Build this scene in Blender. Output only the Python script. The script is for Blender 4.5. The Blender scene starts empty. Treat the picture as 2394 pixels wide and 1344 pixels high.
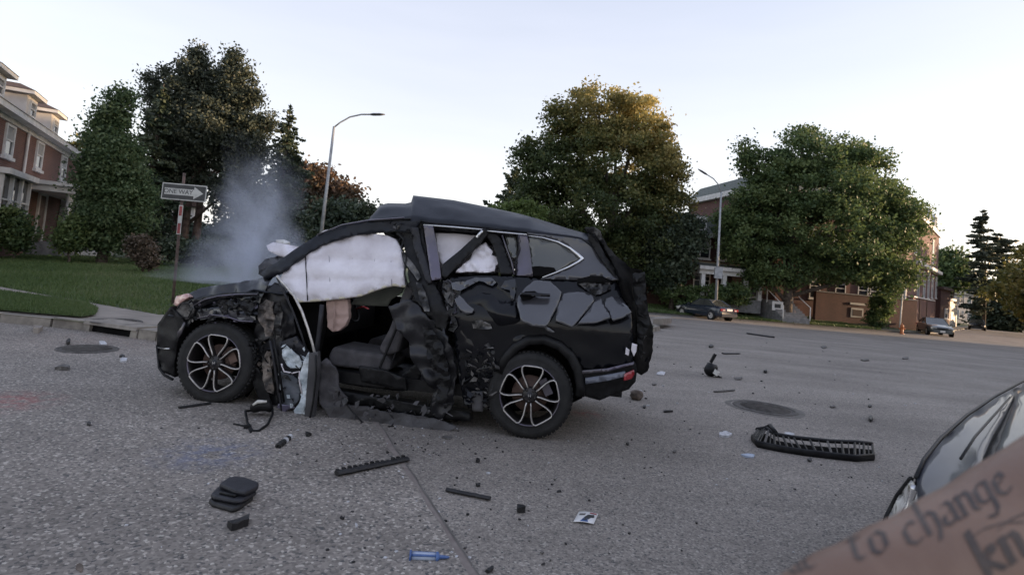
import bpy, math, random
import numpy as np
from mathutils import Vector, Matrix, noise
from mathutils.geometry import delaunay_2d_cdt
from mathutils.bvhtree import BVHTree
random.seed(7); RNG = np.random.default_rng(7)
SC = bpy.context.scene
COL = SC.collection

# ---------------------------------------------------------------- camera
F, CX, CY, CAMH = 1300.0, 1197.0, 564.0, 1.35        # lens in photo pixels (2394 wide), optical axis, height
_th, _rho = math.atan(.06), math.radians(5.0)
FW = Vector((0, math.cos(_th), math.sin(_th))); _u = Vector((0, -math.sin(_th), math.cos(_th))); _r = Vector((1, 0, 0))
RT = math.cos(_rho) * _r + math.sin(_rho) * _u
UP = -math.sin(_rho) * _r + math.cos(_rho) * _u
CAM = Vector((0, 0, CAMH))
cd = bpy.data.cameras.new('camera'); cam = bpy.data.objects.new('camera', cd); COL.objects.link(cam); SC.camera = cam
cam.matrix_world = Matrix(((RT.x, UP.x, -FW.x, 0), (RT.y, UP.y, -FW.y, 0), (RT.z, UP.z, -FW.z, CAMH), (0, 0, 0, 1)))
cd.sensor_fit = 'HORIZONTAL'; cd.sensor_width = 36; cd.lens = F / 2394 * 36
cd.shift_x = 0; cd.shift_y = -(672 - CY) / 2394
cd.clip_start = .02; cd.clip_end = 5000
cd.dof.use_dof = True; cd.dof.focus_distance = 6.0; cd.dof.aperture_fstop = 4.2

# ---------------------------------------------------------------- sky, sun, exposure
SUN_EL, SUN_AZ = math.radians(6.5), math.radians(84)          # azimuth clockwise from +Y: low sun off to the right
W = bpy.data.worlds.new('World'); SC.world = W; W.use_nodes = True
wn, wl = W.node_tree.nodes, W.node_tree.links
bg = wn['Background']
sky = wn.new('ShaderNodeTexSky'); sky.sky_type = 'NISHITA'; sky.sun_disc = False
sky.sun_elevation = SUN_EL; sky.sun_rotation = SUN_AZ; sky.air_density = 1.0; sky.dust_density = 2.2; sky.ozone_density = 1.2; sky.altitude = 60
# thin high cloud veil: brightens and whitens the sky evenly, with soft streaks
tc = wn.new('ShaderNodeTexCoord'); mp = wn.new('ShaderNodeMapping'); mp.inputs['Scale'].default_value = (1.2, 1.2, 7)
nz = wn.new('ShaderNodeTexNoise'); nz.inputs['Scale'].default_value = 2.2; nz.inputs['Detail'].default_value = 5
wl.new(tc.outputs['Generated'], mp.inputs['Vector']); wl.new(mp.outputs['Vector'], nz.inputs['Vector'])
rmp = wn.new('ShaderNodeMapRange'); rmp.inputs['From Min'].default_value = .3; rmp.inputs['From Max'].default_value = .75
rmp.inputs['To Min'].default_value = .63; rmp.inputs['To Max'].default_value = .71
wl.new(nz.outputs['Fac'], rmp.inputs['Value'])
mx = wn.new('ShaderNodeMix'); mx.data_type = 'RGBA'
wl.new(rmp.outputs['Result'], mx.inputs['Factor']); wl.new(sky.outputs['Color'], mx.inputs['A'])
sxyz = wn.new('ShaderNodeSeparateXYZ'); wl.new(tc.outputs['Generated'], sxyz.inputs[0])
vr = wn.new('ShaderNodeValToRGB'); vr.color_ramp.elements[0].position = .0; vr.color_ramp.elements[0].color = (4.9, 4.75, 4.8, 1); vr.color_ramp.elements[1].position = .62; vr.color_ramp.elements[1].color = (2.35, 2.55, 3.35, 1)
wl.new(sxyz.outputs['Z'], vr.inputs['Fac']); wl.new(vr.outputs['Color'], mx.inputs['B'])
wl.new(mx.outputs['Result'], bg.inputs['Color'])
bg.inputs['Strength'].default_value = .10
sl = bpy.data.lights.new('sun', 'SUN'); sl.energy = 2.6; sl.angle = math.radians(.6); sl.color = (1.0, .70, .44)
so = bpy.data.objects.new('sun', sl); COL.objects.link(so)
sd = Vector((math.sin(SUN_AZ) * math.cos(SUN_EL), math.cos(SUN_AZ) * math.cos(SUN_EL), math.sin(SUN_EL)))
so.rotation_euler = sd.to_track_quat('Z', 'Y').to_euler(); so.location = (60, 10, 40)
SC.view_settings.view_transform = 'Standard'; SC.view_settings.look = 'None'
SC.view_settings.exposure = 1.68; SC.view_settings.gamma = 1; SC.view_settings.use_curve_mapping = False
SC.render.engine = 'CYCLES'
SC.cycles.max_bounces = 6; SC.cycles.transparent_max_bounces = 12; SC.cycles.volume_bounces = 1
SC.cycles.use_denoising = True
SC.cycles.volume_step_rate = 2.0

# ---------------------------------------------------------------- layout: photo pixel -> point of the place
def ray(px, py): return FW + (px - CX) / F * RT + (CY - py) / F * UP
def atY(px, py, Y):
    v = ray(px, py); return CAM + v * (Y / v.y)
def atZ(px, py, z):
    v = ray(px, py); return CAM + v * ((z - CAMH) / v.z)
def ss(t):
    t = min(1, max(0, t)); return t * t * (3 - 2 * t)
def zg(x, y): return -.6 * ss((y - 8) / 34) * ss((x + 1) / 6)
def gt(px, py, add=0.0):
    v = ray(px, py); t = 1.0
    while t < 500:
        p = CAM + v * t
        if p.z < zg(p.x, p.y) + add: return p
        t *= 1.003
    return CAM + v * 500
def onplane(px, py, P, n):
    v = ray(px, py); return CAM + v * ((P - CAM).dot(n) / v.dot(n))

# ---------------------------------------------------------------- object helpers
def tag(o, label=None, cat=None, group=None, kind=None):
    if label: o['label'] = label
    if cat: o['category'] = cat
    if group: o['group'] = group
    if kind: o['kind'] = kind
    return o
def wpos(o):
    p = Vector((0, 0, 0))
    while o is not None: p = p + Vector(o.location); o = o.parent
    return p
def empty(name, loc, label=None, cat=None, group=None, kind=None):
    o = bpy.data.objects.new(name, None); o.location = loc; o.empty_display_size = .2; COL.objects.link(o)
    return tag(o, label, cat, group, kind)
def mesh_obj(name, vs, fs, mats, parent=None, smooth=False, mi=None, loc=None):
    me = bpy.data.meshes.new(name)
    org = wpos(parent) if parent is not None else (Vector(loc) if loc is not None else Vector((0, 0, 0)))
    me.from_pydata([(v[0] - org.x, v[1] - org.y, v[2] - org.z) for v in vs], [], fs)
    if not isinstance(mats, (list, tuple)): mats = [mats]
    for m in mats: me.materials.append(m)
    if mi is not None: me.polygons.foreach_set('material_index', mi)
    if smooth: me.polygons.foreach_set('use_smooth', [True] * len(fs))
    me.update()
    o = bpy.data.objects.new(name, me); COL.objects.link(o)
    if parent is not None: o.parent = parent
    elif loc is not None: o.location = loc
    return o
class MB:
    def __init__(s): s.v = []; s.f = []; s.m = []
    def add(s, vs, fs, m=0):
        b = len(s.v); s.v += [tuple(v) for v in vs]; s.f += [tuple(i + b for i in f) for f in fs]; s.m += [m] * len(fs)
    def hexa(s, p, m=0):      # 8 corners: bottom 0-3, top 4-7
        s.add(p, [(0, 3, 2, 1), (4, 5, 6, 7), (0, 1, 5, 4), (1, 2, 6, 5), (2, 3, 7, 6), (3, 0, 4, 7)], m)
    def box(s, a, b, m=0):
        x0, y0, z0 = a; x1, y1, z1 = b
        s.hexa([(x0, y0, z0), (x1, y0, z0), (x1, y1, z0), (x0, y1, z0), (x0, y0, z1), (x1, y0, z1), (x1, y1, z1), (x0, y1, z1)], m)
    def fbox(s, Fr, s0, s1, z0, z1, d0, d1, m=0):
        P = Fr.w
        s.hexa([P(s0, z0, d0), P(s1, z0, d0), P(s1, z0, d1), P(s0, z0, d1), P(s0, z1, d0), P(s1, z1, d0), P(s1, z1, d1), P(s0, z1, d1)], m)
    def obox(s, c, ax, ay, az, m=0):
        c, ax, ay, az = map(Vector, (c, ax, ay, az))
        s.hexa([c - ax - ay - az, c + ax - ay - az, c + ax + ay - az, c - ax + ay - az, c - ax - ay + az, c + ax - ay + az, c + ax + ay + az, c - ax + ay + az], m)
    def tube(s, path, rad, seg=8, m=0, caps=True, flat=None, close=False):
        path = [Vector(p) for p in path]; n = len(path)
        if not isinstance(rad, (list, tuple)): rad = [rad] * n
        vs = []; prev = None
        for i, p in enumerate(path):
            if close: t = path[(i + 1) % n] - path[i - 1]
            else: t = path[min(i + 1, n - 1)] - path[max(i - 1, 0)]
            t.normalize()
            if prev is None:
                a = Vector((0, 0, 1)) if abs(t.z) < .9 else Vector((1, 0, 0))
                if flat is not None: a = Vector(flat)
            else: a = prev
            a = (a - t * a.dot(t)).normalized(); b = t.cross(a); prev = a if flat is None else Vector(flat)
            r = rad[i]; ra, rb = (r if isinstance(r, (tuple, list)) else (r, r))
            for k in range(seg):
                w = 2 * math.pi * k / seg
                vs.append(p + a * (ra * math.cos(w)) + b * (rb * math.sin(w)))
        fs = []
        for i in range(n if close else n - 1):
            j = (i + 1) % n
            for k in range(seg):
                l = (k + 1) % seg
                fs.append((i * seg + k, i * seg + l, j * seg + l, j * seg + k))
        if caps and not close: fs += [tuple(range(seg - 1, -1, -1)), tuple((n - 1) * seg + k for k in range(seg))]
        s.add(vs, fs, m)
    def lathe(s, c, axis, prof, seg=32, m=0, ref=None):   # prof: (radius, distance along axis)
        c = Vector(c); axis = Vector(axis).normalized()
        a = Vector(ref) if ref else (Vector((0, 0, 1)) if abs(axis.z) < .9 else Vector((1, 0, 0)))
        a = (a - axis * a.dot(axis)).normalized(); b = axis.cross(a); vs = []
        for r, h in prof:
            for k in range(seg):
                w = 2 * math.pi * k / seg; vs.append(c + axis * h + a * (r * math.cos(w)) + b * (r * math.sin(w)))
        fs = [(i * seg + k, i * seg + (k + 1) % seg, (i + 1) * seg + (k + 1) % seg, (i + 1) * seg + k) for i in range(len(prof) - 1) for k in range(seg)]
        s.add(vs, fs, m)
    def prism(s, poly, z0, z1, m=0):
        n = len(poly); f0 = z0 if callable(z0) else (lambda x, y: z0); f1 = z1 if callable(z1) else (lambda x, y: z1)
        vs = [(p[0], p[1], f0(p[0], p[1])) for p in poly] + [(p[0], p[1], f1(p[0], p[1])) for p in poly]
        s.add(vs, [tuple(range(n - 1, -1, -1)), tuple(range(n, 2 * n))] + [(i, (i + 1) % n, n + (i + 1) % n, n + i) for i in range(n)], m)
    def build(s, name, mats, parent=None, smooth=False, loc=None):
        return mesh_obj(name, s.v, s.f, mats, parent, smooth, s.m, loc)
class Frame:                  # a wall: s along it, z up, d outwards towards the viewer
    def __init__(s, A, B):
        s.A = Vector((A[0], A[1], 0)); e = Vector((B[0], B[1], 0)) - s.A; s.L = e.length; s.e = e.normalized(); s.n = Vector((s.e.y, -s.e.x, 0))
    def w(s, a, z, d=0.0): return s.A + s.e * a + s.n * d + Vector((0, 0, z))
    def px(s, px, py):
        p = onplane(px, py, s.A, s.n) - s.A; return p.dot(s.e), p.z

# ---------------------------------------------------------------- materials
def newmat(name):
    m = bpy.data.materials.new(name); m.use_nodes = True; return m, m.node_tree.nodes, m.node_tree.links, m.node_tree.nodes['Principled BSDF']
def noisy(name, c1, c2, scale=5, rough=.8, bump=0.0, bscale=None, metal=0.0, coat=0.0, detail=5, spec=.5, lo=.35, hi=.65, coord='Object', trans=0.0, dist=.01):
    m, n, l, b = newmat(name)
    t = n.new('ShaderNodeTexCoord'); z = n.new('ShaderNodeTexNoise'); z.inputs['Scale'].default_value = scale; z.inputs['Detail'].default_value = detail
    r = n.new('ShaderNodeValToRGB'); r.color_ramp.elements[0].position = lo; r.color_ramp.elements[1].position = hi
    r.color_ramp.elements[0].color = (*c1, 1); r.color_ramp.elements[1].color = (*c2, 1)
    l.new(t.outputs[coord], z.inputs['Vector']); l.new(z.outputs['Fac'], r.inputs['Fac']); l.new(r.outputs['Color'], b.inputs['Base Color'])
    b.inputs['Roughness'].default_value = rough; b.inputs['Metallic'].default_value = metal; b.inputs['Coat Weight'].default_value = coat
    b.inputs['Coat Roughness'].default_value = .04
    b.inputs['Specular IOR Level'].default_value = spec
    if bump:
        z2 = n.new('ShaderNodeTexNoise'); z2.inputs['Scale'].default_value = bscale or scale * 4; z2.inputs['Detail'].default_value = 4
        bp = n.new('ShaderNodeBump'); bp.inputs['Strength'].default_value = bump; bp.inputs['Distance'].default_value = dist
        l.new(t.outputs[coord], z2.inputs['Vector']); l.new(z2.outputs['Fac'], bp.inputs['Height']); l.new(bp.outputs['Normal'], b.inputs['Normal'])
    return m
def leafmat(name, cols, trans=.35):
    m, n, l, b = newmat(name)
    a = n.new('ShaderNodeAttribute'); a.attribute_name = 'tint'
    r = n.new('ShaderNodeValToRGB')
    while len(r.color_ramp.elements) < len(cols): r.color_ramp.elements.new(.5)
    for i, c in enumerate(cols):
        e = r.color_ramp.elements[i]; e.position = i / (len(cols) - 1); e.color = (*c, 1)
    l.new(a.outputs['Fac'], r.inputs['Fac']); l.new(r.outputs['Color'], b.inputs['Base Color']); b.inputs['Roughness'].default_value = .55
    b.inputs['Specular IOR Level'].default_value = .35
    tr = n.new('ShaderNodeBsdfTranslucent'); l.new(r.outputs['Color'], tr.inputs['Color'])
    mix = n.new('ShaderNodeMixShader'); mix.inputs[0].default_value = trans
    l.new(b.outputs[0], mix.inputs[1]); l.new(tr.outputs[0], mix.inputs[2]); l.new(mix.outputs[0], n['Material Output'].inputs['Surface'])
    return m
def roadmat(name, base, speck, patch=False):
    """asphalt: visible aggregate stones of individual grey, worn mottling, tyre-worn bands"""
    m, n, l, b = newmat(name)
    t = n.new('ShaderNodeTexCoord')
    vo = n.new('ShaderNodeTexVoronoi'); vo.inputs['Scale'].default_value = 74 if patch else 95
    l.new(t.outputs['Object'], vo.inputs['Vector'])
    sep = n.new('ShaderNodeSeparateColor'); l.new(vo.outputs['Color'], sep.inputs['Color'])
    r = n.new('ShaderNodeValToRGB'); el = r.color_ramp.elements
    el[0].position = 0; el[0].color = (*[base * .4] * 3, 1)
    for pos, k in ((.14, .7), (.55, 1.0), (.84, 1.12), (.94, speck)):
        e = el.new(pos); e.color = (base * k * 1.12, base * k * 1.0, base * k * .88, 1)
    el[-1].position = 1; el[-1].color = (base * speck * 1.35, base * speck * 1.25, base * speck * 1.1, 1)
    l.new(sep.outputs['Red'], r.inputs['Fac'])
    big = n.new('ShaderNodeTexNoise'); big.inputs['Scale'].default_value = .55; big.inputs['Detail'].default_value = 7; l.new(t.outputs['Object'], big.inputs['Vector'])
    mr = n.new('ShaderNodeMapRange'); mr.inputs['From Min'].default_value = .3; mr.inputs['From Max'].default_value = .7; mr.inputs['To Min'].default_value = .82; mr.inputs['To Max'].default_value = 1.16
    l.new(big.outputs['Fac'], mr.inputs['Value'])
    mul = n.new('ShaderNodeMix'); mul.data_type = 'RGBA'; mul.blend_type = 'MULTIPLY'; mul.inputs['Factor'].default_value = 1
    l.new(r.outputs['Color'], mul.inputs['A']); l.new(mr.outputs['Result'], mul.inputs['B'])
    col = mul.outputs['Result']
    med = n.new('ShaderNodeTexNoise'); med.inputs['Scale'].default_value = 9; med.inputs['Detail'].default_value = 6; med.inputs['Roughness'].default_value = .7; l.new(t.outputs['Object'], med.inputs['Vector'])
    mr2 = n.new('ShaderNodeMapRange'); mr2.inputs['To Min'].default_value = .78; mr2.inputs['To Max'].default_value = 1.22; l.new(med.outputs['Fac'], mr2.inputs['Value'])
    mul2 = n.new('ShaderNodeMix'); mul2.data_type = 'RGBA'; mul2.blend_type = 'MULTIPLY'; mul2.inputs['Factor'].default_value = 1
    l.new(col, mul2.inputs['A']); l.new(mr2.outputs['Result'], mul2.inputs['B']); col = mul2.outputs['Result']
    trk = n.new('ShaderNodeMapping'); trk.inputs['Scale'].default_value = (.16, 1.5, 1); trk.inputs['Rotation'].default_value = (0, 0, math.radians(-14)); l.new(t.outputs['Object'], trk.inputs['Vector'])
    tn = n.new('ShaderNodeTexNoise'); tn.inputs['Scale'].default_value = .9; tn.inputs['Detail'].default_value = 3; l.new(trk.outputs['Vector'], tn.inputs['Vector'])
    mr3 = n.new('ShaderNodeMapRange'); mr3.inputs['From Min'].default_value = .3; mr3.inputs['From Max'].default_value = .7; mr3.inputs['To Min'].default_value = .84; mr3.inputs['To Max'].default_value = 1.1; l.new(tn.outputs['Fac'], mr3.inputs['Value'])
    mul3 = n.new('ShaderNodeMix'); mul3.data_type = 'RGBA'; mul3.blend_type = 'MULTIPLY'; mul3.inputs['Factor'].default_value = 1
    l.new(col, mul3.inputs['A']); l.new(mr3.outputs['Result'], mul3.inputs['B']); col = mul3.outputs['Result']
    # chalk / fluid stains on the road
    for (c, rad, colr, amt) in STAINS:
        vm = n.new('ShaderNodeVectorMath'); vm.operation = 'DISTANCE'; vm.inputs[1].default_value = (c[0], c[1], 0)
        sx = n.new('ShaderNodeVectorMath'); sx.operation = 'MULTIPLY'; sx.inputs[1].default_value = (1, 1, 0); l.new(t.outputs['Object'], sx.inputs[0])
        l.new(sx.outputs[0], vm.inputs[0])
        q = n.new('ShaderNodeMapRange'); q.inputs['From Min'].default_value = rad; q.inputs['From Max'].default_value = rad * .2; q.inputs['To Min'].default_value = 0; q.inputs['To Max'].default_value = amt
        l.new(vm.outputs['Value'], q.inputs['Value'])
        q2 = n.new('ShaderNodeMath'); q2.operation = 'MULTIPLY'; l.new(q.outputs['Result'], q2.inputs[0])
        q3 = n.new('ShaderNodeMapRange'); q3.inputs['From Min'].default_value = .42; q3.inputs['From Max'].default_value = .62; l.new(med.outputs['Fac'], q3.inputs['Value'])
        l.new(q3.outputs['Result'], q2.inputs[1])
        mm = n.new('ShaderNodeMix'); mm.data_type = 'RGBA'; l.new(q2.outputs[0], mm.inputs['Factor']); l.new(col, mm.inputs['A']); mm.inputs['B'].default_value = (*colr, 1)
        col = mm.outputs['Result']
    l.new(col, b.inputs['Base Color']); b.inputs['Roughness'].default_value = .85; b.inputs['Specular IOR Level'].default_value = .3
    bp = n.new('ShaderNodeBump'); bp.inputs['Strength'].default_value = .5; bp.inputs['Distance'].default_value = .006
    l.new(sep.outputs['Green'], bp.inputs['Height']); l.new(bp.outputs['Normal'], b.inputs['Normal'])
    return m
_s1, _s2, _s3, _s4 = gt(490, 1060), gt(10, 940), gt(1370, 968), gt(620, 1130)
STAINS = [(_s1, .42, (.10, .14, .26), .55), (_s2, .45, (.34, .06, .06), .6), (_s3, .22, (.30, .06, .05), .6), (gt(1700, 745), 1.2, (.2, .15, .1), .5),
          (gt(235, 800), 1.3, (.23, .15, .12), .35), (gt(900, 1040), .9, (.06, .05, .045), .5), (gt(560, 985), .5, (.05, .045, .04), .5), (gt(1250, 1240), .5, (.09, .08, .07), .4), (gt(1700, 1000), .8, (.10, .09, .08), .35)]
M = {}
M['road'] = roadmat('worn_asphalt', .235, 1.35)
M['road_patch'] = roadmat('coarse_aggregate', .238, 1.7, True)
M['concrete'] = noisy('sidewalk_concrete', (.20, .175, .15), (.29, .255, .22), 2.5, .9, .3, 60)
M['kerb'] = noisy('kerb_stone_grey', (.17, .15, .13), (.30, .27, .23), 6, .9, .4, 40)
M['seam'] = noisy('dark_joint', (.10, .09, .08), (.15, .14, .125), 8, .9)
M['seamred'] = noisy('reddish_seam', (.18, .15, .135), (.23, .20, .18), 15, .9)
M['soil'] = noisy('lawn_soil', (.048, .070, .024), (.075, .098, .036), 3, .95, .4, 60)
M['lawn_far'] = noisy('lawn_far', (.040, .060, .020), (.075, .095, .034), 1.2, .95, .5, 20)
M['grass'] = leafmat('grass_blades', [(.066, .108, .032), (.100, .150, .048), (.150, .175, .080)], .2)
M['dirt'] = noisy('bare_dirt', (.11, .07, .045), (.19, .14, .10), 3, .95, .3)
def brickmat(name, c1, c2, mortar, bw=.22, bh=.075):
    m, n, l, b = newmat(name)
    uv = n.new('ShaderNodeUVMap'); uv.uv_map = 'wall'
    t = n.new('ShaderNodeTexBrick'); t.inputs['Scale'].default_value = 1; t.inputs['Brick Width'].default_value = bw; t.inputs['Row Height'].default_value = bh
    t.inputs['Mortar Size'].default_value = .012; t.inputs['Color1'].default_value = (*c1, 1); t.inputs['Color2'].default_value = (*c2, 1); t.inputs['Mortar'].default_value = (*mortar, 1)
    l.new(uv.outputs[0], t.inputs['Vector'])
    z = n.new('ShaderNodeTexNoise'); z.inputs['Scale'].default_value = .8; z.inputs['Detail'].default_value = 6
    tc_ = n.new('ShaderNodeTexCoord'); l.new(tc_.outputs['Object'], z.inputs['Vector'])
    mr = n.new('ShaderNodeMapRange'); mr.inputs['To Min'].default_value = .6; mr.inputs['To Max'].default_value = 1.4; l.new(z.outputs['Fac'], mr.inputs['Value'])
    mu = n.new('ShaderNodeMix'); mu.data_type = 'RGBA'; mu.blend_type = 'MULTIPLY'; mu.inputs['Factor'].default_value = 1
    l.new(t.outputs['Color'], mu.inputs['A']); l.new(mr.outputs['Result'], mu.inputs['B']); l.new(mu.outputs['Result'], b.inputs['Base Color'])
    b.inputs['Roughness'].default_value = .9
    bp = n.new('ShaderNodeBump'); bp.inputs['Strength'].default_value = .4; bp.inputs['Distance'].default_value = .01; bp.invert = True
    l.new(t.outputs['Fac'], bp.inputs['Height']); l.new(bp.outputs['Normal'], b.inputs['Normal'])
    return m
M['brick'] = brickmat('red_brown_brick', (.20, .088, .066), (.145, .066, .052), (.18, .135, .115))
M['brick2'] = brickmat('dark_red_brick', (.095, .038, .033), (.066, .029, .027), (.06, .04, .036))
M['brick3'] = brickmat('bright_red_brick', (.150, .062, .053), (.115, .050, .044), (.15, .11, .10))
M['white'] = noisy('white_trim_paint', (.58, .57, .55), (.74, .73, .72), 3, .6, .1, 30)
M['cream'] = noisy('cream_siding', (.62, .58, .54), (.72, .68, .64), 3, .7)
M['shingle'] = noisy('brown_roof_shingle', (.055, .036, .030), (.10, .066, .054), 9, .9, .5, 30)
M['slate'] = noisy('grey_green_slate', (.08, .095, .085), (.15, .165, .15), 7, .8, .4, 30)
M['pane'] = noisy('window_glass', (.018, .02, .024), (.05, .055, .06), 1.5, .08, 0, spec=.8)
M['blind'] = noisy('window_blind', (.28, .28, .28), (.42, .41, .40), 2, .7)
M['dark'] = noisy('dark_interior', (.003, .003, .003), (.008, .0075, .0075), 4, .9, spec=.1)
M['door'] = noisy('brown_door', (.10, .06, .045), (.16, .10, .08), 4, .6)
M['stone'] = noisy('grey_steps', (.16, .16, .165), (.26, .26, .265), 4, .9, .3)
M['bark'] = noisy('grey_bark', (.05, .040, .032), (.125, .10, .082), 7, .95, .8, 25, dist=.03)
M['bark2'] = noisy('reddish_bark', (.085, .055, .045), (.17, .12, .10), 5, .95, .8, 18, dist=.03)
M['galv'] = noisy('galvanised_pole', (.30, .31, .32), (.42, .43, .44), 4, .5, metal=.3)
M['lamphead'] = noisy('grey_lamp_head', (.10, .10, .11), (.16, .16, .17), 6, .5)
M['rustpost'] = noisy('rusty_post', (.06, .045, .04), (.15, .10, .085), 9, .8)
M['signwhite'] = noisy('sign_white', (.42, .42, .40), (.55, .55, .52), 8, .5)
M['signblack'] = noisy('sign_black', (.030, .032, .034), (.05, .052, .052), 8, .5)
M['signred'] = noisy('sign_red', (.20, .035, .04), (.30, .06, .06), 8, .5)
M['paint'] = noisy('black_car_paint', (.0035, .004, .006), (.006, .0065, .009), 30, .25, coat=.30, spec=.2)
M['paintsc'] = noisy('scuffed_car_paint', (.004, .005, .008), (.085, .09, .10), 9, .3, .12, 30, coat=.6, lo=.60, hi=.92)
M['roofpaint'] = noisy('dusty_roof_paint', (.009, .011, .017), (.022, .025, .033), 5, .5, .1, 40, coat=.06, spec=.25)
M['flank'] = noisy('greyer_flank_paint', (.040, .041, .047), (.062, .062, .070), 2.2, .22, .02, 20, coat=1.0)  # lighter grey than the black body paint, for the facets
M['flankd'] = noisy('greyer_quarter_paint', (.034, .034, .040), (.062, .062, .070), 2.2, .3, .04, 20, coat=.8)  # lighter grey than the body paint, for the quarter panel
M['plastic'] = noisy('black_plastic', (.005, .005, .0055), (.013, .013, .014), 20, .5, .2, 80, spec=.28)
M['torn'] = noisy('torn_grey_metal', (.012, .012, .013), (.22, .21, .20), 7, .45, .5, 50, metal=.35, lo=.48, hi=.70)
M['torntan'] = noisy('torn_tan_lining', (.03, .026, .024), (.26, .22, .19), 11, .7, .5, 40, lo=.42, hi=.66)
M['airbag'] = noisy('airbag_cloth', (.64, .60, .63), (.84, .81, .86), 3, .85, .5, 16, dist=.02)
M['airline'] = noisy('airbag_stitching', (.36, .34, .37), (.46, .44, .47), 6, .85)
M['airseam'] = noisy('airbag_yellow_edge', (.50, .46, .34), (.66, .62, .50), 6, .85, .4, 30)
M['pinkbag'] = noisy('pink_beige_bag', (.42, .29, .25), (.55, .40, .35), 5, .85, .4, 14, dist=.02)
M['film'] = noisy('milky_plastic_film', (.34, .40, .44), (.76, .82, .86), 9, .35, .6, 25, lo=.35, hi=.6, dist=.03)
M['chrome'] = noisy('satin_chrome', (.62, .62, .63), (.75, .75, .76), 10, .25, metal=.85)
M['satin'] = noisy('satin_pillar_trim', (.085, .078, .085), (.13, .115, .165), 3, .3, metal=.3, coat=.5)
M['tglass'] = noisy('tinted_glass', (.050, .053, .046), (.085, .086, .076), 1.2, .07, coat=1.0)
M['tyre'] = noisy('tyre_rubber', (.008, .008, .0085), (.018, .0175, .0175), 14, .75, .3, 60)
M['rimface'] = noisy('machined_rim_edge', (.42, .40, .38), (.66, .63, .60), 20, .35, metal=.55)
M['rimdark'] = noisy('dark_rim_pocket', (.016, .015, .015), (.035, .03, .03), 15, .45)
M['disc'] = noisy('rusty_brake_disc', (.07, .045, .038), (.16, .105, .085), 14, .6, metal=.4)
M['lens'] = noisy('clear_lamp_lens', (.55, .54, .50), (.82, .81, .76), 25, .2, .15, 60, coat=.4)
M['pinklens'] = noisy('pink_lamp_lens', (.48, .24, .20), (.72, .48, .42), 14, .2, coat=1)
M['redlens'] = noisy('red_lamp_lens', (.22, .012, .018), (.34, .03, .04), 14, .2, coat=1)
M['seat'] = noisy('dark_seat_cloth', (.060, .057, .062), (.10, .095, .10), 12, .9, .4, 90)
M['trimgrey'] = noisy('grey_door_trim', (.052, .050, .053), (.085, .082, .086), 5, .75, .4, 30)
M['mud'] = noisy('muddy_brown_foam', (.07, .055, .045), (.19, .15, .12), 10, .9, .6, 30)
M['debrisw'] = noisy('pale_debris', (.35, .35, .36), (.6, .6, .62), 30, .6)
M['debrisd'] = noisy('dark_debris', (.006, .006, .007), (.018, .017, .017), 25, .55, .3, 60)
M['debrisg'] = noisy('grey_debris', (.06, .055, .05), (.15, .14, .13), 25, .8, .3, 60)
M['iron'] = noisy('cast_iron_cover', (.05, .045, .04), (.10, .09, .082), 12, .75, .5, 60)
M['bluep'] = noisy('blue_plastic', (.05, .10, .26), (.10, .18, .40), 15, .35)
M['paleblue'] = noisy('pale_blue_plastic', (.34, .40, .52), (.48, .54, .64), 15, .35)
M['hydrant'] = noisy('orange_hydrant_paint', (.34, .10, .03), (.50, .17, .06), 10, .5)
M['navy'] = noisy('dark_blue_car_paint', (.012, .018, .032), (.02, .028, .045), 10, .25, coat=1)
M['silver'] = noisy('grey_green_car_paint', (.055, .065, .066), (.085, .098, .098), 10, .3, coat=1)
M['bluetint'] = noisy('bright_blue_bin', (.03, .06, .28), (.05, .09, .38), 10, .5)
M['tornflat'] = noisy('creased_dark_steel', (.012, .012, .014), (.036, .036, .040), 3, .38, .2, 40, metal=.3)
M['coverg'] = noisy('grey_plastic_cover', (.017, .017, .021), (.028, .028, .033), 20, .5, .2, 60, spec=.35)

# ================================================================= ground, roads, kerbs, lawns
def sheet(name, xs, ys, zf, mat, smooth=True):
    vs = [(x, y, zf(x, y)) for y in ys for x in xs]; nx = len(xs)
    fs = [(j * nx + i, j * nx + i + 1, (j + 1) * nx + i + 1, (j + 1) * nx + i) for j in range(len(ys) - 1) for i in range(nx - 1)]
    o = mesh_obj(name, vs, fs, mat, None, smooth); return tag(o, kind='structure')
def fill(poly, step, zf, name, mat, kind='structure', parent=None):
    """a flat-ish sheet inside a ground polygon, following the height function"""
    pts = [Vector((p[0], p[1])) for p in poly]; bnd = []
    for i, p in enumerate(pts):
        q = pts[(i + 1) % len(pts)]; k = max(1, int((q - p).length / step))
        bnd += [p + (q - p) * (j / k) for j in range(k)]
    nb = len(bnd); x0 = min(p.x for p in bnd); x1 = max(p.x for p in bnd); y0 = min(p.y for p in bnd); y1 = max(p.y for p in bnd)
    ins = []; x = x0 + step / 2
    while x < x1:
        y = y0 + step / 2
        while y < y1: ins.append(Vector((x, y))); y += step
        x += step
    r = delaunay_2d_cdt(bnd + ins, [(i, (i + 1) % nb) for i in range(nb)], [], 1, 1e-5)
    o = mesh_obj(name, [(v.x, v.y, zf(v.x, v.y)) for v in r[0]], [tuple(f) for f in r[2]], mat, parent, True)
    me = o.data
    if len(me.polygons) and sum(p.normal.z for p in me.polygons) < 0: me.flip_normals()
    return tag(o, kind=kind)
xs = [-900, -400, -150, -60] + [-30 + 2 * i for i in range(46)] + [70, 90, 130, 200, 400, 900, 1600]
ys = [-600, -200, -60, -20] + [-8 + 2 * i for i in range(40)] + [80, 100, 140, 200, 400, 900, 1800]
sheet('road', xs, ys, zg, M['road'])
g0, g1 = gt(950, 1088), gt(1118, 1344); dg = (g1 - g0)
pa, pb = g0 - dg * 1.2, g1 + dg * 2.0
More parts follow.
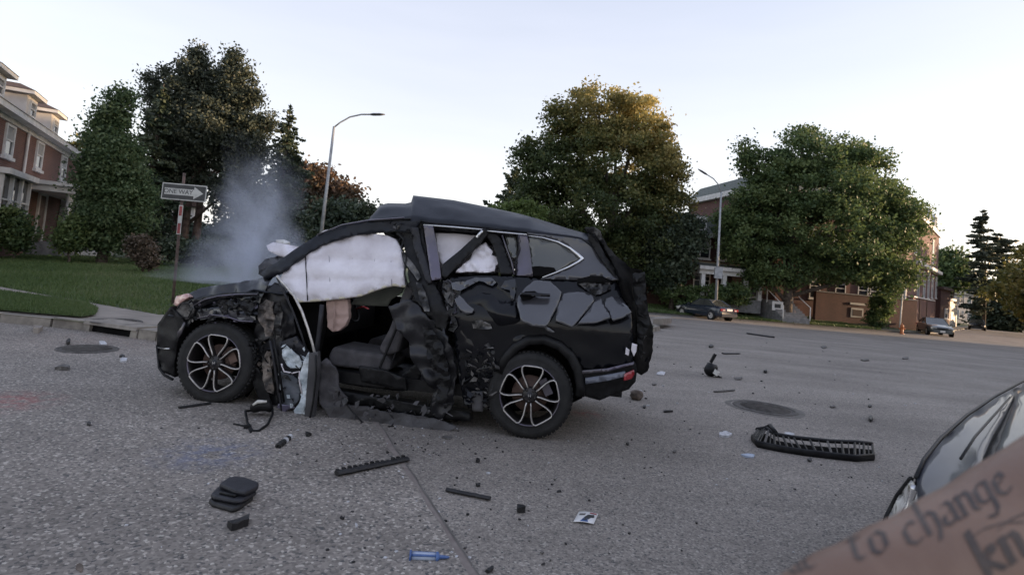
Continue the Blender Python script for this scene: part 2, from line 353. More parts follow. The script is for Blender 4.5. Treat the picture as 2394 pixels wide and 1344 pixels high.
fill([(-16, -4), (pb.x, pb.y - .5), (g1.x, g1.y), (g0.x, g0.y), (pa.x, pa.y), (-.8, 8.0), (-16, 8.6)], 1.2, lambda x, y: zg(x, y) + .004, 'road_patch', M['road_patch'])
mb = MB(); sd_ = Vector((-dg.y, dg.x, 0)).normalized(); path = [pa.lerp(pb, i / 40) for i in range(41)]
for i in range(40):
    a, b = path[i], path[i + 1]; wa, wb = .0045 + .004 * noise.noise(a * 7), .0045 + .004 * noise.noise(b * 7)
    ja, jb = sd_ * .012 * noise.noise(a * 5), sd_ * .012 * noise.noise(b * 5)
    mb.add([(a - sd_ * wa + ja) + Vector((0, 0, .009)), (a + sd_ * wa + ja) + Vector((0, 0, .009)), (b + sd_ * wb + jb) + Vector((0, 0, .009)), (b - sd_ * wb + jb) + Vector((0, 0, .009))], [(0, 1, 2, 3)])
tag(mb.build('road_seam', M['seam']), kind='structure')
mb = MB()
for i in range(40):
    a, b = path[i], path[i + 1]
    wa, wb = .035 + .03 * noise.noise(a * 3), .035 + .03 * noise.noise(b * 3)
    mb.add([a + Vector((0, 0, .0065)), a - sd_ * wa + Vector((0, 0, .0065)), b - sd_ * wb + Vector((0, 0, .0065)), b + Vector((0, 0, .0065))], [(0, 3, 2, 1)])
tag(mb.build('seam_sealant', M['seamred']), kind='structure')

# --- left block: kerb, tree lawn, sidewalk, rising lawn
KZ = .13
def kp(px, py): p = atZ(px, py, KZ); return (p.x, p.y)
k0, k1_, k2_, k3_ = kp(0, 733), kp(120, 744), kp(240, 757), kp(366, 776)
kl = (k0[0] - 30, k0[1] + 2.0)
kerb_line = [kl, k0, k1_, k2_, k3_, (-3.6, 7.75), (-1.5, 8.4), (1.2, 11.5), (4.0, 16.5), (5.6, 20.2), (5.75, 21.7), (4.6, 22.6), (0, 22.0), (-14, 40), (-40, 60)]
def zl(x, y):
    """height of the left block's ground: kerb, walk, then a bank rising to the house"""
    a = Vector((-12.1, 13.4)); b = Vector((-6.6, 10.8)); e = (b - a).normalized(); n = Vector((-e.y, e.x)); 
    if n.y < 0: n = -n
    dd = (Vector((x, y)) - a).dot(n)
    base = KZ + zg(x, y)
    return base + (.18 * ss(dd / 3.5) + .30 * ss(dd / 12)) * ss((2 - x) / 4) if dd > 0 else base
blk = kerb_line + [(-60, 60), (-60, kl[1])]
fill(blk, 1.0, lambda x, y: zl(x, y) - .006, 'lawn', M['lawn_far'])
la, lb = kp(0, 671), kp(372, 736)
lfar = (la[0] - (lb[0] - la[0]) * 5, la[1] - (lb[1] - la[1]) * 5)
wk = [kl, k0, k1_, k2_, k3_, (-3.6, 7.75), (-1.5, 8.4), (-.6, 10.2), (-5.0, 10.3), lb, la, lfar]
wk = [(p[0], p[1] + (.14 if i < 6 else 0)) for i, p in enumerate(wk)]
fill(wk, .8, lambda x, y: zl(x, y) + .004, 'sidewalk', M['concrete'])
tl = [kp(0, 685), kp(120, 700), kp(205, 714), kp(228, 727), kp(222, 740), kp(190, 745), kp(90, 737), kp(0, 729)]
tl = [(tl[0][0] - 28, tl[0][1] + 14), *tl, (tl[-1][0] - 28, tl[-1][1] + 2.3)]
fill(tl, .5, lambda x, y: zl(x, y) + .03, 'tree_lawn', M['soil'])
# sidewalk joints (recessed-looking dark gaps laid as thin strips)
kerb = empty('kerb', (-6, 8.5, 0), kind='structure')
def kerbstones(line, inner=.15, length=1.1, gap=.012, parent=kerb, mat=None, name='kerb_stone', zf=zg, top=KZ, maxn=400, wob=.012):
    cnt = 0
    for i in range(len(line) - 1):
        a = Vector((*line[i], 0)); b = Vector((*line[i + 1], 0)); L = (b - a).length; k = max(1, round(L / length)); e = (b - a).normalized(); n = Vector((-e.y, e.x, 0))
        for j in range(k):
            if cnt >= maxn: return
            p = a + e * (L * j / k + gap); q = a + e * (L * (j + 1) / k - gap); z0 = zf(p.x, p.y); z1 = zf(q.x, q.y); c = .015
            dz = random.uniform(-wob, wob * .6); o = n * random.uniform(-wob, wob)
            m = MB(); m.hexa([p + o + Vector((0, 0, z0 - .1)), q + o + Vector((0, 0, z1 - .1)), q + o + n * inner + Vector((0, 0, z1 - .1)), p + o + n * inner + Vector((0, 0, z0 - .1)),
                    p + o + n * c + Vector((0, 0, z0 + top + dz)), q + o + n * c + Vector((0, 0, z1 + top + dz)), q + o + n * inner + Vector((0, 0, z1 + top + dz)), p + o + n * inner + Vector((0, 0, z0 + top + dz))])
            m.build(name, mat or M['kerb'], parent); cnt += 1
def lerp2(a, b, t): return (a[0] + (b[0] - a[0]) * t, a[1] + (b[1] - a[1]) * t)
dr0, dr1 = kp(197, 752), kp(322, 770)
kerbstones([lerp2(k0, kl, .25), k0, k1_, dr0], top=KZ + .008)
kerbstones([dr1, k3_, (-3.6, 7.75), (-1.5, 8.4), (1.2, 11.5), (4.0, 16.5), (5.6, 20.2), (5.75, 21.7), (4.6, 22.6), (0, 22.0)], top=KZ + .008)
# storm drain
dc = lerp2(dr0, dr1, .5)
sdn = empty('storm_drain', (dc[0], dc[1], 0), 'dark storm drain slot under a worn stone lintel in the left kerb', 'storm drain')
A_, B_ = Vector((*dr0, 0)), Vector((*dr1, 0)); e_ = (B_ - A_).normalized(); n_ = Vector((-e_.y, e_.x, 0)); L_ = (B_ - A_).length
def P_(s, d, z): return A_ + e_ * s + n_ * d + Vector((0, 0, z))
m = MB(); m.hexa([P_(0.01, -.02, .105), P_(L_ - .01, -.02, .105), P_(L_ - .01, .42, .105), P_(0.01, .42, .105), P_(0.01, -.0, .155), P_(L_ - .01, -.0, .155), P_(L_ - .01, .42, .155), P_(0.01, .42, .155)]); m.build('lintel', M['kerb'], sdn)
m = MB(); m.hexa([P_(.02, .02, -.05), P_(L_ - .02, .02, -.05), P_(L_ - .02, .3, -.05), P_(.02, .3, -.05), P_(.02, .05, .103), P_(L_ - .02, .05, .103), P_(L_ - .02, .3, .103), P_(.02, .3, .103)]); m.build('opening', M['dark'], sdn)
for s in (0.0, L_ - .12):
    m = MB(); m.hexa([P_(s, -.02, -.05), P_(s + .12, -.02, -.05), P_(s + .12, .045, -.05), P_(s, .045, -.05), P_(s, 0.0, .103), P_(s + .12, 0, .103), P_(s + .12, .045, .103), P_(s, .045, .103)]); m.build('side_block', M['kerb'], sdn)
def cover(px, py, r, z, label, rim=True, group=None):
    p = atZ(px, py, z) if z is not None else gt(px, py); 
    zz = z if z is not None else p.z
    t = empty('manhole_cover', (p.x, p.y, zz), label, 'manhole cover', group)
    m = MB(); m.lathe((p.x, p.y, zz), (0, 0, 1), [(0, .012), (r * .82, .012), (r * .84, .006), (r * .86, .006), (r * .88, .012), (r * .9, .01)], 40)
    for k in range(-4, 5):
        w = math.sqrt(max(0, (r * .78) ** 2 - (k * r * .18) ** 2)); m.box((p.x - w, p.y + k * r * .18 - .012, zz + .010), (p.x + w, p.y + k * r * .18 + .012, zz + .018))
    m.build('lid', M['iron'], t, True)
    m = MB(); m.lathe((p.x, p.y, zz), (0, 0, 1), [(r * .90, .002), (r * .92, .016), (r, .016), (r * 1.03, .004)], 40); m.build('rim', M['iron'] if rim else M['seam'], t, True)
    return p
cover(272, 752, .33, KZ + .006, 'round rusty manhole cover set in the sidewalk beside the storm drain')
cover(205, 817, .31, .0, 'dull manhole cover in the road below the left storm drain')
mc = cover(1788, 955, .36, None, 'large iron manhole cover in the open road right of the wrecked car')
m = MB(); m.lathe((mc.x, mc.y, mc.z), (0, 0, 1), [(.37, .003), (.42, .0085), (.45, .0045)], 40, ); 
for i, v in enumerate(m.v):
    q = Vector(v) - mc; k = 1 + .10 * noise.noise(Vector(v) * 4); m.v[i] = (mc.x + q.x * k, mc.y + q.y * k, v[2])
tag(m.build('broken_asphalt_ring', M['seam'], None, True), kind='structure')

# --- right block across the street
K1, K2 = gt(1730, 750), gt(2095, 778)
kdir = (K2 - K1).normalized(); c0 = gt(2112, 772); c1 = gt(2200, 765)
side = Vector((c1.x - c0.x, c1.y - c0.y, 0)).normalized()
snorm = Vector((side.y, -side.x, 0))
KL = K1 - kdir * 45; K3 = K2 + kdir * 1.2 ; K4 = Vector((c0.x, c0.y, 0)) + snorm * 2.3 + side * .5; K5 = K4 + side * 120
KL.z = K3.z = 0
rk = [(KL.x, KL.y), (K1.x, K1.y), (K2.x, K2.y), (K3.x, K3.y), (K4.x, K4.y), (K5.x, K5.y)]
def zr(x, y):
    p = Vector((x, y, 0)); dk = (p - Vector((K1.x, K1.y, 0))).dot(Vector((-kdir.y, kdir.x, 0))); dk2 = -(p - Vector((c0.x, c0.y, 0))).dot(snorm) + 2.3
    return zg(x, y) + KZ + .45 * ss((min(dk, dk2) - 2.2) / 5)
fill(rk + [(150, 260), (-80, 260), (-80, 36)], 4.0, zr, 'far_lawn', M['lawn_far'])
kn = Vector((-kdir.y, kdir.x, 0))
fill([(K1.x + kdir.x * 10.5 + kn.x * .25, K1.y + kdir.y * 10.5 + kn.y * .25)] + [(p[0] + kn.x * .25, p[1] + kn.y * .25) for p in rk[2:4]] + [(K4.x, K4.y), (K5.x, K5.y), (K5.x - snorm.x * 2.1, K5.y - snorm.y * 2.1), (c0.x + snorm.x * .1 , c0.y + snorm.y * .1), (K1.x + kdir.x * 12 + kn.x * 1.4, K1.y + kdir.y * 12 + kn.y * 1.4)], 2.0, lambda x, y: zr(x, y) + .012, 'far_sidewalk', M['concrete'])
kerb2 = empty('far_kerb', (K1.x, K1.y, -.6), kind='structure')
kerbstones([(KL.x + 30 * kdir.x, KL.y + 30 * kdir.y)] + rk[1:5] + [(K4.x + side.x * 40, K4.y + side.y * 40)], .2, 2.4, .015, kerb2, M['debrisg'], top=KZ - .02, wob=.006)
# a block on the far right side of the side street, and its lawn
R0 = K4 + snorm * 9.5 + side * 18
fill([(R0.x, R0.y), (R0.x + side.x * 120, R0.y + side.y * 120), (R0.x + side.x * 120 + 90, R0.y + side.y * 120 - 60), (R0.x + 70, R0.y - 8)], 6, lambda x, y: zg(x, y) + .14, 'right_lawn', M['lawn_far'])

# grass blades on the near lawns: nobody could count them
def inpoly(x, y, poly):
    c = np.zeros(len(x), bool); n = len(poly)
    for i in range(n):
        x0, y0 = poly[i]; x1, y1 = poly[(i + 1) % n]
        if y0 == y1: continue
        k = ((y0 > y) != (y1 > y)) & (x < (x1 - x0) * (y - y0) / (y1 - y0) + x0); c ^= k
    return c
def blades(name, poly, n, zf, h0=.04, h1=.09, w=.008, label=None):
    xs_ = [p[0] for p in poly]; ys_ = [p[1] for p in poly]
    x = RNG.uniform(min(xs_), max(xs_), n * 3); y = RNG.uniform(min(ys_), max(ys_), n * 3); k = inpoly(x, y, poly); x = x[k][:n]; y = y[k][:n]; n = len(x)
    z = np.array([zf(a, b) for a, b in zip(x, y)]); h = RNG.uniform(h0, h1, n); a = RNG.uniform(0, 6.28, n); dx, dy = RNG.normal(0, .35, n) * h, RNG.normal(0, .35, n) * h
    V = np.empty((n, 3, 3)); V[:, 0] = np.c_[x - np.cos(a) * w, y - np.sin(a) * w, z]; V[:, 1] = np.c_[x + np.cos(a) * w, y + np.sin(a) * w, z]; V[:, 2] = np.c_[x + dx, y + dy, z + h]
    return rawmesh(name, V.reshape(-1, 3), 3, n, M['grass'], np.clip(RNG.normal(.45, .22, n) + .22 * np.sin(x * 1.3 + y) + .2 * np.sin(x * .5 - y * 2.1) * np.sin(y * .7), 0, 1))
def rawmesh(name, V, k, n, mat, tint=None, parent=None, loc=None):
    me = bpy.data.meshes.new(name)
    org = wpos(parent) if parent is not None else (Vector(loc) if loc is not None else Vector((0, 0, 0)))
    V = V - np.array(org)[None, :]
    me.vertices.add(len(V)); me.vertices.foreach_set('co', V.astype(np.float32).ravel())
    me.loops.add(n * k); me.loops.foreach_set('vertex_index', np.arange(n * k, dtype=np.int32))
    me.polygons.add(n); me.polygons.foreach_set('loop_start', (np.arange(n) * k).astype(np.int32))
    try: me.polygons.foreach_set('loop_total', np.full(n, k, np.int32))
    except Exception: pass
    me.materials.append(mat)
    if tint is not None:
        at = me.attributes.new('tint', 'FLOAT', 'FACE'); at.data.foreach_set('value', tint.astype(np.float32))
    me.update(calc_edges=True)
    o = bpy.data.objects.new(name, me); COL.objects.link(o)
    if parent is not None: o.parent = parent
    elif loc is not None: o.location = loc
    return o
b_ = blades('grass', [la, lb, (-5.4, 10.4), (-4.5, 13), (-9, 24), (-30, 26), (la[0] - 3, la[1] + 1.2)], 90000, zl, .05, .11, .012); tag(b_, kind='stuff')
b_ = blades('verge_grass', [tl[1], tl[2], tl[3], tl[4], tl[5], tl[6], tl[7], tl[8], (tl[8][0] - 2, tl[8][1] + .2), (tl[1][0] - 2, tl[1][1] + .9)], 26000, lambda x, y: zl(x, y) + .03, .03, .075, .007); tag(b_, kind='stuff')
fl = K1 + kn * .3
b_ = blades('far_grass', [(fl.x - 12 * kdir.x, fl.y - 12 * kdir.y), (fl.x + 13 * kdir.x, fl.y + 13 * kdir.y), (fl.x + 13 * kdir.x + kn.x * 6, fl.y + 13 * kdir.y + kn.y * 6), (fl.x - 12 * kdir.x + kn.x * 5, fl.y - 12 * kdir.y + kn.y * 5)], 30000, zr, .08, .2, .035); tag(b_, kind='stuff')

# ================================================================= buildings
def walluv(o, Fr):
    me = o.data; uv = me.uv_layers.new(name='wall'); org = wpos(o)
    for lp in me.loops:
        p = me.vertices[lp.vertex_index].co + org
        pass
    for pl in me.polygons:
        useE = abs(pl.normal.dot(Fr.n)) > .5 or abs(pl.normal.z) > .7
        for li in pl.loop_indices:
            p = me.vertices[me.loops[li].vertex_index].co + org - Fr.A
            uv.data[li].uv = ((p.dot(Fr.e) if useE else p.dot(Fr.n)), p.z)
def wallbox(Fr, name, s0, s1, z0, z1, d0, d1, mat, parent):
    m = MB(); m.fbox(Fr, s0, s1, z0, z1, d0, d1); o = m.build(name, mat, parent); walluv(o, Fr); return o
def bar(Fr, name, s0, s1, z0, z1, d0, d1, mat, parent):
    m = MB(); m.fbox(Fr, s0, s1, z0, z1, d0, d1); return m.build(name, mat, parent)
def window(Fr, s, z, w, h, parent, sill=True, blind=.5, fr=.09, d=0.0, sash=True, mat='white'):
    m = MB()
    m.fbox(Fr, s - w / 2, s - w / 2 + fr, z, z + h, d - .05, d + .07); m.fbox(Fr, s + w / 2 - fr, s + w / 2, z, z + h, d - .05, d + .07)
    m.fbox(Fr, s - w / 2 + fr, s + w / 2 - fr, z + h - fr, z + h, d - .05, d + .07); m.fbox(Fr, s - w / 2 + fr, s + w / 2 - fr, z, z + fr, d - .05, d + .07)
    if sash: m.fbox(Fr, s - w / 2 + fr, s + w / 2 - fr, z + h * .49, z + h * .49 + .06, d - .04, d + .05)
    wi = m.build('window', M[mat], parent)
    bar(Fr, 'pane', s - w / 2 + fr * .9, s + w / 2 - fr * .9, z + fr * .9, z + h - fr * .9, d - .04, d + .015, M['pane'], wi)
    if blind: bar(Fr, 'blind', s - w / 2 + fr * 1.3, s + w / 2 - fr * 1.3, z + h * (1 - blind * .9), z + h - fr * 1.1, d + .017, d + .022, M['blind'], wi)
    if sill: bar(Fr, 'sill', s - w / 2 - .08, s + w / 2 + .08, z - .12, z - .002, d - .05, d + .13, M[mat], wi)
    return wi

# --- brick house on the left
LF = Frame((-19.14, 21.0), (-23.75, 30.0))
hz = .35
house = empty('brick_house', (-21.5, 25.5, hz), 'red brick two storey house with two pale dormers and small columned porch', 'house')
EZ = 5.5; S0, S1 = -5.0, 10.0
wallbox(LF, 'wall', S0, S1, hz - .5, EZ, -9, 0, M['brick'], house)
for px0, py0, px1, py1 in ((4, 282, 34, 366), (76, 318, 104, 392), (136, 352, 158, 412)):
    a = LF.px(px0, py0); b = LF.px(px1, py1); window(LF, (a[0] + b[0]) / 2, 4.05, .95, 1.18, house, blind=.55)
window(LF, -3.3, 4.05, .95, 1.18, house)
# cornice and gutter
bar(LF, 'cornice', S0 - .3, S1 + .35, EZ - .02, EZ + .2, -.02, .42, M['white'], house)
bar(LF, 'frieze', S0, S1, EZ - .22, EZ - .02, .003, .06, M['white'], house)
# roof: front slope, hipped at the right end
m = MB(); rz = EZ + 2.55
P = LF.w
vs = [P(S0 - .3, EZ + .2, .45), P(S1 + .4, EZ + .2, .45), P(S1 + .4, EZ + .2, -9.4), P(S0 - .3, EZ + .2, -9.4), P(S0 - .3, rz, -4.4), P(S1 - 3.6, rz, -4.4)]
m.add(vs, [(0, 1, 5, 4), (1, 2, 5), (2, 3, 4, 5), (0, 4, 3), (0, 3, 2, 1)]); roof = m.build('roof', M['shingle'], house)
slope = (rz - EZ - .2) / 4.85
def dormer(s):
    w, d0, zt = 1.30, .02, EZ + 1.22
    dm = MB(); zb = EZ + .36
    dm.hexa([P(s - w / 2, zb - .2, d0), P(s + w / 2, zb - .2, d0), P(s + w / 2, zb - .2, d0 - 3.0), P(s - w / 2, zb - .2, d0 - 3.0), P(s - w / 2, zt, d0), P(s + w / 2, zt, d0), P(s + w / 2, zt, d0 - 3.0), P(s - w / 2, zt, d0 - 3.0)])
    o = dm.build('dormer', M['cream'], house)
    window(LF, s, zb + .05, .78, zt - zb - .2, o, sill=False, blind=.4, d=d0)
    t = MB(); a, z0 = w / 2 + .22, zt
    t.hexa([P(s - a, z0, d0 + .25), P(s + a, z0, d0 + .25), P(s + a, z0, d0 - 3.2), P(s - a, z0, d0 - 3.2), P(s - a, z0 + .14, d0 + .25), P(s + a, z0 + .14, d0 + .25), P(s + a, z0 + .14, d0 - 3.2), P(s - a, z0 + .14, d0 - 3.2)])
    t.build('dormer_cornice', M['white'], o)
    t = MB(); a += .03; z0 += .14; t.add([P(s - a, z0, d0 + .28), P(s + a, z0, d0 + .28), P(s + a, z0, d0 - 3.4), P(s - a, z0, d0 - 3.4), P(s, z0 + .36, d0 - .45), P(s, z0 + .36, d0 - 3.4)], [(0, 1, 4), (1, 2, 5, 4), (0, 4, 5, 3), (2, 3, 5), (0, 3, 2, 1)])
    t.build('dormer_roof', M['shingle'], o)
for px, py in ((62, 255), (124, 285)):
    dormer(1.15 if px == 62 else 4.55)
dormer(-2.5)
# porch
ps0, ps1 = LF.px(52, 440)[0], LF.px(140, 450)[0]
pf = 1.0; pt = 3.35
bar(LF, 'porch_floor', ps0, ps1, hz, pf, .005, 1.7, M['stone'], house)
bar(LF, 'porch_entablature', ps0 - .1, ps1 + .1, pt - .25, pt, .065, 1.75, M['white'], house)
bar(LF, 'porch_roof', ps0 - .25, ps1 + .25, pt + .002, pt + .16, .065, 1.95, M['white'], house)
for s in (ps0 + .2, ps0 + .55, ps1 - .55, ps1 - .2):
    m = MB(); m.lathe(P(s, 0, 1.5), (0, 0, 1), [(.14, pf), (.14, pf + .08), (.105, pf + .12), (.09, pt - .4), (.13, pt - .34), (.13, pt - .252)], 14); m.build('column', M['white'], house, True)
bar(LF, 'door', (ps0 + ps1) / 2 - .45, (ps0 + ps1) / 2 + .45, pf + .01, pf + 2.02, .005, .05, M['door'], house)
m = MB(); c_ = (ps0 + ps1) / 2
for s in (c_ - .62, c_ + .47): m.fbox(LF, s, s + .15, pf, pf + 2.2, .004, .09)
m.fbox(LF, c_ - .62, c_ + .62, pf + 2.03, pf + 2.2, .004, .088); m.build('door_frame', M['white'], house)
for i in range(4): bar(LF, 'step', c_ - .7, c_ + .7, hz - .1, pf - .15 * (i + 1), 1.71 + .3 * i, 1.71 + .3 * (i + 1) - .003, M['stone'], house)
for s in (c_ - 1.2, c_ + .75): bar(LF, 'step_wall', s, s + .45, hz - .1, hz + .42, 1.715, 2.7, M['white'], house)
bar(LF, 'door_mat', c_ - .3, c_ + .3, pf + .002, pf + .35, 1.2, 1.45, M['redlens'], house)
# ground floor bays
def bay(s0, s1):
    b = empty('bay_window', P((s0 + s1) / 2, 1.2, .3)); b.location = b.location - house.location; b.parent = house
    wallbox(LF, 'bay_base', s0, s1, hz, 1.45, .004, .5, M['brick'], b); bar(LF, 'bay_sill', s0 - .08, s1 + .08, 1.452, 1.58, .004, .6, M['white'], b)
    bar(LF, 'bay_cornice', s0 - .12, s1 + .12, 3.3, 3.5, .004, .68, M['white'], b)
    k = 3; w = (s1 - s0) / k
    m = MB()
    for i in range(k + 1): m.fbox(LF, max(s0, s0 + w * i - .07), min(s1, s0 + w * i + .07), 1.582, 3.298, .01, .5)
    m.build('bay_mullions', M['white'], b)
    for i in range(k):
        bar(LF, 'bay_pane', s0 + w * i + .072, s0 + w * (i + 1) - .072, 1.583, 3.297, .02, .40, M['pane'], b)
        bar(LF, 'bay_sash', s0 + w * i + .072, s0 + w * (i + 1) - .072, 2.4, 2.46, .402, .46, M['white'], b)
bay(LF.px(0, 450)[0] - 1.6, LF.px(32, 460)[0]); bay(ps1 + .35, ps1 + 2.1)
m = MB(); m.tube([P(ps0 - .4, hz, .08), P(ps0 - .4, EZ - .1, .08)], .05, 8); m.build('downspout', M['white'], house)

# --- row house with the columned porch, across the street
def roof_mansard(Fr, s0, s1, z0, z1, depth, parent, mat='slate', inset=.7):
    m = MB(); Q = Fr.w
    m.hexa([Q(s0, z0, .25), Q(s1, z0, .25), Q(s1, z0, -depth), Q(s0, z0, -depth), Q(s0 + .0, z1, .25 - inset), Q(s1 - inset, z1, .25 - inset), Q(s1 - inset, z1, -depth + inset), Q(s0, z1, -depth + inset)])
    return m.build('mansard_roof', M[mat], parent)
RY = 47.0
ra = atY(1570, 640, RY); rb = atY(1800, 640, RY + 1.0)
RF = Frame((ra.x, ra.y), (rb.x, rb.y)); rg = -.05
row = empty('row_house', (rb.x - 4, RY, rg), 'dark red brick row house with white columned porch behind the parked blue sedan', 'house')
RL = RF.L
def rpx(px, py): return RF.px(px, py)
e1 = rpx(1620, 552)[1]; e2 = rpx(1620, 505)[1] + .2
wallbox(RF, 'wall', -3, RL + .6, rg - .6, e1, -9, 0, M['brick2'], row)
bar(RF, 'cornice', -3.2, RL + .6, e1 + .002, e1 + .35, -.2, .5, M['white'], row)
roof_mansard(RF, -3.2, RL + .6, e1 + .352, e2, 9, row)
for px in (1636, 1706): 
    s = rpx(px, 520)[0]; zz = e1 + .4
    m = MB(); m.fbox(RF, s - .6, s + .6, zz, zz + 1.35, -1.4, .12); dm = m.build('dormer', M['white'], row); window(RF, s, zz + .15, .8, 1.05, dm, sill=False, blind=.3, d=.12)
for px in (1622, 1648, 1688, 1732, 1752): window(RF, rpx(px, 580)[0], rpx(1640, 604)[1], .95, 1.65, row, blind=.4)
pz0, pz1 = 1.0, rpx(1690, 636)[1]
s0_, s1_ = rpx(1608, 640)[0], rpx(1746, 640)[0]
bar(RF, 'porch_floor', s0_, s1_, rg, pz0, .01, 2.4, M['stone'], row)
bar(RF, 'porch_beam', s0_ - .1, s1_ + .1, pz1 - .35, pz1, 2.0, 2.4, M['white'], row)
bar(RF, 'porch_cornice', s0_ - .25, s1_ + .25, pz1 + .002, pz1 + .28, .01, 2.75, M['white'], row)
m = MB(); m.add([RF.w(s0_ - .25, pz1 + .29, 2.75), RF.w(s1_ + .25, pz1 + .29, 2.75), RF.w(s1_ + .25, pz1 + .75, .01), RF.w(s0_ - .25, pz1 + .75, .01)], [(0, 1, 2, 3)]); m.build('porch_roof', M['slate'], row)
for px in (1614, 1662, 1712, 1742):
    s = rpx(px, 660)[0]; m = MB(); m.fbox(RF, s - .16, s + .16, pz0, pz1 - .352, 2.04, 2.36); m.build('column', M['white'], row)
m = MB()
k = 0; s = s0_ + .3
while s < rpx(1706, 660)[0] - .3: m.fbox(RF, s, s + .07, pz0, pz0 + .85, 2.12, 2.2); s += .42
m.fbox(RF, s0_ + .2, rpx(1706, 660)[0] - .2, pz0 + .852, pz0 + .93, 2.1, 2.22); m.build('porch_railing', M['white'], row)
window(RF, rpx(1640, 655)[0], pz0 + .5, 1.5, 1.5, row, blind=.3); window(RF, rpx(1768, 655)[0], pz0 + .2, 1.1, 2.0, row, blind=.2)
bar(RF, 'door', rpx(1722, 660)[0] - .45, rpx(1722, 660)[0] + .45, pz0, pz0 + 2.05, .01, .06, M['door'], row)
# white gable trim over the right bay
m = MB(); q0 = RF.w(s1_ + .3, pz1 - .1, .5); q1 = RF.w(s1_ + 1.9, pz1 + 1.1, .5); q2 = RF.w(s1_ + 3.5, pz1 - .1, .5)
m.tube([q0, q1, q2], .1, 6); m.build('gable_trim', M['white'], row)
# front steps as their own stair
st = rpx(1784, 690)[0]
for i in range(7): bar(RF, 'step', st - 1.1 , st + 1.15, rg - .7, pz0 - .17 * (i + 1) + .15, 2.45 + .32 * i, 2.45 + .32 * (i + 1) - .005, M['stone'], row)
bar(RF, 'stair_landing', st - 1.1, st + 1.15, rg - .7, pz0 + .15, .02, 2.445, M['stone'], row)
for s in (st - 1.1, st + 1.15):
    m = MB(); m.tube([RF.w(s, pz0 + 1.0, 2.4), RF.w(s, pz0 - .2, 4.7)], .04, 6)
    m.tube([RF.w(s, pz0 - 1.2, 4.7), RF.w(s, pz0 - .2, 4.7)], .04, 6); m.tube([RF.w(s, pz0 - .1, 2.42), RF.w(s, pz0 + 1, 2.42)], .04, 6); m.build('stair_rail', M['white'], row)
pass

# --- corner building
CF = Frame((c0.x - 15.5, c0.y - 3.0), (c0.x, c0.y)); cg = zr(c0.x - 8, c0.y) - .4
CS = Frame((c0.x, c0.y), (c0.x + side.x * 24, c0.y + side.y * 24))
cb = empty('corner_building', (c0.x, c0.y, -.6), 'large red brick corner building with grey mansard behind the big green tree at right', 'building')
cz = CS.px(2165, 528)[1]; ct = CS.px(2167, 488)[1]
foot = [CF.w(0, 0), CF.w(CF.L, 0), CS.w(24, 0), CS.w(24, 0) - CF.e * 14 + Vector((-3, 3, 0)), CF.w(0, 0, -12)]
m = MB(); m.prism([(p.x, p.y) for p in foot], -1.2, cz); o = m.build('wall', M['brick3'], cb); walluv(o, CF)
me = o.data
m = MB()
def off(poly, d):
    c = sum(poly, Vector()) / len(poly); return [p + (p - c).normalized() * d for p in poly]
m.prism([(p.x, p.y) for p in off(foot, .5)], cz + .002, cz + .5); m.build('cornice', M['white'], cb)
m = MB(); lo_, hi_ = off(foot, .3), off(foot, -1.1); n5 = len(foot)
m.add([(p.x, p.y, cz + .502) for p in lo_] + [(p.x, p.y, ct) for p in hi_], [tuple(range(n5, 2 * n5))] + [(i, (i + 1) % n5, n5 + (i + 1) % n5, n5 + i) for i in range(n5)])
m.build('mansard_roof', M['slate'], cb)
for px in (2172, 2186): 
    s = CS.px(px, 520)[0]; m = MB(); m.fbox(CS, s - .8, s + .8, cz + .6, cz + 2.2, -1.5, .1); dm = m.build('dormer', M['white'], cb); window(CS, s, cz + .75, 1.1, 1.3, dm, sill=False, blind=0, d=.1)
w0 = CS.px(2180, 618)[1]; window(CS, CS.px(2181, 590)[0], w0, 1.5, CS.px(2180, 560)[1] - w0, cb, blind=.9, mat='white')
window(CS, 5, w0, 1.3, 2.6, cb, blind=.5)
zb_ = CS.px(2170, 632)[1]
bar(CS, 'belt_course', 4.5, 24, zb_, zb_ + .35, .004, .5, M['white'], cb)
for px in (2146, 2160, 2170, 2179, 2188):
    s = CS.px(px, 670)[0]; z0 = CS.px(px, 697)[1]; window(CS, s, z0, 1.25, zb_ - z0 - .3, cb, blind=.35, sill=True)
for px in (1905, 1965, 2018, 2046, 2072): window(CF, CF.px(px, 660)[0], 1.6, 1.1, 2.2, cb, blind=.4)
for px in (1900, 1960, 2030, 2080): window(CF, CF.px(px, 560)[0], 5.6, 1.1, 2.2, cb, blind=.5)
m = MB(); m.tube([CF.w(CF.L - .15, -.8, .12), CF.w(CF.L - .15, 4.3, .12)], .12, 8); m.build('downspout', M['white'], cb)
# brick garden wall in front of it, with dark piers
gw = empty('brick_garden_wall', (c0.x, c0.y, -.6), 'chest high dark red brick garden wall along the front of the corner building', 'wall')
GF = Frame((c0.x - 10.5 + kn.x * -1.2, c0.y - 2.2 - 1.5), (c0.x + .2, c0.y - 1.3))
gtop = GF.px(2000, 690)[1]
wallbox(GF, 'wall', 0, GF.L, -.8, gtop, -.3, 0, M['brick2'], gw); bar(GF, 'coping', -.05, GF.L, gtop + .002, gtop + .1, -.36, .06, M['stone'], gw)
for px in (2003,):
    s = GF.px(px, 730)[0]; b = bar(GF, 'basement_window', s - .65, s + .65, GF.px(px, 742)[1], GF.px(px, 720)[1], .002, .05, M['blind'], gw); bar(GF, 'pane', s - .5, s + .5, GF.px(px, 742)[1] + .12, GF.px(px, 720)[1] - .15, .052, .06, M['brick2'], b)
    bar(GF, 'lintel', s - .8, s + .8, GF.px(px, 713)[1], GF.px(px, 708)[1], .002, .09, M['blind'], gw)
sw = empty('red_panel_wall', (c0.x + 3, c0.y + 3, -.6), 'reddish brown panelled wall with dark piers beside the parked silver green car', 'wall')
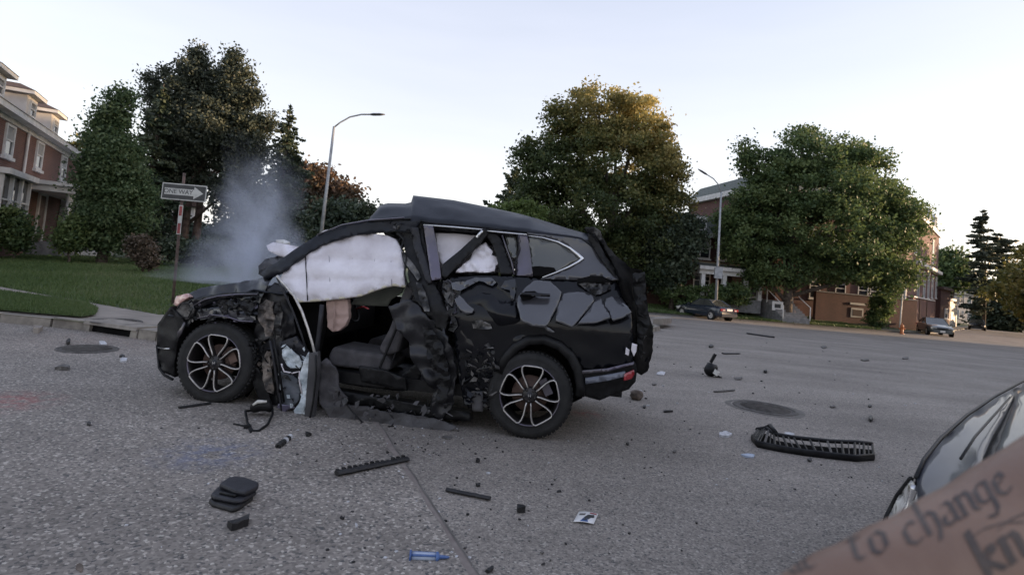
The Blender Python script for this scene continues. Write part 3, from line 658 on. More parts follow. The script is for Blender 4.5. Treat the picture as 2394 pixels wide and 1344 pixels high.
SF = Frame((c0.x + .3 + snorm.x * .5, c0.y + .2 + snorm.y * .5), (c0.x + .3 + snorm.x * .5 + side.x * 16, c0.y + .2 + snorm.y * .5 + side.y * 16))
stp = SF.px(2140, 697)[1]
for i, (a, b) in enumerate(((0, 4.0), (4.35, 9.2), (9.55, 15.5))):
    wallbox(SF, 'panel', a, b, -.7, stp, -.3, 0, M['brick3'], sw)
for a in (4.02, 9.22): bar(SF, 'pier', a, a + .31, -.7, stp + .06, -.35, .08, M['door'], sw)
bar(SF, 'coping', -.02, 15.5, stp + .062, stp + .16, -.36, .1, M['white'], sw)
# far garage and shed past the corner
gg = gt(2252, 768)
garage = empty('garage', (gg.x, gg.y, -.6), 'small white garage with pale door beyond the parked silver green car', 'garage')
G2 = Frame((gg.x - 3.5, gg.y - 2.0), (gg.x + .5, gg.y + 1.8))
bar(G2, 'wall', -2, G2.L, -.7, 3.0, -5, 0, M['cream'], garage); bar(G2, 'roof', -2.2, G2.L + .25, 3.002, 3.3, -5.2, .3, M['white'], garage); bar(G2, 'garage_door', .4, G2.L - .5, -.6, 2.3, .003, .06, M['white'], garage)
bh = empty('low_brick_house', (gg.x - 8, gg.y, -.6), 'low brick outbuilding between the corner building and the white garage', 'house')
wallbox(G2, 'wall', -9, -2.3, -.7, 4.2, -6, .3, M['brick2'], bh); bar(G2, 'roof', -9.2, -2.1, 4.202, 4.5, -6.2, .6, M['shingle'], bh); window(G2, -5, .6, 2.0, 1.3, bh, d=.3)
# far houses at the right edge
def farhouse(px, Y, w, h, mat, label, rm='shingle'):
    p = atY(px, 760, Y); b = empty('distant_house', (p.x, p.y, -.6), label, 'house'); Q = Frame((p.x - w / 2, p.y), (p.x + w / 2, p.y + w * .2))
    bar(Q, 'wall', 0, Q.L, -.8, h, -7, 0, M[mat], b)
    m = MB(); m.add([Q.w(-.3, h, .4), Q.w(Q.L + .3, h, .4), Q.w(Q.L + .3, h, -7.4), Q.w(-.3, h, -7.4), Q.w(-.3, h + 2.2, -3.5), Q.w(Q.L + .3, h + 2.2, -3.5)], [(0, 1, 5, 4), (2, 3, 4, 5), (1, 2, 5), (0, 4, 3), (0, 3, 2, 1)]); m.build('roof', M[rm], b)
    for s in (Q.L * .25, Q.L * .7):
        window(Q, s, .6, 1.2, 1.5, b, blind=.4)
        if h > 4.5: window(Q, s, 3.4, 1.2, 1.5, b, blind=.4)
farhouse(2378, 118, 9, 5.6, 'cream', 'pale far house at the right edge beyond the trees', 'slate')
farhouse(2268, 105, 6, 5.0, 'blind', 'grey far house glimpsed beyond the white garage', 'slate')
# house glimpsed between the left trees (white porch bits)
p = atY(300, 560, 42); hb = empty('hidden_house', (p.x, p.y, .4), 'pale house corner glimpsed between the evergreen and the dark conifer trunks', 'house')
HF = Frame((p.x - 3, p.y - 1), (p.x + 3.5, p.y + 2)); bar(HF, 'wall', 0, HF.L, 0, 4.5, -6, 0, M['cream'], hb); bar(HF, 'roof', -.3, HF.L + .3, 4.502, 5.0, -6.3, .4, M['shingle'], hb)
for s in (1.5, 4.5): window(HF, s, 1.5, 1.0, 1.5, hb)
# row of brick houses on the near right side of the street (added outside the frame to block the low sun)
rr = empty('sun_block_terrace', (34, -2, 0), 'added brick terrace blocking the low sun on the near right side of the junction, seen only in reflections', 'building')
TF = Frame((31, 14), (27, -34)); wallbox(TF, 'wall', 0, TF.L, -.8, 8.4, -9, 0, M['brick2'], rr); bar(TF, 'cornice', -.2, TF.L, 8.402, 8.9, -.3, .4, M['white'], rr)
m = MB(); m.fbox(TF, 0, TF.L, 8.9, 9.3, -9, -.3); m.build('roof', M['slate'], rr)
for i in range(11):
    for z in (1.0, 4.6): window(TF, 2.2 + i * 4.3, z, 1.3, 2.0, rr)

r2 = empty('sun_block_terrace', (54, 25, -.3), 'second brick terrace added across the side street outside the frame to block the sun', 'building')  # added unseen, its height set to keep low sun off road and left house
TF2 = Frame((49, 41), (47, 12)); wallbox(TF2, 'wall', 0, TF2.L, -1.2, 12.0, -9, 0, M['brick2'], r2); bar(TF2, 'cornice', -.2, TF2.L + .2, 12.002, 12.5, -9.3, .4, M['white'], r2); roof_mansard(TF2, 0, TF2.L, 12.502, 14.6, 9, r2)
for i in range(6):
    for z in (.8, 4.6): window(TF2, 2.5 + i * 4.6, z, 1.3, 2.0, r2)

# ================================================================= trees
def leaves(name, C, size, mat, parent, tint, flat=0.0, elong=1.5):
    """one leaf-sized quad per centre, each with its own tilt"""
    n = len(C); d1 = RNG.normal(size=(n, 3)); d1[:, 2] *= (1 - flat); d1 /= np.linalg.norm(d1, axis=1)[:, None]
    t = RNG.normal(size=(n, 3)); t -= (t * d1).sum(1)[:, None] * d1; t /= np.linalg.norm(t, axis=1)[:, None]
    s = size * RNG.uniform(.6, 1.35, n)[:, None]; a = d1 * s * elong; b = t * s
    V = np.empty((n, 4, 3)); V[:, 0] = C - a; V[:, 1] = C - a * .1 + b; V[:, 2] = C + a; V[:, 3] = C + a * .1 - b
    return rawmesh(name, V.reshape(-1, 3), 4, n, mat, tint, parent)
def lobe(px, py, rx, rz, Y, ry=None):
    p = atY(px, py, Y); k = (p - CAM).dot(FW) / F; return (p.x, p.y, p.z, rx * k, (ry or rx) * k, rz * k)
def tree(name, label, base, lobes, n, size, mat, tr=.25, bark='bark', group=None, clump=.45, ncl=60, sunf=None, gap=.0, trunks=1, lean=(0, 0), shell=.55):
    bz = Vector(base); root = empty(name, bz, label, 'tree', group)
    vol = np.array([(l[3] * l[5]) for l in lobes]); vol = vol / vol.sum(); C = []; T = []
    for l, v in zip(lobes, vol):
        k = max(5, int(ncl * v * len(lobes) ** .5)); q = RNG.normal(size=(k, 3)); q /= np.linalg.norm(q, axis=1)[:, None]
        rad = RNG.uniform(shell, 1.0, k) ** .8; cc = np.array(l[:3]) + q * rad[:, None] * np.array(l[3:])
        m_ = int(n * v / k) + 1
        for c in cc:
            s = clump * RNG.uniform(.6, 1.25); p = c + RNG.normal(size=(m_, 3)) * np.array((s, s, s * .62)); C.append(p); T.append(np.full(m_, RNG.uniform(.1, .9)) + RNG.normal(0, .16, m_))
    C = np.concatenate(C); T = np.clip(np.concatenate(T), 0, 1)
    if sunf is not None: T = sunf(C, T)
    leaves('crown', C, size, M[mat], root, T)
    top = max(l[2] for l in lobes)
    for j in range(trunks):
        o = Vector((random.uniform(-1, 1), random.uniform(-.5, .5), 0)) * (tr * 3 if trunks > 1 else 0)
        path = [bz + o + Vector((0, 0, -.3))]; H_ = (top - bz.z) * .9
        for i in range(1, 7):
            path.append(bz + o + Vector((lean[0] * i / 6 + .05 * math.sin(i * 2 + j), lean[1] * i / 6, H_ * i / 6)))
        m = MB(); m.tube(path, [tr * (1.25, .95, .8, .62, .45, .28, .1)[i] for i in range(7)], 10); m.build('trunk', M[bark], root, True)
        if j == 0:
            for l in lobes:
                m = MB(); e = Vector(l[:3]); s = bz + Vector((lean[0] * .3, lean[1] * .3, max(.8, (e.z - bz.z) * .45))); mid = s.lerp(e, .5) + Vector((0, 0, .2))
                m.tube([s, mid, e, e + (e - s) * .06], [tr * .5, tr * .35, tr * .2, tr * .06], 6); m.build('limb', M[bark], root, True)
    return root
def conifer(name, label, base, H, R, mat, n=22000, size=.07, tr=.22, group=None, droop=.35, lean=0.0, bare=.1, power=.8, bark='bark', whorl=42, dens=1.0, tipw=.05, lx=0.0):
    bz = Vector(base); root = empty(name, bz, label, 'tree', group); C = []; T = []; mbr = MB()
    for k in range(whorl):
        f = bare + (1 - bare) * (k + .5) / whorl; z = H * f; r = R * max(tipw, (1 - f) ** power) * random.uniform(.6, 1.2)
        nb = random.randint(5, 8)
        for j in range(nb):
            a = random.uniform(0, 6.283); rr = r * random.uniform(.65, 1.15); dz = -droop * rr * random.uniform(.5, 1.2)
            b0 = bz + Vector((lx * f, 0, z + random.uniform(-.8, .8) * H / whorl)); b1 = b0 + Vector((math.cos(a) * rr, math.sin(a) * rr, dz)); 
            if k % 2 == 0: mbr.tube([b0, b1], [.03, .008], 4)
            m_ = max(4, int(n / (whorl * 6.5) * (rr / R) * 2.1 * dens)); t = RNG.uniform(.15, 1.05, m_); p = np.array(b0)[None] + t[:, None] * np.array(b1 - b0)[None]
            w = .06 + .12 * rr * (1.1 - t); p += RNG.normal(size=(m_, 3)) * np.c_[w, w, w * .45]; C.append(p); T.append(np.full(m_, random.uniform(.1, .9)) + RNG.normal(0, .15, m_))
    C = np.concatenate(C); T = np.clip(np.concatenate(T), 0, 1); leaves('crown', C, size, M[mat], root, T, .3, 1.7)
    m = MB(); m.tube([bz - Vector((0, 0, .3)), bz + Vector((0, 0, H * .5)), bz + Vector((lx, 0, H))], [tr, tr * .6, .02], 8); m.build('trunk', M[bark], root, True); tag(mbr.build('branches', M[bark], root), kind='stuff')
    return root
M['leaf_mid'] = leafmat('mid_green_leaves', [(0.052, 0.088, 0.038), (0.105, 0.155, 0.056), (0.176, 0.222, 0.085)])
M['leaf_dark'] = leafmat('dark_green_needles', [(0.031, 0.048, 0.032), (0.060, 0.083, 0.050), (0.106, 0.126, 0.076)], .2)
M['leaf_pine'] = leafmat('brownish_needles', [(.034, .044, .032), (.062, .076, .052), (.100, .112, .075)], .25)
M['leaf_bush'] = leafmat('brown_twigs', [(0.052, 0.042, 0.030), (0.105, 0.082, 0.058), (0.176, 0.129, 0.094)], .2)
M['leaf_green'] = leafmat('fresh_green_leaves', [(.052, .088, .040), (.092, .140, .062), (.160, .205, .098)])
M['leaf_maple'] = leafmat('sun_tinted_leaves', [(.046, .069, .030), (.075, .101, .037), (.145, .145, .045), (.30, .245, .085), (.50, .42, .16)])  # golden end of the ramp is sunlight put into the leaf colour
M['leaf_red'] = leafmat('reddish_leaves', [(.052, .048, .030), (.100, .070, .044), (.165, .100, .062)])
M['leaf_lime'] = leafmat('lime_leaves', [(.08, .12, .035), (.12, .17, .05), (.17, .22, .075)])
M['leaf_yel'] = leafmat('yellow_green_leaves', [(.05, .06, .02), (.12, .12, .03), (.24, .20, .06)])

# left side
p = atY(245, 590, 20.5)
def onlawn(px, Y): q = atY(px, 600, Y); return (q.x, q.y, zl(q.x, q.y))
cb_ = onlawn(238, 20.5)
Y = 20.5
tree('ivy_green_tree', 'bushy fresh green tree at the right end of the brick house', cb_,
     [lobe(245, 520, 62, 68, Y), lobe(232, 430, 40, 60, Y), lobe(272, 380, 48, 80, Y), lobe(262, 300, 30, 55, Y), lobe(286, 245, 10, 36, Y), lobe(300, 470, 42, 85, Y), lobe(235, 340, 18, 34, Y), lobe(262, 235, 6, 18, Y)], 52000, .040, 'leaf_green', .16, clump=.25, ncl=120, shell=.5)
Y = 29
tree('dark_conifer', 'tallest dark two-topped evergreen with many trunks behind the one way sign', onlawn(425, 29),
     [lobe(445, 220, 62, 75, Y), lobe(552, 225, 42, 80, Y), lobe(500, 310, 105, 80, Y), lobe(388, 290, 42, 80, Y), lobe(590, 330, 38, 75, Y), lobe(462, 150, 20, 26, Y), lobe(545, 155, 16, 24, Y), lobe(420, 400, 70, 55, Y), lobe(560, 440, 60, 85, Y), lobe(365, 215, 20, 30, Y), lobe(462, 126, 7, 20, Y), lobe(546, 134, 7, 20, Y), lobe(425, 150, 6, 20, Y), lobe(502, 172, 7, 22, Y), lobe(596, 225, 7, 26, Y), lobe(632, 290, 7, 24, Y), lobe(352, 180, 6, 20, Y), lobe(385, 172, 6, 22, Y)],
     105000, .052, 'leaf_pine', .2, 'bark2', clump=.27, ncl=300, trunks=7, shell=.2)
a = onlawn(640, 33)
conifer('lacy_spruce', 'lacy drooping dark spruce just left of the left street lamp', a, 9.6, 2.6, 'leaf_dark', 15000, .07, droop=.3, whorl=30, power=.75)
conifer('small_conifer', 'slender dark conifer top between the green tree and the tallest evergreen', onlawn(332, 27), 8.6, 2.0, 'leaf_dark', 9000, .07, droop=.2, whorl=26)
p = atY(735, 600, 56); Y = 56
tree('reddish_tree', 'reddish brown leaved tree behind the left street lamp', (p.x, p.y, .2), [lobe(725, 440, 48, 50, Y), lobe(770, 470, 50, 40, Y), lobe(700, 480, 40, 50, Y), lobe(800, 460, 25, 30, Y)], 16000, .14, 'leaf_red', .3, clump=.7, ncl=90)
p = atY(810, 600, 50); Y = 50
tree('dark_round_tree', 'dark green tree filling the gap between the left street lamp and the wrecked car roof', (p.x, p.y, .2), [lobe(800, 520, 70, 50, Y), lobe(850, 505, 26, 28, Y), lobe(725, 550, 60, 50, Y)], 14000, .13, 'leaf_dark', .3, clump=.6, ncl=90)
p = atY(640, 600, 40); Y = 40
tree('backing_tree', 'dark green tree mass behind the drifting smoke', (p.x, p.y, .3), [lobe(640, 540, 80, 70, Y), lobe(540, 570, 70, 60, Y), lobe(400, 560, 70, 50, Y), lobe(330, 500, 40, 80, Y)], 16000, .12, 'leaf_dark', .25, clump=.5, ncl=120)
# pale tree beyond house ridge
p = atY(200, 400, 60); tree('far_pale_tree', 'pale hazy tree top behind the roof end of the brick house', (p.x, p.y, .2), [lobe(205, 350, 26, 36, 60), lobe(232, 340, 14, 28, 60), lobe(210, 420, 30, 40, 60)], 3500, .12, 'leaf_yel', .3, clump=.5, ncl=40)
# shrubs
def shrub(name, label, base, lobes, n, size, mat, clump=.16, cat='shrub'):
    r = tree(name, label, base, lobes, n, size, mat, .04, clump=clump, ncl=60); r['category'] = cat; return r
Y = 19.5
shrub('house_shrub', 'rounded dark green shrub in front of the left bay of the brick house', onlawn(30, Y), [lobe(25, 520, 32, 42, Y), lobe(40, 555, 30, 30, Y)], 6000, .04, 'leaf_mid')
shrub('entry_shrub', 'small dark shrub between the porch steps and the bushy green tree', onlawn(160, Y), [lobe(158, 560, 22, 30, Y), lobe(180, 540, 20, 40, Y)], 4500, .04, 'leaf_mid')
shrub('brown_bush', 'brownish trimmed bush at the top edge of the lawn near the one way sign', onlawn(335, 17.5), [lobe(330, 575, 24, 26, 17.5), lobe(340, 606, 20, 18, 17.5)], 6500, .03, 'leaf_bush', .1)
shrub('dark_hedge', 'low dark hedge behind the sign post at the lawn edge', onlawn(460, 22), [lobe(430, 585, 50, 26, 22), lobe(490, 590, 40, 30, 22)], 6000, .045, 'leaf_dark')

# maple, low sunlight painted into its leaf colour
Y = 46; mb_ = atY(1420, 640, Y); 
def paint_sun(C, T):  # tints leaves golden towards top and right, as if the low sun lit them
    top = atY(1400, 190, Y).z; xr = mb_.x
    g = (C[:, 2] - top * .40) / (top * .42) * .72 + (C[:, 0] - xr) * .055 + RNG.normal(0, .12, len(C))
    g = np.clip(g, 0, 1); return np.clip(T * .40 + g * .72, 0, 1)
tree('sun_tinted_maple', 'tall maple with green lower crown and low sunlight painted gold into its top leaves behind the wrecked car', (mb_.x, mb_.y, zg(mb_.x, mb_.y)),
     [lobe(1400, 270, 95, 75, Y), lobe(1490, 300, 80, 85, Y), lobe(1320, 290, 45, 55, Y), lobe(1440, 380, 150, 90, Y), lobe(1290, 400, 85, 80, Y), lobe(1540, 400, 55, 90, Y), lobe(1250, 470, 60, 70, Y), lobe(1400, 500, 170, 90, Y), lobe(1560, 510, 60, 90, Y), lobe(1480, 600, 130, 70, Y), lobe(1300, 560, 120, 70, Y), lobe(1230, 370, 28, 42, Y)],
     125000, .084, 'leaf_maple', .42, clump=.44, ncl=290, sunf=paint_sun, shell=.45)
Y = 40; p = atY(1215, 600, Y)
tree('lime_tree', 'small lime green tree peeking over the wrecked car roof', (p.x, p.y, -.2), [lobe(1230, 495, 42, 26, Y), lobe(1180, 500, 30, 20, Y), lobe(1215, 530, 60, 30, Y)], 7000, .08, 'leaf_lime', .15, clump=.3, ncl=60)
Y = 60; p = atY(1195, 600, Y)
conifer('ragged_pine', 'ragged pine with upswept branches at the left of the tall maple', (p.x, p.y, -.3), atY(1200, 400, Y).z + .3, 4.2, 'leaf_dark', 8000, .13, droop=-.55, whorl=14, power=.5, bare=.35)
# dark mass left of the porch, across the street
Y = 45; p = atY(1570, 700, Y)
tree('porch_side_tree', 'dark leafy tree left of the columned porch', (p.x, p.y, zr(p.x, p.y)), [lobe(1565, 590, 50, 60, Y), lobe(1600, 550, 40, 50, Y), lobe(1550, 640, 40, 40, Y)], 16000, .10, 'leaf_dark', .2, clump=.45, ncl=100)
shrub('porch_hedge', 'dark hedge under the porch behind the parked blue sedan', (*atY(1700, 700, 44.5).xy, .0), [lobe(1660, 690, 40, 22, 44.5), lobe(1722, 690, 30, 26, 44.5), lobe(1590, 690, 50, 24, 44.5)], 9000, .07, 'leaf_mid', .25)
# big green tree
Y = 44.5; q = atY(1838, 742, Y)
tree('big_street_tree', 'broad dark green street tree in front of the brick corner building', (q.x, q.y, zr(q.x, q.y) - .1),
     [lobe(1900, 370, 100, 60, Y), lobe(1790, 390, 60, 55, Y), lobe(1990, 390, 70, 60, Y), lobe(1900, 450, 150, 70, Y), lobe(2060, 470, 70, 60, Y), lobe(1770, 470, 60, 60, Y), lobe(2110, 510, 45, 60, Y), lobe(1920, 540, 170, 80, Y), lobe(2070, 580, 80, 70, Y), lobe(1740, 560, 70, 60, Y), lobe(1820, 620, 80, 50, Y), lobe(1960, 620, 90, 50, Y), lobe(2080, 640, 60, 50, Y), lobe(1700, 520, 30, 30, Y), lobe(1745, 350, 16, 22, Y), lobe(1880, 315, 24, 18, Y), lobe(2060, 380, 18, 20, Y), lobe(1775, 645, 28, 40, Y)],
     120000, .08, 'leaf_mid', .36, clump=.40, ncl=290, shell=.45)
gd = empty('tree_guard', (q.x, q.y, q.z), 'pale orange split mulch guard at the foot of the big street tree', 'tree guard')
m = MB(); c_ = Vector((q.x, q.y, zr(q.x, q.y)))
m.tube([c_ + Vector((.42, -.3, 0)), c_ + Vector((.55, -.35, .5)), c_ + Vector((.5, -.3, 1.0))], [.10, .07, .02], 6); m.build('stake', M['pinkbag'], gd)
# sapling by the panel wall
Y = 46; q = atY(2062, 760, 47)
shrub('young_tree', 'young slim green tree in front of the dark garden wall', (q.x, q.y, -.5), [lobe(2060, 720, 22, 30, 47), lobe(2048, 745, 18, 20, 47), lobe(2072, 690, 16, 22, 47)], 5000, .07, 'leaf_mid', .2, 'tree')
# beyond the corner building
for px, py, rx, rz, Y, mt, lb in ((2222, 620, 30, 50, 95, 'leaf_mid', 'green tree rising directly behind the corner building end'), (2240, 690, 40, 40, 120, 'leaf_yel', 'yellow green low tree above the white garage'),
        (2355, 700, 40, 40, 90, 'leaf_yel', 'yellowing tree at the far right under the tall pines'), (2345, 730, 40, 30, 84, 'leaf_dark', 'dark low tree over the blue bins at right')):
    p = atY(px, 760, Y)
    tree('distant_tree', lb, (p.x, p.y, -.6), [lobe(px, py, rx, rz, Y), lobe(px - rx * .5, py + rz * .6, rx * .8, rz * .6, Y), lobe(px + rx * .5, py + rz * .7, rx * .8, rz * .6, Y)], 7000, .2, mt, .3, clump=.8, ncl=60)
Y = 78
p = atY(2300, 760, Y); conifer('ragged_tall_pine', 'tallest ragged pine on the right with a thin broken top', (p.x, p.y, -.6), atY(2290, 500, Y).z + .6, 2.8, 'leaf_pine', 6500, .15, droop=.0, whorl=17, power=.30, bare=.15, lx=-.8)
p = atY(2338, 760, Y + 6); conifer('broad_pine', 'broad dark pine just right of the tallest ragged pine', (p.x, p.y, -.6), atY(2335, 550, Y + 6).z + .6, 4.3, 'leaf_pine', 9000, .16, droop=-.12, whorl=15, power=.42)
for k, (px, Y, R) in enumerate(((2440, 70, 5), (2500, 60, 5))):
    p = atY(px, 760, Y); tree('edge_tree', ('leafy tree cut by the right edge of the picture', 'leafy tree outside the right edge of the picture')[k], (p.x, p.y, -.6), [(p.x, p.y, 5, R, R, 3.5), (p.x, p.y, 8, R * .7, R * .7, 2.5)], 9000, .18, 'leaf_yel', .3, clump=.8, ncl=60)
# wood far off closing the horizon
C = []
for x in np.linspace(-160, 210, 120):
    c = np.array((x, 170 + 12 * math.sin(x * .09), 2.2)); C.append(c + RNG.normal(size=(130, 3)) * np.array((2.6, 2, 2.3 + 1.2 * math.sin(x * .31) ** 2)))
C = np.concatenate(C); C[:, 2] = np.abs(C[:, 2]) - .6
o = leaves('far_wood', C, .55, M['leaf_dark'], None, RNG.uniform(0, 1, len(C))); tag(o, kind='stuff')

# ================================================================= street furniture
def lamp(basepx, toppx, armpts, Y, label, zb, box=None):
    b = atY(*basepx, Y); t = atY(*toppx, Y); b.z = zb; b.x = t.x + (t.x - b.x) * 0 - (.0); 
    bb = Vector((atY(*basepx, Y).x, t.y, zb)); root = empty('street_lamp', bb, label, 'street lamp', 'street lamps with curved arms')
    m = MB(); m.tube([bb, t], [.115, .065], 12); m.tube([bb, bb + Vector((0, 0, .25))], .2, 12); m.build('pole', M['galv'], root, True)
    pts = [atY(x, y, Y) for x, y in armpts]; m = MB(); m.tube(pts, .045, 8); m.build('arm', M['galv'], root, True)
    h = pts[-1]; dr = (pts[-1] - pts[-2]).normalized(); m = MB()
    m.tube([h - dr * .05, h + dr * .12, h + dr * .5, h + dr * .75], [(.05, .05), (.07, .13), (.06, .15), (.02, .08)], 10); m.build('lamp_head', M['lamphead'], root, True)
    if box:
        q = atY(*box, Y); m = MB(); m.box((q.x - .28, q.y - .3, q.z - .4), (q.x + .28, q.y - .12, q.z + .4)); m.build('control_box', M['galv'], root)
lamp((742, 620), (781, 296), [(781, 298), (795, 287), (818, 274), (845, 268), (868, 268)], 30, 'tall curved-arm street lamp behind the smoking bonnet at left', .2)
lamp((1672, 742), (1686, 450), [(1686, 452), (1680, 432), (1668, 418), (1652, 408)], 39.5 + 1.2, 'curved-arm street lamp with a grey box behind the parked blue sedan', -.5, (1677, 638))

# one way sign
sp = atY(407, 690, 11.2); spb = Vector((sp.x, sp.y, zl(sp.x, sp.y)))
sg = empty('one_way_sign', spb, 'black and white one way sign on a thin rusty post on the left lawn', 'sign')
t_ = atY(431, 405, 11.2); m = MB(); m.tube([spb - Vector((0, 0, .2)), t_], .028, 8); m.build('post', M['rustpost'], sg, True)
c00, c10, c11, c01 = [atY(x, y, 11.17) for x, y in ((379, 465), (484, 474), (487, 436), (384, 427))]
ex = ((c10 - c00) + (c11 - c01)) / 2; ey = ((c01 - c00) + (c11 - c10)) / 2; cc = (c00 + c11) / 2; sw_, sh_ = ex.length, ey.length; ex.normalize(); ey = (ey - ex * ey.dot(ex)).normalized(); en = ex.cross(ey).normalized()
if en.y > 0: en = -en
def sq(m, x0, x1, y0, y1, d, mi=0, t=.003):
    m.hexa([cc + ex * x + ey * y + en * dd for dd in (d - t, d) for x, y in ((x0, y0), (x1, y0), (x1, y1), (x0, y1))], mi)
m = MB(); sq(m, -sw_ / 2, sw_ / 2, -sh_ / 2, sh_ / 2, .04); m.build('plate', M['signwhite'], sg)
m = MB(); sq(m, -sw_ / 2 + .022, sw_ / 2 - .022, -sh_ / 2 + .022, sh_ / 2 - .022, .045); m.build('black_field', M['signblack'], sg)
m = MB(); hw = sw_ / 2 - .06
pts = [(-hw, -.065), (hw * .52, -.065), (hw * .52, -.125), (hw, 0), (hw * .52, .125), (hw * .52, .065), (-hw, .065)]
m.add([cc + ex * x + ey * y + en * d for d in (.046, .049) for x, y in pts], [tuple(range(7, 14)), tuple(range(6, -1, -1))] + [(i, (i + 1) % 7, 7 + (i + 1) % 7, 7 + i) for i in range(7)]); m.build('arrow', M['signwhite'], sg)
def text(body, size, mat, loc, ax, ay, parent, name='lettering', ext=.001, space=1.0):
    cu = bpy.data.curves.new(name, 'FONT'); cu.body = body; cu.size = size; cu.extrude = ext; cu.align_x = 'CENTER'; cu.align_y = 'CENTER'; cu.space_character = space
    to = bpy.data.objects.new(name, cu); COL.objects.link(to); dg_ = bpy.context.evaluated_depsgraph_get(); me = bpy.data.meshes.new_from_object(to.evaluated_get(dg_))
    COL.objects.unlink(to); bpy.data.objects.remove(to)
    az = Vector(ax).cross(Vector(ay)).normalized(); org = wpos(parent)
    for v in me.vertices: v.co = Vector(loc) + Vector(ax) * v.co.x + Vector(ay) * v.co.y + az * v.co.z - org
    me.materials.clear(); me.materials.append(mat); o = bpy.data.objects.new(name, me); COL.objects.link(o); o.parent = parent; return o
text('ONE WAY', .125, M['signblack'], cc + en * .051 - ex * .11, ex, ey, sg)
m = MB(); x0 = atY(424, 480, 11.15); x1 = atY(417, 548, 11.15); dd = (x1 - x0)
for i, (a, b, mt) in enumerate(((0, 1, 'signwhite'),)):
    m.obox((x0 + x1) / 2, Vector((.040, 0, 0)), Vector((0, .004, 0)), dd / 2)
lo = m.build('edge_sign', M['signwhite'], sg)
m = MB()
for a, b in ((.03, .36), (.62, .97)): m.obox(x0 + dd * (a + b) / 2 + Vector((0, -.006, 0)), Vector((.028, 0, 0)), Vector((0, .003, 0)), dd * (b - a) / 2)
m.build('red_field', M['signred'], lo)
# hydrant
hp = gt(2108, 781); hy = empty('fire_hydrant', hp, 'orange fire hydrant at the corner by the brick garden wall', 'hydrant')
m = MB(); m.lathe(hp, (0, 0, 1), [(.17, 0), (.17, .05), (.11, .07), (.11, .55), (.14, .57), (.14, .6), (.12, .66), (.06, .76), (.03, .78), (.03, .84), (0, .84)], 16)
m.build('barrel', M['hydrant'], hy, True)
for s in (-1, 1): m = MB(); m.lathe(hp + Vector((s * .08, 0, .42)), (s, 0, 0), [(.055, 0), (.055, .1), (.07, .1), (.07, .14), (0, .14)], 12); m.build('outlet_cap', M['hydrant'], hy, True)
pp = gt(2103, 775, .1); po = empty('pipe_post', pp, 'thin white pipe post standing behind the fire hydrant', 'post'); m = MB(); m.tube([pp, pp + Vector((.1, 0, 3.4))], .06, 8); m.build('pipe', M['white'], po, True); m = MB(); m.tube([pp + Vector((.1, 0, 3.42)), pp + Vector((.1, 0, 3.8))], .13, 8); m.build('cap', M['cream'], po, True)
# yard sign
yp = atY(1817, 728, 44.2); ys_ = empty('yard_sign', (yp.x, yp.y, zr(yp.x, yp.y)), 'white rectangular yard sign with a dark panel beside the grey steps', 'sign')
k = 44.5 / 1300; m = MB(); m.box((yp.x - 12.5 * k, yp.y - .02, yp.z + 2 * k), (yp.x + 12.5 * k, yp.y + .02, yp.z + 23 * k)); bd = m.build('board', M['white'], ys_)
m = MB(); m.box((yp.x - 7 * k, yp.y - .028, yp.z + 8 * k), (yp.x + 7 * k, yp.y - .021, yp.z + 17 * k)); m.build('dark_panel', M['signblack'], bd)
m = MB(); m.tube([(yp.x, yp.y + .04, yp.z - .9), (yp.x, yp.y + .04, yp.z + .4)], .025, 6); m.build('stake', M['galv'], ys_)
# bins
for i, (px, mt, lb) in enumerate(((2322, 'bluep', 'pale blue bin beside the road at far right'), (2345, 'bluetint', 'deep blue long bin right of the pale blue bin'))):
    p = gt(px, 768); m = MB(); w = 1.1 if i == 0 else 2.2; m.hexa([(p.x - w, p.y - .6, -.6), (p.x + w, p.y - .6, -.6), (p.x + w, p.y + .6, -.6), (p.x - w, p.y + .6, -.6), (p.x - w * 1.08, p.y - .7, .75), (p.x + w * 1.08, p.y - .7, .75), (p.x + w * 1.08, p.y + .7, .75), (p.x - w * 1.08, p.y + .7, .75)])
    b = empty('bin', (p.x, p.y, -.6), lb, 'bin', 'bins beside the far road'); m.build('body', M[mt], b); m = MB(); m.box((p.x - w * 1.12, p.y - .76, .76), (p.x + w * 1.12, p.y + .76, .86)); m.build('lid', M[mt], b)
# utility wires at the far right street
w0 = atY(2200, 690, 75); w1 = atY(2420, 668, 90)
wr = empty('utility_wires', w0, 'thin sagging utility wires over the far right street', 'wires')
for dz in (0, .5, 1.1):
    m = MB(); m.tube([w0.lerp(w1, t / 10) + Vector((0, 0, dz - 1.2 * math.sin(math.pi * t / 10) * .4)) for t in range(11)], .03, 4); m.build('wire', M['signblack'], wr)
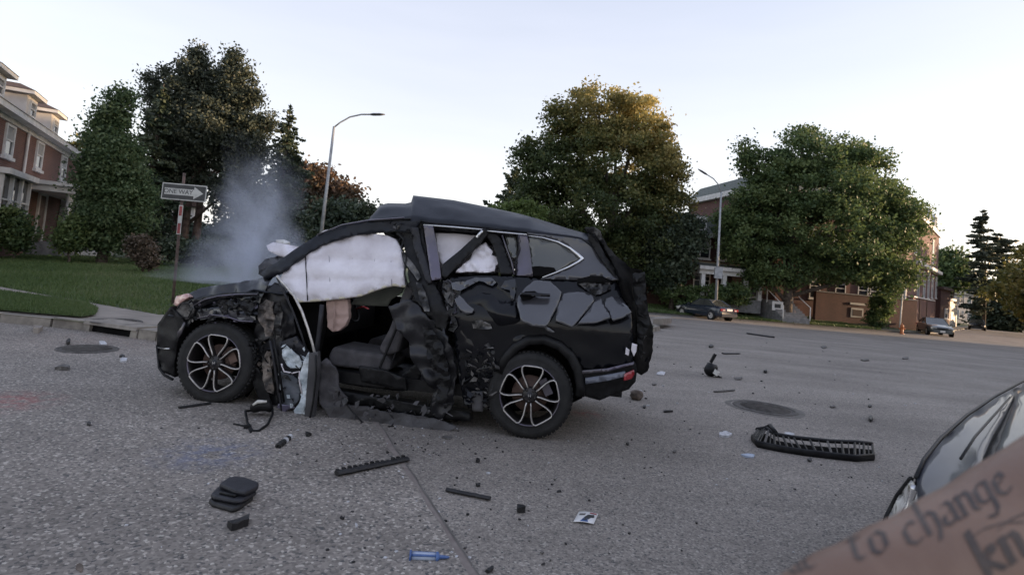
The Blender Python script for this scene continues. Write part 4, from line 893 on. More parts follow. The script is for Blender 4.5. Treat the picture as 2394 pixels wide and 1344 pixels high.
# ================================================================= the wrecked SUV
GR, GF_ = gt(1243, 1028), gt(500, 942); GR.z = GF_.z = 0
ce = (GF_ - GR).normalized(); WB = (GF_ - GR).length; cn = Vector((-ce.y, ce.x, 0))
if cn.y < 0: cn = -cn
cu = Vector((0, 0, 1))
def Wc(u, off, z): return GR + ce * u + cn * off + cu * z
def tumble(z): return .02 + (.05 * ss((z - .95) / .2) + .20 * ss((z - 1.05) / .65) if z > .95 else .03 * ss((.5 - z) / .3))
def Sp(px, py, extra=0.0):
    off = extra + .05
    for _ in range(6):
        p = onplane(px, py, GR + cn * off, cn); off = tumble(p.z) + extra
    return p
suv = empty('crashed_suv', Wc(WB / 2, .9, 0), 'wrecked black SUV with torn doors, deployed white airbags and buckled roof in the road', 'car')
def polyfill(pts, step, holes=()):
    """points (x, y, extra): densify the outline, add jittered interior points, triangulate"""
    def dens(pp):
        o = []; n = len(pp)
        for i in range(n):
            a, b = pp[i], pp[(i + 1) % n]; L = math.hypot(b[0] - a[0], b[1] - a[1]); k = max(1, int(L / step))
            for j in range(k): t = j / k; o.append((a[0] + (b[0] - a[0]) * t, a[1] + (b[1] - a[1]) * t))
        return o
    b = dens(pts); vs = [Vector(p) for p in b]; ed = [(i, (i + 1) % len(b)) for i in range(len(b))]
    for h in holes:
        hh = dens(h); s = len(vs); vs += [Vector(p) for p in hh]; ed += [(s + i, s + (i + 1) % len(hh)) for i in range(len(hh))]
    x0, x1 = min(p[0] for p in pts), max(p[0] for p in pts); y0, y1 = min(p[1] for p in pts), max(p[1] for p in pts)
    y = y0 + step * .5; r = 0
    while y < y1:
        x = x0 + step * (.5 if r % 2 else 1.0)
        while x < x1:
            vs.append(Vector((x + random.uniform(-.28, .28) * step, y + random.uniform(-.28, .28) * step))); x += step
        y += step * .87; r += 1
    R = delaunay_2d_cdt(vs, ed, [], 2 if holes else 1, 1e-4)
    return R[0], [tuple(f) for f in R[2]]
def idw(pts, x, y):
    sw = sv = 0
    for p in pts:
        e = p[2] if len(p) > 2 else 0.0; w = 1 / ((p[0] - x) ** 2 + (p[1] - y) ** 2 + 4) ** 1.3; sw += w; sv += w * e
    return sv / sw
def ridged(v): return 1 - 2 * abs(noise.noise(v))
def panel(name, pts, mat, parent=None, thick=.012, step=16, dent=0.0, ds=5.0, smooth=True, holes=(), mapf=None, nrm=None, base=0.0, rag=0.0, relax=0):
    parent = parent or suv; mapf = mapf or Sp; nrm = nrm or cn
    if rag:
        q = []; n = len(pts)
        for i in range(n):
            a, b = pts[i], pts[(i + 1) % n]; q.append(a); L = math.hypot(b[0] - a[0], b[1] - a[1]); k = int(L / 9)
            for j in range(1, k): 
                t = j / k; e0 = a[2] if len(a) > 2 else 0; e1 = b[2] if len(b) > 2 else 0
                q.append((a[0] + (b[0] - a[0]) * t + random.uniform(-rag, rag), a[1] + (b[1] - a[1]) * t + random.uniform(-rag, rag), e0 + (e1 - e0) * t))
        pts = q
    V, Fc = polyfill(pts, step, holes); n = len(V); out = []; seed = Vector((len(name) * 3.1, pts[0][0] * .13, pts[0][1] * .07))
    for v in V:
        e = idw(pts, v.x, v.y) + base; p = mapf(v.x, v.y, e)
        if dent: p = p + nrm * (dent * (ridged(p * ds + seed) * .6 + noise.noise(p * ds * 2.3 + seed) * .5))
        out.append(p)
    ok = [f for f in Fc if len(f) >= 3]; cnt = {}
    for f in ok:
        for i in range(len(f)): a, b = f[i], f[(i + 1) % len(f)]; cnt[(a, b)] = 1
    if relax:
        nb = [set() for _ in out]; bd = set()
        for f in ok:
            for i in range(len(f)): nb[f[i]].add(f[(i + 1) % len(f)]); nb[f[(i + 1) % len(f)]].add(f[i])
        for (a, b) in cnt:
            if (b, a) not in cnt: bd.add(a); bd.add(b)
        for _ in range(relax): out = [p if i in bd or not nb[i] else sum((out[k] for k in nb[i]), Vector()) / len(nb[i]) for i, p in enumerate(out)]
    # orient to face the camera
    f0 = ok[len(ok) // 2]; nn = (out[f0[1]] - out[f0[0]]).cross(out[f0[2]] - out[f0[0]])
    if nn.dot(nrm) > 0: ok = [tuple(reversed(f)) for f in ok]; cnt = {(b, a): 1 for (a, b) in cnt}
    vs = out + [p + nrm * thick for p in out]; fs = ok + [tuple(i + n for i in reversed(f)) for f in ok]
    for (a, b) in cnt:
        if (b, a) not in cnt: fs.append((b, a, a + n, b + n))
    o = mesh_obj(name, vs, fs, mat, parent, False)
    if smooth:
        k = len(ok); sm = [i < 2 * k for i in range(len(fs))]; o.data.polygons.foreach_set('use_smooth', sm)
        o.data.update()
    return o
def strip(name, pts, w, mat, parent=None, base=0.0, seg=6, mapf=None):
    mapf = mapf or Sp; m = MB(); m.tube([mapf(p[0], p[1], (p[2] if len(p) > 2 else 0) + base) for p in pts], w, seg); return m.build(name, mat, parent or suv, True)
def shards(name, poly, n, s0, s1, mats, parent=None, base=(-.03, .06), mapf=None):
    mapf = mapf or Sp; m = MB(); xs_ = [p[0] for p in poly]; ys_ = [p[1] for p in poly]; k = 0; pl = [(p[0], p[1]) for p in poly]
    while k < n:
        x, y = random.uniform(min(xs_), max(xs_)), random.uniform(min(ys_), max(ys_))
        if not inpoly(np.array([x]), np.array([y]), pl)[0]: continue
        c = mapf(x, y, random.uniform(*base)); s = random.uniform(s0, s1) 
        a = Vector((random.gauss(0, 1), random.gauss(0, .5), random.gauss(0, 1))).normalized(); b = a.cross(Vector((random.gauss(0, 1), random.gauss(0, 1), random.gauss(0, 1)))).normalized(); nn = a.cross(b) * .003
        q = [c + a * s * random.uniform(.5, 1.3), c + b * s * random.uniform(.2, .8), c - a * s * random.uniform(.4, 1.2) + b * s * random.uniform(-.2, .3), c - b * s * random.uniform(.2, .7)]
        m.add([v - nn for v in q] + [v + nn for v in q], [(0, 1, 2, 3), (7, 6, 5, 4), (0, 4, 5, 1), (1, 5, 6, 2), (2, 6, 7, 3), (3, 7, 4, 0)], random.randrange(len(mats))); k += 1
    return tag(m.build(name, mats, parent or suv), kind='stuff')

# ---- hull: floor, far side, underbody, firewall, tail (dark, behind the skins)
m = MB()
def cbox(m, u0, u1, o0, o1, z0, z1, mi=0): m.hexa([Wc(u, o, z) for z in (z0, z1) for u, o in ((u0, o0), (u1, o0), (u1, o1), (u0, o1))], mi)
cbox(m, .42, WB - .42, .14, 1.70, .26, .36); o = m.build('floor_pan', M['plastic'], suv)
m = MB(); cbox(m, -.76, .62, .42, 1.72, .34, .86); cbox(m, -.76, .70, .20, 1.66, .86, .98); m.build('boot_floor', M['plastic'], suv)
m = MB(); cbox(m, WB - .60, WB + .55, .40, 1.70, .30, .84); m.build('engine_bay', M['plastic'], suv)
m = MB(); cbox(m, WB - .52, WB - .44, .25, 1.66, .36, .98); m.build('firewall', M['dark'], suv)
# far side: lower doors, pillars, roof rail
m = MB()
cbox(m, -.86, WB + .60, 1.74, 1.80, .30, .98)
m.build('far_side', M['paint'], suv)
for (u0, u1, t0, t1) in ((-.80, -.55, -.62, -.35), (.45, .58, .42, .55), (1.30, 1.42, 1.22, 1.34), (WB - .5, WB - .38, 1.65, 1.80)):
    m = MB(); m.hexa([Wc(u0, 1.72, .98), Wc(u1, 1.72, .98), Wc(u1, 1.78, .98), Wc(u0, 1.78, .98), Wc(t0, 1.52, 1.62), Wc(t1, 1.52, 1.62), Wc(t1, 1.58, 1.62), Wc(t0, 1.58, 1.62)]); m.build('far_pillar', M['plastic'], suv)
for (u0, u1) in ((-.5, .44), (.58, 1.28)):
    m = MB(); m.hexa([Wc(u0, 1.745, .985), Wc(u1, 1.745, .985), Wc(u1, 1.755, .985), Wc(u0, 1.755, .985), Wc(u0 + .02, 1.55, 1.6), Wc(u1 - .05, 1.55, 1.6), Wc(u1 - .05, 1.56, 1.6), Wc(u0 + .02, 1.56, 1.6)]); m.build('far_window', M['tglass'], suv)
# the far curtain airbag hangs over the far windows
def far(px, py, e=0.0): return onplane(px, py, GR + cn * (1.40 + e), cn)
panel('far_curtain_airbag', [(1000, 545), (1130, 552), (1220, 560), (1215, 625), (1150, 640), (1000, 640)], M['airbag'], thick=.05, dent=.03, ds=5, mapf=far, step=12)
# ---- seats
def seat(u, off, name='seat'):
    s = empty(name, Wc(u, off, .36)); s.location = Wc(u, off, .36) - suv.location; s.parent = suv
    m = MB(); pr = [(-.28, .02), (.26, .02), (.30, .10), (.26, .20), (-.25, .17), (-.30, .10)]
    m.add([Wc(u + a, off - .25, .36 + z) for a, z in pr] + [Wc(u + a, off + .25, .36 + z) for a, z in pr], [tuple(range(5, -1, -1)), tuple(range(6, 12))] + [(i, (i + 1) % 6, 6 + (i + 1) % 6, 6 + i) for i in range(6)]); sb_ = m.build('cushion', M['seat'], s); md = sb_.modifiers.new('bevel', 'BEVEL'); md.width = .035; md.segments = 3
    pr = [(-.22, .16), (-.34, .20), (-.50, .78), (-.46, .86), (-.36, .84), (-.24, .40), (-.16, .22)]
    m = MB(); m.add([Wc(u + a, off - .24, .36 + z) for a, z in pr] + [Wc(u + a, off + .24, .36 + z) for a, z in pr], [tuple(range(6, -1, -1)), tuple(range(7, 14))] + [(i, (i + 1) % 7, 7 + (i + 1) % 7, 7 + i) for i in range(7)]); sb_ = m.build('backrest', M['seat'], s); md = sb_.modifiers.new('bevel', 'BEVEL'); md.width = .035; md.segments = 3
    m = MB(); m.hexa([Wc(u - .54 + a, off + b, z) for z in (1.26, 1.44) for a, b in ((0, -.12), (.09, -.12), (.09, .12), (0, .12))]); m.build('headrest', M['seat'], s, True)
seat(1.62, .46); seat(1.55, 1.25)
seat(.72, .52); seat(.72, 1.20)
# dashboard and steering wheel
m = MB(); m.hexa([Wc(u, o, z) for z in (.62, .98) for u, o in ((WB - .82, .28), (WB - .45, .28), (WB - .45, 1.62), (WB - .82, 1.62))]); m.build('dashboard', M['plastic'], suv)
m = MB(); c_ = Wc(WB - .92, .52, .92); ax = (ce * .8 + cu * -.5).normalized(); b1 = cn; b2 = ax.cross(b1)
m.tube([c_ + b1 * .18 * math.cos(t) + b2 * .18 * math.sin(t) for t in [2 * math.pi * i / 20 for i in range(20)]], .014, 6, close=True); m.build('steering_wheel', M['plastic'], suv, True)

# ---- bonnet, windscreen
def hoodpt(u, off):   # crumpled bonnet surface
    t = (WB + .72 - u) / 1.25; z = .70 + .26 * ss(t * 1.25) + .05 * t; z += .05 * math.sin(max(0, 1 - abs(off - .9) / .9) * 1.5)
    v = Wc(u, off, 0) * 3.2; return Wc(u, off, z + .035 * ridged(v) + .02 * noise.noise(v * 3.1) - .10 * max(0, .25 - off) )
us = [WB - .55 + 1.22 * i / 22 for i in range(23)]; os_ = [.05 + 1.65 * i / 18 for i in range(19)]
vs = [hoodpt(u - (.10 * ((o - .9) / .85) ** 2 if u > WB + .3 else 0), o) for u in us for o in os_]
fs = [(i * 19 + j, i * 19 + j + 1, (i + 1) * 19 + j + 1, (i + 1) * 19 + j) for i in range(22) for j in range(18)]
o = mesh_obj('bonnet', vs, fs, M['roofpaint'], suv, True); md = o.modifiers.new('thickness', 'SOLIDIFY'); md.thickness = .015
# front face of the car (turned away from this side)
m = MB(); cbox(m, WB + .50, WB + .66, .25, 1.62, .25, .70); m.build('front_bumper_core', M['plastic'], suv)
# near front bumper corner
panel('front_bumper', [(398, 716), (424, 742), (432, 764), (415, 800), (407, 845), (408, 882, .05), (385, 872, .06), (370, 855, .14), (366, 810, .16), (368, 758, .16), (382, 738, .12)], M['plastic'], thick=.25, dent=.012, ds=6, base=-.01, step=11)
strip('bumper_trim', [(369, 812, .15), (385, 815, .06), (396, 815, .0)], .006, M['chrome'], base=-.012)
strip('bumper_lip', [(367, 806, .16), (372, 860, .13), (384, 876, .05), (404, 887, .02)], .012, M['plastic'], base=-.01)
panel('fog_lamp_slot', [(414, 776), (424, 764), (430, 752), (433, 756), (424, 780), (416, 790)], M['satin'], thick=.01, base=-.025, step=10)
panel('headlamp', [(404, 712, .10), (412, 692, .10), (436, 686, .03), (442, 694, .0), (430, 702, .0), (412, 716, .04)], M['pinklens'], thick=.08, base=-.005, step=8, dent=.01, ds=14)
panel('headlamp_housing', [(412, 716), (430, 702), (445, 706), (455, 724), (452, 742), (430, 748), (416, 740), (410, 728)], M['torn'], thick=.08, step=8, dent=.03, ds=12, base=.01)
strip('headlamp_ring', [(414, 722), (424, 709), (440, 710), (448, 726), (440, 742), (422, 742), (413, 730)], .006, M['plastic'], base=-.025)
# crumpled wing over the wheel, in torn bands
panel('front_wing', [(430, 690, .02), (470, 672, .06), (530, 664, .08), (600, 652, .10), (640, 642, .06), (622, 668), (606, 700), (604, 728), (588, 752), (566, 756), (545, 742), (520, 738), (470, 742), (445, 752), (436, 768), (424, 770), (430, 742), (452, 730), (446, 704)], M['paintsc'], dent=.045, ds=5.5, step=7, base=.02, rag=1.2)
panel('torn_wing_band', [(448, 700), (480, 690), (530, 684), (600, 682), (604, 692), (540, 696), (500, 704), (470, 718), (452, 722)], M['paint'], dent=.02, ds=9, step=9, base=-.05, rag=1)
panel('torn_wing_band', [(462, 732), (500, 722), (540, 726), (570, 738), (594, 740), (596, 748), (572, 752), (540, 744), (500, 742), (466, 748)], M['flank'], dent=.02, ds=9, step=9, base=-.045, smooth=False, rag=1)
panel('torn_metal_scrap', [(506, 706), (522, 699), (538, 702), (546, 712), (556, 712), (548, 722), (530, 718), (528, 732), (518, 734), (512, 720)], M['torn'], dent=.02, ds=20, step=5, base=-.06, smooth=False, rag=1.5)
panel('torn_metal_scrap', [(560, 706), (582, 702), (596, 712), (590, 732), (578, 742), (568, 730)], M['torn'], dent=.03, ds=18, step=6, base=-.03, smooth=False, rag=1.5)
strip('wing_edge', [(452, 714), (478, 700), (510, 692), (555, 688), (602, 688)], .006, M['satin'], base=-.06)
strip('wing_edge', [(462, 744), (500, 736), (530, 740), (560, 750), (592, 752)], .007, M['satin'], base=-.055)
panel('wheel_arch_liner', [(424, 770), (445, 752), (500, 744), (560, 750), (596, 775), (600, 830), (596, 900), (575, 930), (560, 880), (430, 860), (415, 800)], M['dark'], thick=.02, base=.24, step=20)
# area between wheel and door: hinge pillar, mangled
panel('hinge_pillar', [(606, 690), (640, 660), (662, 672), (680, 720), (690, 780), (660, 800), (655, 880), (648, 960), (625, 950), (612, 900), (598, 860), (590, 800), (600, 740)], M['tornflat'], dent=.05, ds=6, step=10, base=.06, rag=2)
panel('torn_lining', [(604, 712), (620, 700), (640, 706), (640, 740), (634, 785), (618, 788), (610, 760), (600, 735)], M['torntan'], dent=.04, ds=11, smooth=False, step=7, base=-.01, rag=2)
panel('torn_lining', [(642, 712), (655, 704), (658, 740), (655, 790), (644, 794), (640, 760)], M['torn'], dent=.03, ds=11, smooth=False, step=7, base=-.03, rag=1.5)
panel('torn_lining', [(612, 840), (624, 820), (632, 850), (634, 885), (640, 905), (636, 922), (624, 916), (612, 888)], M['torntan'], dent=.03, ds=12, smooth=False, step=7, base=-.04, rag=2)
shards('mangled_hinges', [(582, 795), (618, 790), (640, 830), (632, 880), (610, 880), (590, 840)], 60, .015, .055, [M['plastic'], M['torn'], M['torntan'], M['plastic']])
shards('fender_fragments', [(440, 700), (600, 690), (600, 755), (450, 755)], 55, .012, .04, [M['plastic'], M['torn'], M['paint'], M['satin']], base=(-.06, .02))
panel('splash_guard', [(586, 850), (604, 862), (622, 900), (634, 945), (628, 958), (606, 940), (590, 900)], M['plastic'], dent=.02, ds=6, step=10, base=.0)

# ---- A pillar / door frame arc, windscreen
def arc(name, top, bot, mat, base=0.0, thick=.07, dent=.006):
    return panel(name, top + bot[::-1], mat, thick=thick, dent=dent, ds=5, base=base, step=12)
arc('a_pillar', [(603, 640, .10), (640, 618, .04), (690, 582), (740, 551), (800, 528), (860, 517), (935, 511), (985, 514)],
    [(622, 652, .06), (665, 634), (700, 606), (745, 577), (800, 556), (860, 545), (925, 540), (965, 545)], M['roofpaint'], base=-.01)
strip('roof_gutter', [(742, 549), (800, 526), (862, 515), (945, 509)], .007, M['satin'], base=-.02)
strip('screen_edge', [(700, 590, .05), (735, 558, .05), (760, 541, .1), (785, 537, .15)], .012, M['airbag'], base=.0)
# shattered windscreen sheet pushed up and out, with a bright torn corner
def scr(px, py, e=0.0): return onplane(px, py, GR + cn * (.85 + e), cn)
wsc = panel('shattered_windscreen', [(622, 574, .2), (638, 566, .25), (690, 575, .1), (722, 580, -.3), (700, 592, -.5), (676, 602, -.4), (655, 600, 0), (628, 586, .1)], M['airbag'], thick=.02, dent=.02, ds=7, mapf=scr, step=9)
panel('torn_screen_corner', [(644, 561, .2), (662, 560, .2), (676, 566, .1), (674, 572, .1), (646, 567, .2)], M['white'], thick=.03, mapf=scr, step=6, parent=wsc)
panel('wiper_cowl', [(604, 640, .0), (602, 622, .1), (620, 606, .2), (650, 598, .1), (676, 600, -.3), (640, 622, -.6)], M['coverg'], thick=.04, dent=.03, ds=6, mapf=scr, step=9)
vsx = [Wc(WB - .50, .35, 1.0), Wc(WB - .50, 1.62, 1.0), Wc(1.72, 1.45, 1.60), Wc(1.72, .42, 1.64)]
m = MB(); m.add(vsx, [(0, 1, 2, 3)]); o = m.build('windscreen', M['tglass'], suv); md = o.modifiers.new('thickness', 'SOLIDIFY'); md.thickness = .006

# ---- roof: buckled into a tent
near = [(862, 517), (960, 512), (1000, 519), (1120, 529), (1230, 541), (1310, 549), (1360, 556), (1398, 585)]
ridge = [(866, 511, .25), (888, 480, .42), (906, 475, .45), (948, 476, .45), (961, 473, .45), (966, 457, .5), (1000, 461, .5), (1060, 468, .55), (1150, 486, .6), (1215, 500, .6), (1262, 513, .6), (1330, 535, .5), (1385, 550, .35), (1404, 560, .2)]
def lerpl(L, t):
    ds_ = [0]; 
    for i in range(1, len(L)): ds_.append(ds_[-1] + abs(L[i][0] - L[i - 1][0]) + .3 * abs(L[i][1] - L[i - 1][1]))
    x = t * ds_[-1]
    for i in range(1, len(L)):
        if x <= ds_[i] + 1e-9:
            f = (x - ds_[i - 1]) / (ds_[i] - ds_[i - 1]); a = L[i - 1] + ((0,) if len(L[i - 1]) < 3 else ()); b = L[i] + ((0,) if len(L[i]) < 3 else ()); return [a[k] + (b[k] - a[k]) * f for k in range(3)]
    return L[-1]
def xl(L, x):
    for i in range(1, len(L)):
        if x <= L[i][0] or i == len(L) - 1:
            a, b = L[i - 1], L[i]; f = min(1, max(0, (x - a[0]) / max(1e-6, b[0] - a[0]))); a = a + ((0,) if len(a) < 3 else ()); b = b + ((0,) if len(b) < 3 else ()); return [a[k] + (b[k] - a[k]) * f for k in range(3)]
NX, NR = 70, 7; vs = []
xs_ = sorted(set([862 + (1404 - 862) * i / (NX - 10) for i in range(NX - 9)] + [888, 961, 966, 948]))
for x in xs_:
    nx_ = 862 + (x - 862) * (1398 - 862) / (1404 - 862); a = xl(near, nx_); b = xl(ridge, x); p0 = Sp(a[0], a[1], -.005); p1 = onplane(b[0], b[1], GR + cn * (b[2] + .28), cn)
    for j in range(NR + 1):
        t = j / NR; p = p0.lerp(p1, t); p = p + cu * (.03 * math.sin(t * math.pi)) * (1 if x < 1250 else .4); s = math.sin(t * math.pi)
        p = p + (cn * .4 - cu * .5) * (.028 * s * ridged(p * 2.7)) + cu * .012 * s * noise.noise(p * 9); vs.append(p)
    pf_ = Wc((p1 - GR).dot(ce), 1.56, 1.60 + .02 * noise.noise(p1 * 4)); vs.append(p1.lerp(pf_, .5) - cu * .04); vs.append(pf_)
K = NR + 3; fs = [(i * K + j, (i + 1) * K + j, (i + 1) * K + j + 1, i * K + j + 1) for i in range(len(xs_) - 1) for j in range(K - 1)]
roofo = mesh_obj('roof', vs, fs, M['roofpaint'], suv, True); md = roofo.modifiers.new('thickness', 'SOLIDIFY'); md.thickness = .012
strip('roof_crease', [(975, 462, .45), (1000, 468, .40), (1030, 478, .30), (1045, 484, .26)], .006, M['satin'], base=.10)
strip('roof_channel', [(862, 517), (960, 512)], .010, M['plastic'], base=-.015)

# ---- chrome window line and upper rail
panel('window_rail', [(985, 520), (1100, 529), (1232, 543), (1232, 556), (1130, 545), (1100, 543), (1020, 536), (985, 533)], M['plastic'], thick=.05, base=.0, step=14)
strip('chrome_strip', [(990, 526), (1060, 531), (1128, 537)], .0075, M['chrome'], base=-.02)
strip('chrome_strip', [(1138, 540), (1190, 545), (1232, 549)], .0075, M['chrome'], base=-.02)
m = MB(); pth = [(1234, 551, .004), (1270, 556, .006), (1305, 566, .009), (1332, 580, .012), (1352, 596, .016), (1362, 604, .016), (1352, 612, .012), (1330, 624, .009), (1300, 637, .007), (1268, 649, .006)]
m.tube([Sp(x, y, -.012) for x, y, r in pth], [(.006, r) for x, y, r in pth], 8, flat=cn); m.build('chrome_quarter_trim', M['chrome'], suv, True)
# quarter panel around the glass
panel('quarter_panel', [(1232, 543), (1310, 551), (1360, 557), (1396, 566, .02), (1404, 600, .02), (1432, 632), (1451, 650, -.02), (1448, 656, -.03), (1425, 654, -.02), (1408, 646), (1380, 646), (1355, 655), (1300, 653), (1262, 652), (1300, 640), (1332, 626), (1364, 605), (1350, 592), (1330, 577), (1303, 564), (1270, 554), (1234, 549)], M['flankd'], thick=.02, base=-.004, step=11, dent=.003, ds=4)
panel('quarter_glass', [(1233, 553), (1270, 558), (1303, 568), (1330, 582), (1358, 604), (1330, 622), (1300, 635), (1266, 647), (1245, 645), (1240, 600)], M['tglass'], thick=.006, base=.004, step=14)
panel('glass_hole', [(1241, 624), (1262, 622), (1296, 626), (1300, 633), (1266, 647), (1246, 645)], M['dark'], thick=.004, base=-.004, step=9, rag=1)
panel('window_divider', [(1212, 549), (1234, 552), (1241, 600), (1246, 646), (1206, 644), (1208, 610), (1213, 590)], M['satin'], thick=.03, base=-.006, step=11)
# rear pillars between the broken windows
panel('rear_door_pillar', [(1128, 543), (1160, 545), (1172, 560), (1186, 600), (1202, 642), (1170, 642), (1160, 600), (1150, 570)], M['plastic'], thick=.05, dent=.012, step=10, base=.0)
panel('door_glass_sliver', [(1180, 552), (1207, 552), (1210, 584), (1206, 605), (1194, 600), (1186, 575)], M['tglass'], thick=.006, step=10, base=.012)
strip('window_channel', [(1174, 550), (1184, 580), (1196, 612), (1202, 642)], .008, M['satin'], base=-.01)
strip('window_channel', [(1210, 550), (1213, 585), (1205, 615), (1206, 642)], .007, M['plastic'], base=-.015)
panel('fallen_window_frame', [(1118, 545), (1134, 532), (1142, 545), (1122, 570), (1070, 622), (1040, 652), (1030, 640), (1034, 618), (1075, 585)], M['plastic'], thick=.04, dent=.008, step=11, base=-.03)
panel('bright_latch', [(1112, 553), (1126, 537), (1130, 541), (1116, 558)], M['chrome'], thick=.01, step=6, base=-.045)
panel('crumpled_side_airbag', [(1064, 637), (1080, 620), (1098, 606), (1104, 586), (1122, 574), (1134, 566), (1142, 578), (1152, 588), (1148, 596), (1166, 604), (1168, 614), (1158, 622), (1156, 634), (1140, 637), (1100, 636)], M['airbag'], thick=.08, dent=.05, ds=12, step=6, base=.02, rag=1.5)
panel('rear_curtain_airbag', [(1018, 545), (1070, 546), (1122, 552), (1116, 566), (1072, 596), (1036, 628), (1026, 600)], M['airbag'], thick=.04, dent=.012, ds=6, step=9, base=.10)
# ---- B pillar and torn metal beside it
panel('b_pillar', [(938, 516), (988, 518), (992, 560), (1000, 600), (1008, 650), (1030, 690), (1050, 740), (1040, 780), (1010, 760), (990, 720), (968, 700), (955, 650), (948, 600), (940, 560)], M['plastic'], thick=.06, dent=.02, ds=7, step=9, base=.01, rag=1.5)
panel('satin_pillar_trim', [(990, 527), (1012, 528), (1020, 570), (1026, 610), (1032, 652), (1008, 656), (1002, 610), (996, 570)], M['satin'], thick=.02, dent=.003, step=10, base=-.03)
panel('door_edge_strip', [(960, 530), (978, 532), (984, 570), (1000, 620), (1010, 660), (998, 664), (982, 620), (966, 575)], M['coverg'], thick=.02, dent=.01, step=9, base=-.02)
panel('torn_pillar_metal', [(940, 590), (952, 600), (970, 622), (984, 648), (976, 656), (960, 634), (944, 610)], M['torn'], thick=.015, dent=.02, ds=14, step=6, base=-.015, smooth=False, rag=1)
panel('torn_pillar_metal', [(972, 660), (986, 664), (1000, 700), (1004, 728), (992, 728), (980, 700)], M['torn'], thick=.015, dent=.02, ds=14, step=6, base=-.03, smooth=False, rag=1)
panel('torn_pillar_metal', [(1034, 662), (1046, 652), (1058, 664), (1060, 700), (1056, 716), (1044, 704), (1034, 684)], M['torn'], thick=.015, dent=.035, ds=12, step=6, base=-.04, smooth=False, rag=2)
panel('torn_pillar_metal', [(1054, 738), (1062, 740), (1070, 762), (1060, 776), (1046, 772), (1056, 760)], M['torn'], thick=.015, dent=.02, ds=14, step=5, base=-.04, smooth=False, rag=1)
panel('torn_pillar_metal', [(1102, 752), (1124, 748), (1146, 758), (1150, 768), (1124, 770), (1106, 768)], M['torn'], thick=.015, dent=.02, ds=14, step=5, base=-.02, smooth=False, rag=2)
shards('pillar_fragments', [(900, 515), (960, 515), (965, 560), (925, 560)], 26, .012, .035, [M['plastic'], M['torn'], M['plastic']], base=(-.04, .02))
# the torn seat belt and wiring loops
strip('wiring_loop', [(930, 545), (944, 560), (938, 580), (950, 600), (946, 640), (954, 670)], .008, M['plastic'], base=-.03)

# ---- curtain airbag over the front window: quilted cells
cells = lambda p: 0
ab = [(656, 652), (672, 630), (700, 606), (740, 580), (800, 558), (860, 547), (905, 550), (926, 560), (938, 580), (946, 620), (948, 672), (922, 668), (900, 672), (870, 682), (845, 692), (800, 698), (740, 704), (700, 706), (688, 694), (672, 672)]
V, Fc = polyfill([(x, y) for x, y in ab], 7); out = []
for v in V:
    p = Sp(v.x, v.y, .06); cx_ = (v.x - 715) / 52; cy_ = (v.y - 560 - (v.x - 715) * .02) / 46
    puff = abs(math.sin(math.pi * cx_)) ** .5 * .5 + .5 * abs(math.sin(math.pi * cy_)) ** .5
    edge = min(abs(v.x - a[0]) + abs(v.y - a[1]) for a in ab); puff *= min(1, edge / 22)
    out.append(p - cn * (.050 * puff + .006 * noise.noise(p * 11) + .012 * ridged(p * 3.5)))
f0 = Fc[0]
n_ = len(out); bk = [p + cn * .05 for p in out]; cnt = {(f[i], f[(i + 1) % len(f)]) for f in Fc for i in range(len(f))}
mesh_obj('curtain_airbag', out + bk, list(Fc) + [tuple(i + n_ for i in reversed(f)) for f in Fc] + [(b, a, a + n_, b + n_) for a, b in cnt if (b, a) not in cnt], M['airbag'], suv, True)
strip('airbag_hem', [(688, 694), (700, 704), (740, 702), (800, 696), (845, 690), (870, 680), (900, 670), (922, 666), (948, 670)], .013, M['airseam'], base=.045)
for _x in (664 + 104, 822, 874, 912): strip('airbag_stitch', [(_x, 566 + abs(_x - 850) * .12), (_x + 2, 610), (_x + 3, 650), (_x + 4, 676 + (860 - _x) * .12)], .0035, M['airline'], base=.028)
strip('airbag_seam', [(714, 600), (716, 640), (718, 675), (719, 703)], .005, M['coverg'], base=.012)
panel('far_window_glimpse', [(835, 688), (870, 676), (905, 668), (945, 672), (940, 684), (915, 700), (905, 716), (850, 714), (820, 712)], noisy('pale_green_seat_back', (.16, .17, .145), (.24, .25, .21), 3, .8), thick=.02, base=.5, step=12)
panel('seat_airbag', [(762, 702), (812, 698), (814, 735), (806, 762), (790, 774), (776, 776), (764, 764)], M['pinkbag'], thick=.06, dent=.035, ds=9, step=6, base=.10, rag=1)
strip('bag_fold', [(781, 704), (782, 735), (780, 768)], .006, M['pinkbag'], base=.09)
strip('seat_belt', [(832, 722, .3), (850, 716, .25), (862, 722, .2)], .008, M['redlens'], base=.0)
strip('grab_post', [(753, 712), (748, 760), (743, 800), (738, 840)], .022, M['coverg'], base=.02)
panel('dark_dash_side', [(690, 704), (762, 702), (764, 765), (742, 850), (730, 850), (712, 770)], M['dark'], thick=.03, base=.22, step=16)

# ---- the torn front door hanging open, edge on
strip('door_frame_bar', [(648, 645), (660, 660), (668, 668), (688, 692), (706, 728), (720, 768), (731, 805), (740, 845)], .012, M['rimface'], base=-.10)
strip('door_glass_edge', [(648, 650), (662, 680), (686, 730), (704, 780), (718, 822)], .009, M['coverg'], base=-.04)
panel('door_edge', [(722, 826), (742, 822), (744, 860), (738, 920), (732, 975), (722, 1010), (710, 1024, -.02), (706, 1010), (714, 950), (718, 890)], M['trimgrey'], thick=.05, dent=.006, ds=4, step=11, base=-.16)
strip('door_seal', [(738, 830), (739, 880), (732, 940), (722, 990), (710, 1022)], .009, M['plastic'], base=-.18)
panel('door_inner_panel', [(650, 800), (690, 786), (722, 826), (716, 900), (708, 960), (700, 982), (668, 972), (655, 930), (650, 870)], M['coverg'], thick=.03, dent=.03, ds=8, step=9, base=-.03, rag=1)
